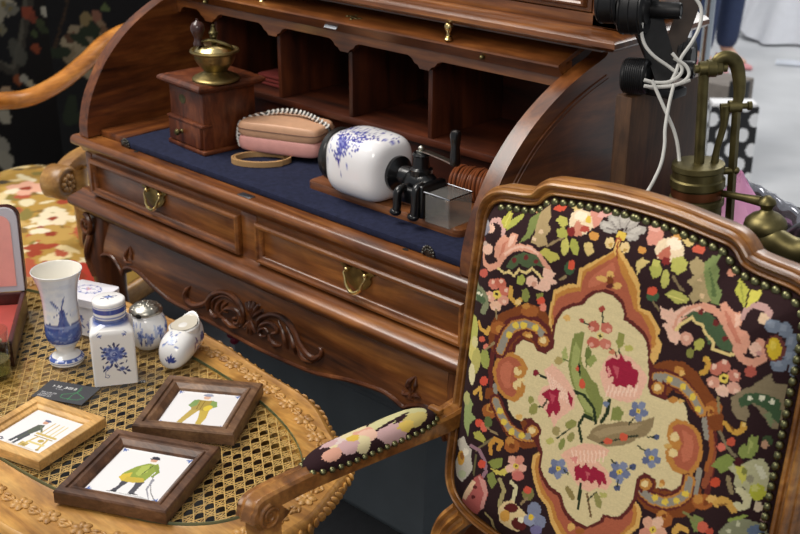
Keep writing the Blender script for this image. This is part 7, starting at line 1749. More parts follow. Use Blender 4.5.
['p', '#e6dcb8', 1485,-1098,1483,-1119,1470,-1141,1451,-1158,1428,-1166,1409,-1164,1397,-1151,1394,-1131,1402,-1109,1419,-1089,1440,-1077,1461,-1074,1477,-1082],
['p', '#7a8096', 1712,-853,1708,-906,1683,-958,1640,-997,1591,-1013,1546,-1003,1515,-969,1507,-919,1523,-865,1558,-818,1606,-790,1654,-787,1692,-810],
['p', '#8a90a4', 1676,-1009,1670,-1051,1643,-1094,1599,-1130,1549,-1149,1504,-1147,1476,-1123,1470,-1085,1488,-1040,1525,-1000,1573,-973,1621,-965,1658,-978],
['p', '#7a8096', 1810,-975,1807,-1022,1785,-1067,1749,-1101,1707,-1115,1669,-1106,1643,-1077,1636,-1033,1649,-985,1679,-944,1719,-920,1760,-918,1793,-938],
['p', '#d6b43c', 1626,-990,1624,-1011,1612,-1031,1594,-1047,1573,-1055,1554,-1052,1541,-1040,1538,-1021,1545,-1000,1560,-981,1581,-969,1602,-967,1618,-974],
['p', '#797344', 1576,-691,1573,-738,1551,-783,1514,-816,1471,-829,1432,-820,1406,-790,1399,-746,1412,-699,1443,-658,1484,-635,1526,-633,1559,-653],
['p', '#c65440', 1531,-655,1528,-682,1513,-709,1488,-730,1460,-739,1434,-735,1417,-719,1413,-694,1423,-666,1443,-642,1471,-626,1499,-624,1520,-634],
['l', '#8f7b58', 32,32,1407,-907,1482,-789],
['p', '#6f6a90', 1770,-1106,1765,-1141,1741,-1178,1703,-1209,1660,-1226,1622,-1225,1598,-1206,1594,-1173,1610,-1135,1642,-1100,1683,-1077,1724,-1070,1755,-1080]]
PATTERN = []
for it in PAT:
    n = it[2:]
    if it[0] == 'l': PATTERN.append(('l', it[1], list(zip(n[2::2], n[3::2])), n[0], n[1]))
    else: PATTERN.append(('p', it[1], list(zip(n[::2], n[1::2]))))
# ------------------------------------------------------------------ needlepoint armchair (foreground)
TILT = math.radians(8)
CO = V((-.874, 1.04, .69)); CR = V((1, 0, 0)); CU = V((0, math.sin(TILT), math.cos(TILT))); CN = V((0, -math.cos(TILT), math.sin(TILT)))
UC = .2175
def cw_(u, v, h=0): return CO + CR*u + CU*v + CN*h
chair = thing('armchair', 'carved armchair with floral needlepoint back and nailed padded arm, in front of the desk', 'armchair', (-.66, .82, 0))
half = [(UC, .3045), (.17, .303), (.14, .300), (.118, .2975), (.102, .2955), (.0945, .2915), (.090, .287), (.0825, .2795), (.068, .275), (.048, .2725), (.029, .270), (.016, .264), (.008, .252), (.004, .23), (.002, .15), (.0015, .05), (.001, -.05), (.0015, -.105), (.006, -.130), (.019, -.147), (.045, -.160), (.09, -.168), (.13, -.172), (.17, -.185), (.195, -.192)]
halr = [(UC, .3045), (.17, .303), (.14, .300), (.118, .2975), (.102, .2955), (.0945, .2915), (.090, .287), (.0825, .2795), (.068, .275), (.048, .2725), (.024, .270), (.009, .264), (.000, .252), (-.004, .23), (-.006, .15), (-.007, .05), (-.008, -.05), (-.007, -.105), (-.001, -.130), (.013, -.147), (.045, -.160), (.09, -.168), (.13, -.172), (.17, -.185), (.195, -.192)]
full = half + [(UC, -.194)] + [(2*UC-a, b) for a, b in halr[::-1]][:-1]
oc = catmull([(a, b, 0) for a, b in full], 5, closed=True)
path = [cw_(p[0], p[1]) for p in oc]
pr = [(.000, -.020), (.000, .004), (.001, .0085), (.0035, .0105), (.006, .0085), (.0072, .003), (.0100, .0022), (.0122, .0085), (.0148, .0145), (.0182, .0170), (.0212, .0150), (.0228, .0105), (.0238, .0060), (.0258, .0062), (.0280, .003), (.029, -.002), (.029, -.022), (.02, -.028)]
bm = NB()
# traversal runs left from the top centre: outward = t x up ?  use up = CN and flip sign by testing
t = (path[1]-path[0]).normalized(); s = t.cross(CN); sg = 1 if s.dot(CU) > 0 else -1
sweep(bm, path, [(sg*(a+.001), b) for a, b in pr], CN, True, scale=[(.52 if p[0] < UC else .85)+(.24 if p[0] < UC else -.09)*min(1, max(0, (p[1]-.225)/.05)) for p in oc])
bf = mesh('back_frame', bm, CHAIRW, chair, ang=25)
# embroidered back
poly = [(p[0], p[1]) for p in oc]
def in_poly(P, poly):
    x, y = P[:, 0], P[:, 1]; m = np.zeros(len(P), bool); n = len(poly)
    for i in range(n):
        (xa, ya), (xb, yb) = poly[i], poly[(i+1) % n]
        if ya == yb: continue
        m ^= ((ya > y) != (yb > y)) & (x < (xb-xa)*(y-ya)/(yb-ya)+xa)
    return m
def bulge(u, v):      # padding rises steeply from the nailed edge
    u = np.asarray(u, float); v = np.asarray(v, float); D = np.full(u.shape, 1e9)
    for i in range(0, len(poly)):
        (xa, ya), (xb, yb) = poly[i], poly[(i+1) % len(poly)]; dx, dy = xb-xa, yb-ya; L2 = dx*dx+dy*dy or 1e-12
        t = np.clip(((u-xa)*dx+(v-ya)*dy)/L2, 0, 1); D = np.minimum(D, np.hypot(u-xa-t*dx, v-ya-t*dy))
    t = np.clip(D/.075, 0, 1); return .036*(1-(1-t)**3)+.001
ST = .0017
cvp = Cv(-.012, -.206, .447, .316, ST, '#2c1b1d')
for it in PATTERN:
    k, col = it[0], it[1]
    if k == 'p': cvp.poly([(a/1e4, b/1e4) for a, b in it[2]], col)
    elif k == 'e': cvp.ell(it[2]/1e4, it[3]/1e4, it[4]/1e4, it[5]/1e4, it[6], col)
    elif k == 'l': cvp.line([(a/1e4, b/1e4) for a, b in it[2]], it[3]/1e4, col, it[4]/1e4)
rn = np.random.RandomState(4)
# wool shade varies from stitch to stitch
tex = 1+.10*(rn.rand(cvp.h, cvp.w, 1)-.5)+.05*(rn.rand(cvp.h, 1, 1)-.5)
cvp.C *= tex
nx, ny = cvp.w, cvp.h
gu = cvp.x0+np.arange(nx+1)*(cvp.x1-cvp.x0)/nx; gv = cvp.y0+np.arange(ny+1)*(cvp.y1-cvp.y0)/ny
GU, GV = np.meshgrid(gu, gv); H = bulge(GU, GV)
cu, cvv = np.meshgrid((gu[:-1]+gu[1:])/2, (gv[:-1]+gv[1:])/2)
cen = np.stack([cu.ravel(), cvv.ravel()], 1); big = [(UC+(a-UC)*1.012, .055+(b-.055)*1.012) for a, b in poly]
H = np.where(in_poly(np.stack([GU.ravel(), GV.ravel()], 1), poly).reshape(GU.shape), H, .001); keep = in_poly(cen, big)
vid = np.arange((nx+1)*(ny+1)).reshape(ny+1, nx+1)
fa = np.stack([vid[:-1, :-1].ravel(), vid[:-1, 1:].ravel(), vid[1:, 1:].ravel(), vid[1:, :-1].ravel()], 1)[keep]
cols = cvp.C.reshape(-1, 3)[keep]
used, inv = np.unique(fa, return_inverse=True)
base = np.array(WL[chair])
co = np.array(CO)+GU.ravel()[used, None]*np.array(CR)+GV.ravel()[used, None]*np.array(CU)+H.ravel()[used, None]*np.array(CN)-base
me = bpy.data.meshes.new('needlepoint_back'); me.from_pydata(co.tolist(), [], inv.reshape(-1, 4).tolist()); me.update()
me.polygons.foreach_set('use_smooth', [True]*len(me.polygons))
NP = attr_mat('needlepoint wool', .92, 0, .55, 900, .15)
me.materials.append(NP)
nb = bpy.data.objects.new('needlepoint_back', me); COL.objects.link(nb); nb.parent = chair; WL[nb] = WL[chair]
nb['label'] = 'floral needlepoint back panel'
paint_faces(nb, cols)
bm = NB(); back_poly = [cw_(a, b, -.018) for a, b in poly]; vs = [bm.verts.new(p) for p in back_poly]; bm.faces.new(vs)
vs2 = [bm.verts.new(p+CN*-.004) for p in back_poly]; bm.faces.new(vs2[::-1])
for i in range(len(vs)): bm.faces.new((vs[i], vs2[i], vs2[(i+1) % len(vs)], vs[(i+1) % len(vs)]))
mesh('outside_back', bm, plain('plain brown back cloth', '#3a2a22', .9), chair, smooth=False)
# brass nails along the edge
NAILM = plain('antique nail brass', '#6b6a4c', .32, 1, noise=.3, nscale=80)
def resample(P, step, closed=True):
    P = [V(p) for p in P]; out = []; acc = 0
    n = len(P)
    for i in range(n if closed else n-1):
        a, b = P[i], P[(i+1) % n]; L = (b-a).length
        while acc <= L and L > 0: out.append(a.lerp(b, acc/L)); acc += step
        acc -= L
    return out
npth = resample([cw_(UC+(p[0]-UC)*.968, .055+(p[1]-.055)*.976, .0075) for p in oc], .0122)
bm = NB(); ball(bm, npth[0], .0061, .0061, .0052, 14, 8, M=Matrix(((1, 0, 0, 0), (0, CU.y, CN.y, 0), (0, CU.z, CN.z, 0), (0, 0, 0, 1))))
n0 = mesh('nail', bm, NAILM, chair)
cnt = 1
for p in npth[1:]:
    q = p-CO; pu, pv = q.x, q.dot(CU)
    if pv < -.1 or pu < .03:       # the row continues out of sight behind the padding
        continue
    dup_part(n0, chair, p-npth[0]); cnt += 1
print('nails', cnt)
# stiles down to the seat, legs, seat
for s in (-1, 1):
    x = CO.x+UC+s*.221
    bm = NB(); p = catmull([cw_(UC+s*.196, -.172, -.008), cw_(UC+s*.216, -.20, -.006), cw_(UC+s*.224, -.235, -.004), (x, .985, .40), (x, 1.0, .30), (x+s*.006, 1.06, .12), (x+s*.01, 1.11, .004)], 6)
    prf = [(-.018, -.016), (-.018, .010), (-.013, .015), (-.008, .011), (-.004, .011), (0, .017), (.005, .011), (.009, .011), (.013, .015), (.018, .010), (.018, -.016)]
    sweep(bm, p, prf, (0, -1, .1), scale=[1.0]*20+[1-.4*k/(len(p)-20) for k in range(len(p)-20)])
    mesh('rear_leg', bm, CHAIRW, chair, ang=25)
for s in (-1, 1):
    bm = NB(); rings = []; x = CO.x+UC+s*.235
    for t, d, hh in ((0, 0, .03), (.1, .006, .032), (.3, .012, .026), (.6, -.002, .017), (.85, .004, .014), (1, .02, .018)):
        c = V((x+s*d, .56-d, .36*(1-t))); rings.append([c+V((hh*math.cos(a), hh*math.sin(a), 0)) for a in [2*PI*k/14 for k in range(14)]])
    loft(bm, rings); mesh('front_leg', bm, CHAIRW, chair)
SX0, SX1 = CO.x-.03, CO.x+2*UC+.03
bm = NB(); prism_z(bm, rrect(SX0, SX1, .54, 1.0, .05), .315, .365)
mesh('seat_rail', bm, CHAIRW, chair)
bm = NB(); rr = rrect(SX0+.012, SX1-.012, .555, .985, .05, 8); cx_, cy_ = (SX0+SX1)/2, .77
R = []
for k in range(12):
    a = PI/2*k/11; f = math.cos(a)**.35 if k < 11 else .001; R.append([V((cx_+(x-cx_)*f, cy_+(y-cy_)*f, .366+.055*math.sin(a))) for x, y in rr])
loft(bm, R); st_ = mesh('seat_cushion', bm, attr_mat('seat needlepoint', .92, 0, .5, 900, .15), chair)
cs = Cv(-.95, .5, -.35, 1.05, .003, '#2c1b1d'); r9 = random.Random(9)
for k in range(90):
    x, y = r9.uniform(-.93, -.38), r9.uniform(.52, 1.02)
    if k % 3: cs.ell(x, y, r9.uniform(.012, .03), r9.uniform(.008, .014), r9.uniform(0, 3), r9.choice(['#8e9246', '#7e7a48', '#b4ad4e', '#a9936a', '#4f5b3e']))
    else: cs.flower(x, y, r9.uniform(.02, .035), [r9.choice(['#d99b80', '#c5705f', '#a9a096', '#77829c', '#e0bfa0'])], 5)
co = vert_co(st_); paint_verts(st_, cs.at(co[:, 0], co[:, 1]))
# arms
def arm(s):
    xj = CO.x if s < 0 else CO.x+2*UC
    J = V((xj+s*.006, 1.062, .667)); F = V((xj+s*.034, .712, .661))
    a = catmull([J, J.lerp(F, .15)+V((0, 0, -.006)), J.lerp(F, .35)+V((s*.003, 0, -.004)), J.lerp(F, .7)+V((s*.003, 0, .004)), J.lerp(F, .88)+V((0, 0, .008)), F+V((0, -.002, .006)), F+V((0, -.012, -.003)), F+V((0, -.014, -.013))], 7)
    prf = [(-.018, -.017), (-.0195, -.004), (-.0185, .007), (-.0145, .011), (-.0105, .0085), (-.007, .0095), (0, .0145), (.007, .0095), (.0105, .0085), (.0145, .011), (.0185, .007), (.0195, -.004), (.018, -.017)]
    m = len(a); sc = [.92-.12*math.sin(PI*i/(m-1)) for i in range(m)]
    ups = []
    for i in range(m):
        t = (V(a[min(i+1, m-1)])-V(a[max(i-1, 0)])).normalized(); q = V((0, 0, 1))-t*t.z
        if q.length < .25: q = V((0, -1, 0)) - t*(-t.y)
        if i > m-16 and False:
            w = (i-(m-16))/15; q = (V((0, 0, 1))*(1-w)+V((0, -1, 0))*w); q = q-t*q.dot(t)
        ups.append(q.normalized())
    bm = NB(); sweep(bm, a, prf, ups, scale=sc)
    ar = mesh('arm_rail', bm, CHAIRW, chair, ang=25)
    bm = NB()       # scrolled end and support
    yc, zc = F.y+.004, F.z-.012; r0 = .021
    w = .0165
    pts = [(yc-r0*math.cos(b), zc+r0*math.sin(b)) for b in [PI*(.5-k/10*.9) for k in range(11)]]
    ctr = catmull([(F.x, yc+.02, zc+.004), (F.x, yc+.004, zc-.012), (F.x-s*.002, yc+.003, zc-.045), (F.x-s*.004, yc+.018, zc-.12), (F.x-s*.004, yc+.012, zc-.20), (F.x-s*.002, yc-.06, .345)], 6)
    n_ = len(ctr); R = []
    for i, p in enumerate(ctr):
        p = V(p); t = (V(ctr[min(i+1, n_-1)])-V(ctr[max(i-1, 0)])).normalized(); side = V((1, 0, 0)); nn = side.cross(t).normalized()
        hw = .0165; hd = .020-.006*min(1, i/(n_-1)*2)
        R.append([p+side*(hw*a_)+nn*(hd*b_) for a_, b_ in ((-1, -.8), (-.8, -1), (.8, -1), (1, -.8), (1, .8), (.8, 1), (-.8, 1), (-1, .8))])
    loft(bm, R)
    lathe(bm, [(0, -w), (r0-.003, -w), (r0, -w+.003), (r0, w-.003), (r0-.003, w), (0, w)], n=32, M=Matrix.Translation((F.x, yc, zc)) @ RX)
    sup_ = mesh('arm_support', bm, CHAIRW, chair)
    for q in (-1, 1):
        bm = NB(); sp = []; rr2 = []
        for k in range(46):
            b = k*.29; r = .0165*(1-k/52); sp.append(V((F.x+q*(w+.0005), yc+r*math.cos(b+PI*.5), zc+r*math.sin(b+PI*.5)))); rr2.append(.0028*(1-k/70))
        tube(bm, sp, rr2, 8); mesh('volute', bm, CHAIRW, sup_)
    # pad
    Pa = J.lerp(F, .19)+V((s*.002, 0, .003)); Pb = J.lerp(F, .80)+V((s*.003, 0, .011))
    L = (Pb-Pa).length; d = (Pb-Pa).normalized(); sd = V((-d.y, d.x, 0)).normalized(); n2 = d.cross(sd); 
    if n2.z < 0: n2 = -n2
    cpad = Cv(0, -1, 1, 1, .0125, '#2a191b'); ell0 = cpad.ell
    cpad.ell = lambda u, v, ru, rv, *k: ell0(u, v*1.35-.14, ru*.95, rv*1.75, *k)
    cpad.C[:] = S('#2c1a1e')
    C1, C2, C3, C4 = '#cfc39a', '#b4b082', '#cb9884', '#bd9c9c'
    # u: 0 rear .. 1 front ; v: -1 inner .. 1 outer
    cpad.ell(.30, .05, .24, .42, 0, C2); cpad.ell(.36, .30, .16, .30, .2, '#bfba8c'); cpad.ell(.22, -.30, .12, .22, 0, '#b9a968'); cpad.ell(.40, -.40, .13, .22, 0, C4); cpad.ell(.30, -.42, .06, .14, 0, '#cdb25c')
    cpad.ell(.36, -.02, .06, .16, .6, '#2c1a1e'); cpad.ell(.30, -.10, .05, .10, .2, '#2c1a1e')
    for k, c in enumerate((C1, '#cbb9b4', C1, C3, '#d6b09c', C1, C4)): 
        b = 2*PI*k/7; cpad.ell(.66+.10*math.cos(b), -.02+.32*math.sin(b), .075, .23, b*.0, c)
    cpad.ell(.66, -.02, .045, .14, 0, '#c9a94a'); cpad.ell(.84, -.30, .07, .2, 0, C3); cpad.ell(.80, .30, .06, .2, 0, C4); cpad.ell(.56, .48, .06, .18, 0, C1)
    nu, nv = 90, 44; bm = NB(); rows = []; cc3 = []
    for i in range(nu+1):
        u = i/nu; e = (1-abs(2*u-1)**5)**.5 if 0 < u < 1 else 0; hw = .0225*max(e, .02); hh = .021*max(e, .02)
        row = []
        for j in range(nv+1):
            b = PI*(j/nv); row.append(bm.verts.new(Pa+d*(L*u)+sd*(hw*math.cos(b)*(-1 if s < 0 else 1))+n2*(hh*math.sin(b)**.75)))
        rows.append(row)
    cc3 = []
    for i in range(nu):
        for j in range(nv):
            bm.faces.new((rows[i][j], rows[i+1][j], rows[i+1][j+1], rows[i][j+1])); cc3.append(cpad.at((i+.5)/nu, math.cos(PI*(j+.5)/nv)))
    bm.faces.new([r[0] for r in rows] + [r[-1] for r in rows[::-1]]); cc3.append(cpad.at(.01, .99))
    pad = mesh('arm_pad', bm, NP, chair, label='needlepoint arm pad with a pale flower'); paint_faces(pad, np.array(cc3))
    edge = [Pa+d*(L*u)+sd*(q*.0228*max((1-abs(2*u-1)**5)**.5, .02))+n2*.0015 for q in (1, -1) for u in ([k/40 for k in range(41)] if q == 1 else [1-k/40 for k in range(41)])]
    nn_ = resample(edge, .0122)
    bm = NB(); ball(bm, nn_[0], .0048, .0048, .0042, 12, 7); a0 = mesh('nail', bm, NAILM, pad)
    for p in nn_[1:]: dup_part(a0, pad, p-nn_[0])
    bm = NB(); box(bm, Pa.x-.011, Pa.x+.011, Pa.y-.001, Pa.y+.010, Pa.z+.003, Pa.z+.011, .003); mesh('pad_block', bm, CHAIRW, ar)
arm(-1); arm(1)

# ------------------------------------------------------------------ second armchair, left of the desk
CH2 = wood('pale chair wood', '#8c5f30', '#b58749', '#cda464', 'Y', 8, 5, .38, .2)
CH2D = wood('orange chair wood', '#9a5c1c', '#c98234', '#dd9c4c', 'Y', 8, 6, .32, .3)
ch2 = thing('armchair', 'pale wooden armchair with yellow tapestry seat, left of the desk', 'armchair', (-2.62, 1.45, 0))
C2 = V((-2.70, 1.43, 0)); A2 = math.radians(20); M2 = Matrix.Translation(C2) @ RZ(A2)
bm = NB(); sw, sdp = .40, .40
R = []
rr = rrect(-sw, sw, -sdp, sdp, .07, 8)
for k in range(14):
    a = PI/2*k/13; f = math.cos(a)**.3 if k < 13 else 0; R.append((f, .345+.055*math.sin(a)))
rings = [[M2 @ V((x, y, .30)) for x, y in rr]]
bm.free(); bm = NB()
def seat_pt(i, j):
    x = -sw+2*sw*i; y = -sdp+2*sdp*j; a = max(abs(x)/sw, abs(y)/sdp); h_ = .30+.10*(1-max(0, abs(x)/sw)**6)*(1-max(0, abs(y)/sdp)**6)**.8
    return M2 @ V((x, y, h_))
grid_sheet(bm, seat_pt, 150, 150)
vs = [bm.verts.new(M2 @ V((x*sw, y*sdp, .285))) for x, y in ((-1, -1), (1, -1), (1, 1), (-1, 1))]; bm.faces.new(vs)
s2 = mesh('tapestry_seat', bm, attr_mat('tapestry seat cloth', .9, 0, .4, 700, .15), ch2, label='yellow and red tapestry seat')
ct2 = Cv(-sw, -sdp, sw, sdp, .004, '#ab8742'); r9 = random.Random(12)
for k in range(420):
    x, y = r9.uniform(-sw, sw), r9.uniform(-sdp, sdp); ct2.ell(x, y, r9.uniform(.015, .05), r9.uniform(.008, .022), r9.uniform(0, 3.1), r9.choice(['#c19a4e', '#d8c290', '#a08040', '#d9cba6', '#b98c42', '#7d6236', '#d9c79c', '#98422c', '#a9553c', '#c2a062', '#4e4436', '#82743e', '#dccfae']))
for k in range(26):
    x, y = r9.uniform(-sw, sw), r9.uniform(-sdp, sdp); ct2.flower(x, y, r9.uniform(.03, .055), [r9.choice(['#e0cfae', '#a9392a', '#d9a58c', '#b3904e'])]*3+['#e3d6b8'], 6, '#8c3a26', r9.uniform(0, 2))
co = (np.array(M2.inverted().to_3x3()) @ (vert_co(s2)-np.array(C2)).T).T
cc = ct2.at(co[:, 0], co[:, 1]); paint_verts(s2, cc)
bm = NB(); box(bm, -sw-.012, sw+.012, -sdp-.012, sdp+.012, .24, .298, .012, 3, M=M2); mesh('seat_rail', bm, CH2, ch2)
for sx in (-1, 1):
    for sy in (-1, 1):
        bm = NB(); lathe(bm, [(.012, 0), (.02, .02), (.016, .04), (.026, .2), (.03, .28)], M2 @ V((sx*(sw-.02), sy*(sdp-.02), 0)), 16); mesh('leg', bm, CH2, ch2)
# near arm with rosette, running back beside the desk
ar_f = at_z(60, 187, .545)
bm = NB(); e0 = V((ar_f.x, ar_f.y, .57)); bd = V((-.10, .30, 0)).normalized()
sd2 = V((bd.y, -bd.x, 0))
pa = [e0, e0+bd*.05+V((0, 0, .022)), e0+bd*.11+V((0, 0, .03)), e0+bd*.22+V((0, 0, .034)), e0+bd*.40+V((0, 0, .045)), e0+bd*.55+V((0, 0, .075))]
sweep(bm, catmull(pa, 6), [(-.02, -.016), (-.024, 0), (-.018, .014), (0, .018), (.018, .014), (.024, 0), (.02, -.016)], (0, 0, 1))
ROT = Matrix(((sd2.x, bd.x, 0, 0), (sd2.y, bd.y, 0, 0), (0, 0, 1, 0), (0, 0, 0, 1)))
lathe(bm, [(0, -.028), (.036, -.028), (.041, -.022), (.041, .022), (.036, .028), (.031, .0285), (.029, .025), (0, .025)], n=36, M=Matrix.Translation(e0+V((0, 0, -.012))) @ ROT @ RX)
na = mesh('near_arm', bm, CH2, ch2)
bm = NB(); Mr = Matrix.Translation(e0+V((0, 0, -.012))+sd2*.026) @ ROT
for k in range(8):
    b = 2*PI*k/8; ball(bm, Mr @ V((0, .016*math.cos(b), .016*math.sin(b))), .008, .008, .008, 8, 6)
ball(bm, Mr @ V((.002, 0, 0)), .007)
mesh('rosette', bm, CH2, na)
bm = NB(); pe = at_z(85, 232, .42)
lathe(bm, [(.019, .28), (.021, .33), (.015, .36), (.0165, .40), (.019, .48), (.021, .57), (.021, .585)], (pe.x, pe.y, 0), 16); mesh('arm_support', bm, CH2, ch2)
# far arm rising towards the back
fa_ = [at_d(-60, 103, 3.05), at_d(0, 101, 3.12), at_d(30, 97, 3.18), at_d(60, 82, 3.24), at_d(85, 62, 3.30), at_d(105, 43, 3.36), at_d(130, 30, 3.42), at_d(165, 26, 3.5)]
bm = NB(); tube(bm, catmull(fa_, 8), [.024]*57, 14); mesh('far_arm', bm, CH2D, ch2)
fe = fa_[0]; bm = NB(); tube(bm, [V((fe.x, fe.y, fe.z)), V((fe.x+.02, fe.y, .26))], .02, 12); mesh('arm_support', bm, CH2D, ch2)
bk = fa_[-1]; nb_ = pa[-1]
bm = NB()
tube(bm, catmull([nb_, nb_+V((-.03, .10, .14)), V(((nb_.x+bk.x)/2+.05, (nb_.y+bk.y)/2+.1, .98)), bk+V((.06, .02, .12)), bk], 8), .022, 12); mesh('back_rail', bm, CH2, ch2)
# ------------------------------------------------------------------ stand behind the armchair with brass and iron pieces
TOPZ = .80
stand = thing('display_stand', 'dark low stand at the right end of the desk behind the armchair', 'stand', (-.72, 1.55, 0))
bm = NB(); box(bm, -.925, -.38, 1.27, 1.74, TOPZ-.025, TOPZ, .003); mesh('stand_top', bm, plain('dark stand cloth', '#17161a', .8, noise=.3), stand)
for x in (-.90, -.41):
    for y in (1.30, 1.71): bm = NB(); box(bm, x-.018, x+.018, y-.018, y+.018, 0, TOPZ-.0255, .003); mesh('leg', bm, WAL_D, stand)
# wooden block
bl_ = thing('wooden_block', 'worn upright wooden board under the black iron machine', 'board', (-.89, 1.48, TOPZ))
OLD = wood('old board', '#2c1c10', '#4f3520', '#6b4a2e', 'Z', 9, 6, .6, .05)
B0 = at_y(632, 98, 1.40)
print('block', B0, at_y(615.5, 101, 1.40))
bx0 = at_y(615.5, 101, 1.40).x
bm = NB(); box(bm, bx0, B0.x, 1.40, 1.60, TOPZ+.0003, B0.z, .002); mesh('board', bm, OLD, bl_)
# black iron machine
im = thing('iron_machine', 'black iron machine with ribbed drums standing on the worn wooden board', 'machine', (-.90, 1.5, B0.z))
def drum(name, c, r, L, ax, ribs=0, par=im, mat=IRON):
    ax = V(ax).normalized(); q = ax.to_track_quat('Z', 'Y').to_matrix().to_4x4(); M = Matrix.Translation(c) @ q
    pr_ = [(0, -L/2), (r*.55, -L/2), (r*.6, -L/2+.004), (r*.9, -L/2), (r, -L/2+.003)]
    for k in range(ribs): z = -L/2+.006+(L-.012)*k/max(1, ribs-1); pr_ += [(r*.985, z-.0008), (r*1.015, z), (r*.985, z+.0008)]
    pr_ += [(r, L/2-.003), (r*.9, L/2), (r*.6, L/2-.004), (r*.55, L/2), (0, L/2)]
    bm = NB(); lathe(bm, pr_, n=36, M=M); return mesh(name, bm, mat, par)
dd = 1.66
axd = V((1, .32, .05))
drum('ribbed_drum', at_d(636, 76, dd), .025, .036, axd, 9)
drum('rear_wheel', at_d(683, 58, dd+.04), .030, .030, axd, 4)
drum('axle', at_d(660, 68, dd+.02), .013, .10, axd, 0)
def strip(name, pts, ws, th, mat):
    bm = NB(); P = [at_d(a, b, d) for a, b, d in pts]; rings = []
    for i, p in enumerate(P):
        t = (P[min(i+1, len(P)-1)]-P[max(i-1, 0)]).normalized(); s = V(AX[0]); s = (s-t*s.dot(t)).normalized(); n = s.cross(t)
        rings.append([p+s*ws[i]-n*th, p+s*ws[i]+n*th, p-s*ws[i]+n*th, p-s*ws[i]-n*th])
    loft(bm, rings); return mesh(name, bm, mat, im)
strip('iron_arm', [(636, -70, dd-.02), (642, 0, dd-.01), (650, 30, dd), (661, 62, dd+.01), (664, 84, dd+.01)], [.019, .021, .021, .018, .013], .009, IRON)
strip('brown_arm', [(705, -70, dd+.05), (694, -10, dd+.04), (682, 25, dd+.03), (668, 62, dd+.02), (664, 80, dd+.02)], [.014, .015, .014, .012, .009], .008, plain('brown iron', '#3a2f28', .5, .3, noise=.3))
drum('iron_barrel', at_d(634, 10, dd-.03), .034, .038, axd, 3); drum('iron_barrel', at_d(610, 2, dd-.03), .030, .030, axd, 2); drum('barrel_link', at_d(660, 10, dd-.02), .012, .06, axd)
bm = NB(); cb0 = at_d(662, 88, dd+.01); box(bm, cb0.x-.022, cb0.x+.03, cb0.y-.02, cb0.y+.02, B0.z+.0003, cb0.z+.004, .003); mesh('iron_foot', bm, IRON, im)
# white cord
bm = NB()
def cord(pts, dep=dd-.045): tube(bm, catmull([at_d(a, b, dep if len(q) == 0 else q[0]) for a, b, *q in pts], 8), .0025, 8)
cord([(686, -20), (694, -4), (701, 8), (700, 25), (692, 42), (681, 58), (675, 74), (668, 84), (655, 88), (645, 86)])
cord([(642.5, 20), (641.5, 32), (645, 45), (654, 56), (668, 66), (678, 74)], dd-.04)
cord([(644, 80), (655, 82.5), (668, 82), (678, 77), (682, 70), (679, 62), (674, 58)], dd-.047)
cord([(644, 86), (655, 87), (672, 86), (684, 81), (689, 74), (686, 66), (678, 60), (672, 53)], dd-.05)
cord([(690, 80), (682, 83), (670, 86)], dd-.05)
cord([(652, 80), (658, 94), (666, 112), (673, 128), (677, 142), (679, 157), (680, 172, dd-.06), (682, 190, dd-.06)], dd-.055)
cord([(674, 84), (670, 100), (667, 116), (665, 130), (664.5, 146), (661, 164), (654, 180), (647, 192), (640, 200, dd-.1)], dd-.06)
mesh('cord', bm, plain('white flex', '#c4c3be', .5), im, label='white electric cord')
# brass pump
pd = 1.60
PU = at_d(702, 232, pd); pz = TOPZ
pump = thing('brass_pump', 'old brass pump with rods and hooked lever on top, behind the armchair', 'pump', (PU.x, PU.y, pz))
pump.location.z += .003
PC = V((at_d(703, 175, pd).x, at_d(703, 175, pd).y, 0)); pt = at_d(703, 163, pd).z
print('pump', PC, pt)
bm = NB(); R_ = .0355
zz = pt
lathe(bm, [(R_+.012, pz), (R_+.012, pz+.006), (R_, pz+.010), (R_-.001, zz-.060), (R_+.002, zz-.058), (R_+.002, zz-.050), (R_-.002, zz-.048), (R_-.002, zz-.034), (R_+.002, zz-.032), (R_+.002, zz-.022), (R_-.001, zz-.020), (R_-.001, zz-.010), (R_+.001, zz-.008), (R_, zz-.001), (R_-.003, zz), (0, zz)], PC, 44)
mesh('cylinder', bm, BRASSD, pump)
bm = NB(); lathe(bm, [(R_-.0005, zz-.047), (R_, zz-.041), (R_-.0005, zz-.035)], PC, 44); mesh('copper_band', bm, plain('copper band', '#7a4a30', .45, .9, noise=.3), pump)
def P_(a, b, d=pd): return at_d(a, b, d)
def vrod(px, b0, b1, r, name, d=pd):
    a, b = P_(px, b0, d), P_(px, b1, d); c = V((a.x, a.y, 0)); bm = NB()
    top = a.z; bot = zz-.004
    tube(bm, [V((a.x, a.y, bot)), V((a.x, a.y, top))], r, 14); return mesh(name, bm, BRASSD, pump)
ra = P_(704.5, 60); 
q0 = V((PC.x-.001, PC.y, 0))
bm = NB(); tube(bm, [V((PC.x+.001, PC.y, zz-.002)), V((PC.x+.001, PC.y, ra.z-.002))], .0072, 16); mesh('main_rod', bm, BRASSD, pump)
kx = V((PC.x, PC.y, ra.z)); ks = V(AX[0]); ks = V((ks.x, ks.y, 0)).normalized()
Mk = Matrix.Translation(kx+ks*.010) @ ks.to_track_quat('Z', 'Y').to_matrix().to_4x4()
bm = NB(); lathe(bm, [(0, -.022), (.006, -.022), (.006, -.017), (.0095, -.016), (.0105, -.006), (.012, -.005), (.012, .006), (.0105, .007), (.0095, .014), (.006, .016), (.006, .021), (0, .022)], n=20, M=Mk); mesh('pivot', bm, BRASSD, pump)
hb = [kx+ks*.014, kx+ks*.018+V((0, 0, .010)), kx+ks*.030+V((0, 0, .014)), kx+ks*.042+V((0, 0, .006)), kx+ks*.048+V((0, 0, -.014)), kx+ks*.050+V((0, 0, -.036)), kx+ks*.0475+V((0, 0, -.052))]
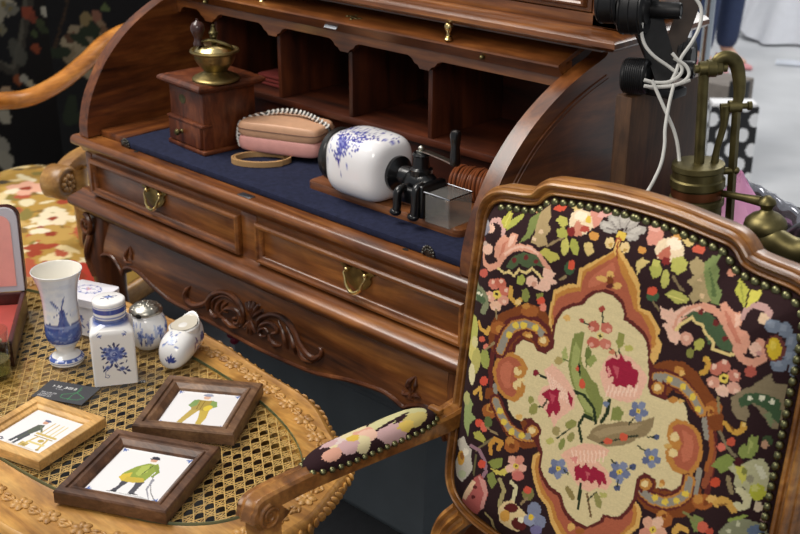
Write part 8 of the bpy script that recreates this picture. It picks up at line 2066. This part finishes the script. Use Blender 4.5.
bm = NB(); c = catmull(hb, 6); tube(bm, c, [.0065+.003*math.sin(PI*i/(len(c)-1)) for i in range(len(c))], 12, flat=.7, up=fw); mesh('hooked_lever', bm, BRASSD, pump)
fk = kx+ks*.0475+V((0, 0, -.054))
bm = NB(); Mf = Matrix.Translation(fk) @ ks.to_track_quat('Z', 'Y').to_matrix().to_4x4()
lathe(bm, [(0, -.022), (.005, -.022), (.005, -.012), (.0085, -.011), (.0085, .006), (.004, .007), (.004, .014), (.006, .015), (.006, .020), (0, .0205)], n=16, M=Mf); mesh('link_screw', bm, BRASSD, pump)
bm = NB(); lnk = kx+ks*.032+V((0, 0, -.058))
tube(bm, [lnk+V((0, 0, .006)), lnk+V((0, 0, -.02)), V((PC.x, PC.y, zz-.003))+ks*.024+V((0, 0, .02)), V((PC.x, PC.y, zz-.003))+ks*.022], [.0075, .0050, .0046, .0058], 12); mesh('link_rod', bm, BRASSD, pump)
bm = NB(); b0 = V((PC.x, PC.y, 0))+ks*.0475
tube(bm, [V((b0.x, b0.y, fk.z+.002)), V((b0.x, b0.y, pz+.004))], .0062, 4, up=(fw.x, fw.y, 0)); mesh('side_bar', bm, BRASSD, pump)
bm = NB(); tube(bm, [V((PC.x, PC.y, zz-.014))+ks*.034, V((PC.x, PC.y, zz-.014))+ks*.053], .0052, 10); ball(bm, V((PC.x, PC.y, zz-.014))+ks*.052, .0055); mesh('bar_screw', bm, BRASSD, pump)
# outlet valve and pipe
h0 = V((PC.x, PC.y, zz-.040))+ks*.030-fw*.018; h1 = at_d(766, 206, pd-.06)
bm = NB(); tube(bm, [h0, h0.lerp(h1, .5), h1], [.0046, .0052, .0072], 12, up=(0, 0, 1)); mesh('valve_handle', bm, BRASSD, pump)
vc_ = at_d(769, 226, pd-.06)
bm = NB(); lathe(bm, [(0, .036), (.004, .0355), (.0065, .033), (.0105, .030), (.012, .026), (.009, .021), (.0075, .017), (.010, .013), (.019, .009), (.0265, .002), (.0285, -.006), (.0265, -.012), (.0225, -.015), (.021, -.018), (.022, -.022), (.02, -.034), (0, -.034)], vc_, 30); mesh('valve_dome', bm, BRASSD, pump)
bm = NB(); tube(bm, catmull([vc_+V((0, 0, -.018)), at_d(778, 246, pd-.07), at_d(797, 257, pd-.08), at_d(830, 262, pd-.1), at_d(850, 285, pd-.1)], 6), .0185, 16); mesh('outlet_pipe', bm, BRASSD, pump)
bm = NB(); tube(bm, [vc_+V((0, 0, -.03)), V((vc_.x, vc_.y, pz+.002))], .012, 12); mesh('valve_foot', bm, BRASSD, pump)
pump.rotation_mode = 'AXIS_ANGLE'; pump.rotation_axis_angle = (math.radians(-3), fw.x, fw.y, 0)
# crumpled pink bag, clear wrap, black pouch on the stand
def crumple(name, c, rx, ry, rz, seed, mat, label, cat, pw=1.0):
    r = random.Random(seed); bm = NB()
    bmesh.ops.create_icosphere(bm, subdivisions=4, radius=1)
    dirs = [(V((r.gauss(0, 1), r.gauss(0, 1), r.gauss(0, 1))).normalized(), r.uniform(2, 6), r.uniform(.02, .10)) for _ in range(26)]
    for v in bm.verts:
        n = v.co.normalized(); s = 1+sum(a*abs(math.sin(f*n.dot(d)*1.7)) for d, f, a in dirs)*.28-.12
        k = max(0, n.z); w = (1-pw*k*.75)
        v.co = V((c.x+n.x*rx*s*w, c.y+n.y*ry*s*w, max(c.z+n.z*rz*s, TOPZ+.0005)))
    return mesh(name, bm, mat, loc=(c.x, c.y, TOPZ), label=label, cat=cat, ang=22)
pk = at_z(739, 238, TOPZ)
crumple('pink_bag', V((pk.x-.01, pk.y, TOPZ+.02)), .05, .045, .075, 3, plain('pink plastic', '#f0a6d2', .45, noise=.08), 'crumpled pink plastic bag behind the brass pump', 'bag', 1.1)
cw2 = at_d(775, 212, 1.92)
bm = NB(); pth = [at_z(a, b, TOPZ+.021) for a, b in ((741, 190), (770, 206), (800, 225), (835, 247))]
tube(bm, catmull(pth, 6), .020, 14); 
for v in bm.verts: v.co += V((math.sin(v.co.y*170)*.003, math.sin(v.co.x*150)*.003, math.sin(v.co.x*210+v.co.y*90)*.003))
lo = min(v.co.z for v in bm.verts); 
mesh('clear_wrap', bm, plain('silvery clear wrap', '#9a9aa2', .12, .75, noise=.3, nscale=50), loc=(cw2.x, cw2.y, lo), label='roll of shiny clear wrap lying behind the brass valve', cat='wrap')
bpz = at_z(797, 262, TOPZ)
crumple('black_pouch', V((bpz.x+.06, bpz.y-.03, TOPZ+.03)), .075, .05, .055, 8, plain('black leather pouch', '#0d0d10', .35, coat=.3), 'black leather pouch at the right edge behind the brass valve', 'pouch', .5)

# ------------------------------------------------------------------ background on the right
pb_c = at_z(728, 186, 0)
bagd = 4.35
bt = at_d(733, 104, bagd)
pdot = thing('polka_dot_bag', 'black carrier bag with white polka dots standing on the floor', 'bag', (bt.x, bt.y, 0))
yawb = math.radians(40)
BMd = Matrix.Translation((bt.x, bt.y, 0)) @ RZ(yawb)
def bag_box():
    bm = NB(); w, d = .088, .045
    def f(i, j):
        # around the perimeter
        p = i*4; k = int(p) % 4; t = p-int(p); c = [(-w, -d), (w, -d), (w, d), (-w, d)]; a, b = c[k], c[(k+1) % 4]
        return BMd @ V((a[0]+(b[0]-a[0])*t, a[1]+(b[1]-a[1])*t, .001+bt.z*j))
    grid_sheet(bm, f, 160, 140); return bm
pbm = mesh('bag_body', bag_box(), attr_mat('polka paper', .45, .2), pdot)
co = (np.array(BMd.inverted().to_3x3()) @ (vert_co(pbm)-np.array(BMd.translation)).T).T
cd_ = Cv(-100, 0, 100, 400, 1, '#0e0e12')
for j in range(9):
    for i in range(-3, 4): cd_.ell(i*78+(39 if j % 2 else 0), 30+j*58, 21, 27, 0, '#dfe1e4')
U = np.where(np.abs(co[:, 1]) > .0445, co[:, 0], co[:, 1])
paint_verts(pbm, cd_.at(U*1000, co[:, 2]*1000))
bm = NB(); box(bm, -.082, .082, -.040, .040, .01, bt.z+.012, .004, 2, M=BMd); mesh('tissue_filling', bm, plain('white tissue', '#e8e8ea', .8), pdot)
bx_ = at_z(722, 130, 0)
bm = NB(); g1 = at_d(716, 92, 4.7); box(bm, g1.x-.12, g1.x+.11, g1.y-.1, g1.y+.1, 0, at_d(716, 76, 4.7).z, .004); mesh('carton', bm, plain('brown grey carton', '#77706a', .8, noise=.1), loc=(g1.x, g1.y, 0), label='grey-brown carton on the floor behind the polka-dot bag', cat='box')
g2 = at_d(739, 92, 4.55); bm = NB(); box(bm, g2.x-.03, g2.x+.03, g2.y-.03, g2.y+.03, 0, at_d(739, 80, 4.55).z, .004); mesh('black_case', bm, plain('black case', '#101012', .5), loc=(g2.x, g2.y, 0), label='narrow black case on the floor between carton and polka-dot bag', cat='case')
# chrome pole of a clothes rack
pf = at_d(708.5, 20, 3.0); bm = NB()
lathe(bm, [(.07, 0), (.07, .008), (.02, .014), (.0135, .02), (.0135, 1.85), (0, 1.855)], (pf.x, pf.y, 0), 20)
mesh('rack_pole', bm, plain('chrome', '#c9d2da', .18, 1), loc=(pf.x, pf.y, 0), label='upright chrome rack pole behind the right end of the desk', cat='pole')
# white gown hanging to the floor
gw0 = at_z(800, 38, 0); bm = NB(); rings = []
for k in range(40):
    t = k/39; z = .012+1.35*t; R0 = .50*(1-t)**1.25+.11+.05*math.sin(PI*t); n = 120; ring = []
    for j in range(n):
        a = 2*PI*j/n; f = 1+(.10*math.sin(9*a+2*t)+.06*math.sin(17*a+5*t)+.03*math.sin(31*a))*(1-t)
        ring.append(V((gw0.x+.12+R0*f*math.cos(a)*1.2, gw0.y+.30+R0*f*math.sin(a), z+.03*(1-t)**6*max(0, math.sin(5*a)))))
    rings.append(ring)
loft(bm, rings); mesh('white_gown', bm, plain('white tulle', '#e6e8ee', .85, noise=.03), loc=(gw0.x+.12, gw0.y+.3, 0), label='white gown with its skirt spread on the floor in the background', cat='dress', ang=80)
pw_ = at_z(790, 63, 0); bm = NB(); Mp = Matrix.Translation((pw_.x+.05, pw_.y, 0)) @ RZ(.4)
grid_sheet(bm, lambda i, j: Mp @ V((-.12+.24*i, -.06+.12*j, .004+.004*math.sin(i*5)+.002*math.sin(j*7))), 12, 6)
gb = bm.faces[:]; bmesh.ops.solidify(bm, geom=gb, thickness=.002)
mesh('paper_sheet', bm, plain('white paper', '#e9edf4', .8), loc=(pw_.x+.05, pw_.y, 0), label='white sheet of paper lying on the pale floor', cat='paper')

# ------------------------------------------------------------------ person standing in the background (seen from the shin down)
fp = at_z(729, 71, 0); face = V((1, -.15, 0)).normalized(); lf = V((-face.y, face.x, 0))
per = thing('person', 'person in blue jeans and pink flat shoes standing behind the desk', 'person', (fp.x-.10, fp.y, 0))
B = V((fp.x-.10, fp.y+.02, 0))
def skin(name, verts, edges, radii, mat, parent, sub=2, root=0):
    me = bpy.data.meshes.new(name); me.from_pydata([tuple(V(v)-WL[parent]) for v in verts], edges, [])
    o = bpy.data.objects.new(name, me); COL.objects.link(o)
    sk = o.modifiers.new('skin', 'SKIN'); sk.use_smooth_shade = True
    for i, r in enumerate(radii): me.skin_vertices[0].data[i].radius = (r, r) if not isinstance(r, tuple) else r
    me.skin_vertices[0].data[root].use_root = True
    sb = o.modifiers.new('sub', 'SUBSURF'); sb.levels = sub; sb.render_levels = sub
    dg = bpy.context.evaluated_depsgraph_get(); m2 = bpy.data.meshes.new_from_object(o.evaluated_get(dg)); bpy.data.objects.remove(o)
    m2.polygons.foreach_set('use_smooth', [True]*len(m2.polygons))
    m2.materials.clear(); m2.materials.append(mat)
    o = bpy.data.objects.new(name, m2); COL.objects.link(o); o.parent = parent; WL[o] = WL[parent]; return o
def X(f, l, z): return B+face*f+lf*l+V((0, 0, z))
SKIN = plain('skin', '#c99b82', .5); DENIM = plain('blue denim', '#2f3c5c', .85, noise=.12, nscale=80, bump=.2); TOPM = plain('grey top', '#5c6068', .85); SHOE = plain('pink shoe', '#cf8a8e', .6)
vs_ = [X(0, 0, .93), X(0, 0, 1.08), X(0, 0, 1.25), X(0, 0, 1.40), X(.01, 0, 1.50), X(.02, 0, 1.58), X(.03, 0, 1.66),
       X(0, .09, .87), X(.01, .095, .50), X(-.02, .095, .10), X(.06, .10, .035), X(.12, .105, .02),
       X(0, -.09, .87), X(.0, -.10, .50), X(-.03, -.10, .10), X(.05, -.105, .035), X(.11, -.11, .02),
       X(0, .17, 1.38), X(-.02, .22, 1.12), X(.04, .23, .88), X(.07, .225, .80),
       X(0, -.17, 1.38), X(-.02, -.22, 1.12), X(.04, -.23, .88), X(.07, -.225, .80)]
ed_ = [(0, 1), (1, 2), (2, 3), (3, 4), (4, 5), (5, 6), (0, 7), (7, 8), (8, 9), (9, 10), (10, 11), (0, 12), (12, 13), (13, 14), (14, 15), (15, 16), (3, 17), (17, 18), (18, 19), (19, 20), (3, 21), (21, 22), (22, 23), (23, 24)]
rd_ = [.13, .115, .125, .115, .05, .075, .085, .085, .055, .036, .03, .026, .085, .055, .036, .03, .026, .05, .04, .03, .028, .05, .04, .03, .028]
body = skin('body', vs_, ed_, rd_, SKIN, per)
skin('jeans', [X(0, 0, .95), X(0, .09, .85), X(.01, .095, .50), X(-.012, .095, .085), X(0, -.09, .85), X(0, -.10, .50), X(-.022, -.10, .085)], [(0, 1), (1, 2), (2, 3), (0, 4), (4, 5), (5, 6)], [.145, .10, .075, .062, .10, .075, .062], DENIM, per)
skin('top', [X(0, 0, 1.25), X(0, 0, 1.0), X(0, 0, 1.41), X(0, .175, 1.38), X(-.02, .222, 1.14), X(0, -.175, 1.38), X(-.02, -.222, 1.14)], [(0, 1), (0, 2), (2, 3), (3, 4), (2, 5), (5, 6)], [.14, .14, .12, .065, .055, .065, .055], TOPM, per)
for l in (.10, -.105):
    bm = NB(); rings = []
    for k in range(15):
        t = k/14; f = -.075+.245*t; w = .036*(1-(2*t-1)**6)**.5+.002; w *= .85+.25*math.sin(PI*min(1, t*1.05)); hh = .055*(1-t*.62)
        rings.append([X(f, l+w*math.cos(a), max(.002, hh*.5+hh*.5*math.sin(a))) for a in [2*PI*q/16 for q in range(16)]])
    loft(bm, rings); mesh('shoe', bm, SHOE, per)
bm = NB(); ball(bm, X(.01, 0, 1.68), .10, .095, .11, 18, 12); mesh('hair', bm, plain('brown hair', '#3a2a20', .7), per)
for s in (-1, 1): ball(bm := NB(), X(.115, s*.032, 1.635), .012); mesh('eye', bm, plain('eye', '#20160f', .3), per)

# ------------------------------------------------------------------ black lacquer screen on the left
scr = thing('lacquer_screen', 'black lacquer folding screen painted with flowers, behind the pale armchair', 'folding screen', (-3.4, 2.3, 0))
LAC = attr_mat('painted lacquer', .5, 0, spec=.15)
def leaf_panel(p0, p1, zt, painter, name='leaf'):
    d = (p1-p0); L = d.length; d.normalize(); n = V((d.y, -d.x, 0))
    bm = NB(); NU, NV = int(L/.007), int(zt/.007)
    grid_sheet(bm, lambda i, j: p0+d*(L*i)+V((0, 0, .02+(zt-.02)*j)), NU, NV)
    vs = [bm.verts.new(p0+d*(L*a)-n*t+V((0, 0, z))) for t in (.0005, .025) for a, z in ((0, .02), (1, .02), (1, zt), (0, zt))]
    for q in ((0, 1, 2, 3), (4, 5, 6, 7), (0, 1, 5, 4), (1, 2, 6, 5), (2, 3, 7, 6), (3, 0, 4, 7)): bm.faces.new([vs[k] for k in q])
    o = mesh(name, bm, LAC, scr, smooth=False)
    co = vert_co(o); u = (co-np.array(p0)) @ np.array(d); cv = Cv(0, 0, L, zt, .006, '#100d0f'); painter(cv, L); cv.C *= .22
    paint_verts(o, cv.at(u, co[:, 2])); return o
sA, sB, sC = at_z(-120, 190, 0), at_z(22, 215, 0), at_z(190, 150, 0)
dS = 3.75
def onp(px, py, p0, p1):     # photo direction on a leaf -> (u, z) on that leaf
    d = (p1-p0); L = d.length; d.normalize(); n = np.array((d.y, -d.x, 0)); r = ray(px, py); t = ((np.array(p0)-CAM) @ n)/(r @ n); P = CAM+r*t
    return float((P-np.array(p0)) @ np.array(d)), float(P[2]), L
W0 = at_d(-110, 60, 3.9); W1 = at_d(52, 60, 3.95); W2 = at_d(205, 40, 3.72)
W0 = V((W0.x, W0.y, 0)); W1 = V((W1.x, W1.y, 0)); W2 = V((W2.x, W2.y, 0))
W2 = W1+(W2-W1)*.98
def pt1(cv, L):
    g = lambda a, b: onp(a, b, W0, W1)[:2]
    cv.poly([g(-60, -60), g(28, -60), g(14, 74), g(-60, 40)], '#14171d')
    cv.line([g(34, -40), g(22, 40), g(14, 72), g(-40, 46)], .030, '#4a463e'); cv.line([g(31, -40), g(20, 40), g(13, 68), g(-40, 43)], .010, '#6e6a5e')
    for a, b, r, c in ((2, 4, .040, '#cfc6b0'), (-6, 12, .04, '#b9b29e'), (11, 9, .022, '#8f8c80'), (0, 30, .02, '#8e8a74'), (-20, 25, .04, '#b7b09a')):
        q = g(a, b); cv.flower(q[0], q[1], r, [c], 6, '#9c8a50')
    q = g(17, 52); cv.ell(q[0], q[1], .025, .05, .3, '#6a6a60', .8)
    for a, b, r, c in ((28, 13, .018, '#b0543a'), (33, 19, .015, '#9c4a34'), (45, 12, .014, '#d8d4c4'), (36, 48, .016, '#a65030'), (40, 24, .014, '#4c5538'), (30, 84, .014, '#d9cdb0'), (18, 80, .016, '#a65a34'), (24, 79, .012, '#c9c4b4'), (7, 93, .02, '#d8b694'), (5, 116, .022, '#cfc8b4'), (0, 145, .03, '#b9b4a6'), (4, 160, .03, '#c4beac'), (8, 175, .02, '#a9a493'), (34, 34, .012, '#51603c'), (44, 30, .012, '#3f4a30')):
        q = g(a, b); cv.ell(q[0], q[1], r, r*1.2, .4, c)
def pt2(cv, L):
    g = lambda a, b: onp(a, b, W1, W2)[:2]
    for k in range(1, 4): cv.line([g(78-2*k, -30), g(60, 30), g(44, 80), g(42, 190)], .012/k, ['#3a2a1c', '#5a4028', '#2a1e16'][k-1])
    q = g(85, 52); cv.flower(q[0], q[1], .085, ['#b3a082', '#c4b393', '#a08e70'], 9, '#c4b088'); cv.ell(q[0], q[1]+.01, .04, .035, 0, '#b9a888')
    for a, b, r, c in ((87, 20, .026, '#a08a5e'), (97, 16, .020, '#a4705a'), (101, 25, .018, '#a88a6c'), (104, 32, .018, '#8c6a4e'), (70, 38, .020, '#6e4c34'), (74, 36, .014, '#8c4a34'), (33, 120, .014, '#8a8a70'), (28, 140, .018, '#6a6a58'), (105, 8, .014, '#6a7a4a')):
        q = g(a, b); cv.ell(q[0], q[1], r, r, 0, c)
    for a, b, L_, an in ((88, 32, .05, .3), (60, 52, .05, .2), (96, 36, .04, 2.2), (80, 40, .04, -.4), (70, 110, .06, 1.2), (75, 118, .05, .4), (92, 28, .03, 1.5)):
        q = g(a, b); cv.ell(q[0], q[1], L_, L_*.38, an, '#2e3a22')
leaf_panel(W0, W1, 1.5, pt1); leaf_panel(W1, W2, 1.5, pt2)

# ------------------------------------------------------------------ plastic bin and red cloth under the desk
BINX1 = at_y(425, 520, 1.42).x; print('bin x', BINX1)
bn = thing('storage_bin', 'grey-blue translucent plastic storage bin on the floor under the desk', 'storage bin', (BINX1-.30, 1.53, 0))
BINM = plain('translucent blue-grey plastic', '#5f666b', .4, trans=.0, noise=.12, nscale=9)
bm = NB(); rings = []
for z, e in ((.002, -.03), (.012, -.024), (.30, -.004), (.305, .004), (.315, .006), (.318, .006)): rings.append([V((BINX1-.30+sx*(.30+e), 1.55+sy*(.125+e*.6), z)) for sx, sy in ((-1, -1), (1, -1), (1, 1), (-1, 1))])
loft(bm, rings); mesh('bin_body', bm, BINM, bn, smooth=False)
bm = NB(); box(bm, BINX1-.61, BINX1+.010, 1.415, 1.685, .3185, .336, .004); mesh('bin_lid', bm, BINM, bn)
rc = at_z(234, 338, .343); print('flower', rc, BINX1); bm = NB()
for k, (dx, dz) in enumerate(((-.012, .006), (.008, .0), (.0, -.010))): ball(bm, (rc.x+dx*.8, rc.y, rc.z+dz*.7), .010, .009, .007, 12, 8)
mesh('red_flower', bm, plain('crimson silk', '#7a1030', .7), loc=(rc.x, rc.y, .336), label='small crimson silk flower lying in the shadow under the desk', cat='flower')

# ------------------------------------------------------------------ floor
m, N, L, P = new_mat('pale hall floor')
tc = N.new('ShaderNodeTexCoord'); n = N.new('ShaderNodeTexNoise'); n.inputs['Scale'].default_value = 2.2; n.inputs['Detail'].default_value = 6
L.new(tc.outputs['Object'], n.inputs['Vector']); r = N.new('ShaderNodeValToRGB')
r.color_ramp.elements[0].color = S4('#a9abae'); r.color_ramp.elements[1].color = S4('#c2c4c7'); r.color_ramp.elements[0].position = .35; r.color_ramp.elements[1].position = .7
L.new(n.outputs['Fac'], r.inputs['Fac']); L.new(r.outputs['Color'], P.inputs['Base Color']); P.inputs['Roughness'].default_value = .55
bm = NB(); vs = [bm.verts.new(p) for p in ((-9, -3, -.002), (6, -3, -.002), (6, 14, -.002), (-9, 14, -.002))]; bm.faces.new(vs)
mesh('floor', bm, m, kind='structure', smooth=False)

bm = NB(); box(bm, -3.5, .6, -.6, 2.1, -.0019, -.0002)  # added dark sheet standing in for the shade on the near floor
mesh('shade_sheet', bm, plain('dark shade sheet', '#26282c', .95, noise=.2, nscale=60, bump=.3), loc=(-1.1, .8, 0), label='dark grey sheet added for the shade on the floor under the desk and table', cat='shade sheet')

# ------------------------------------------------------------------ light
w = bpy.data.worlds.new('hall'); SC.world = w; w.use_nodes = True
bg = w.node_tree.nodes['Background']; bg.inputs['Color'].default_value = (.93, .96, 1.0, 1); bg.inputs['Strength'].default_value = .36
def area(name, loc, tgt, sx, sy, e, col):
    l = bpy.data.lights.new(name, 'AREA'); l.shape = 'RECTANGLE'; l.size = sx; l.size_y = sy; l.energy = e; l.color = col
    o = bpy.data.objects.new(name, l); COL.objects.link(o); o.location = loc
    o.rotation_euler = (V(tgt)-V(loc)).to_track_quat('-Z', 'Y').to_euler(); return o
area('hall_skylight', (-2.6, .2, 3.6), (-1.5, 1.0, .6), 2.2, 1.6, 125, (1, .95, .88))
area('far_floor_fill', (-1.8, 6.4, 4.6), (-2.6, 5.2, 0), 3, 3, 190, (1, .99, .97))  # unseen area light added to brighten the far floor
area('stall_lamp', (.6, -1.2, 2.9), (-1.0, .9, .7), 1.2, 1.2, 35, (1, .93, .84))
SC.view_settings.view_transform = 'Standard'; SC.view_settings.look = 'None'; SC.view_settings.gamma = 1
SC.view_settings.exposure = 0
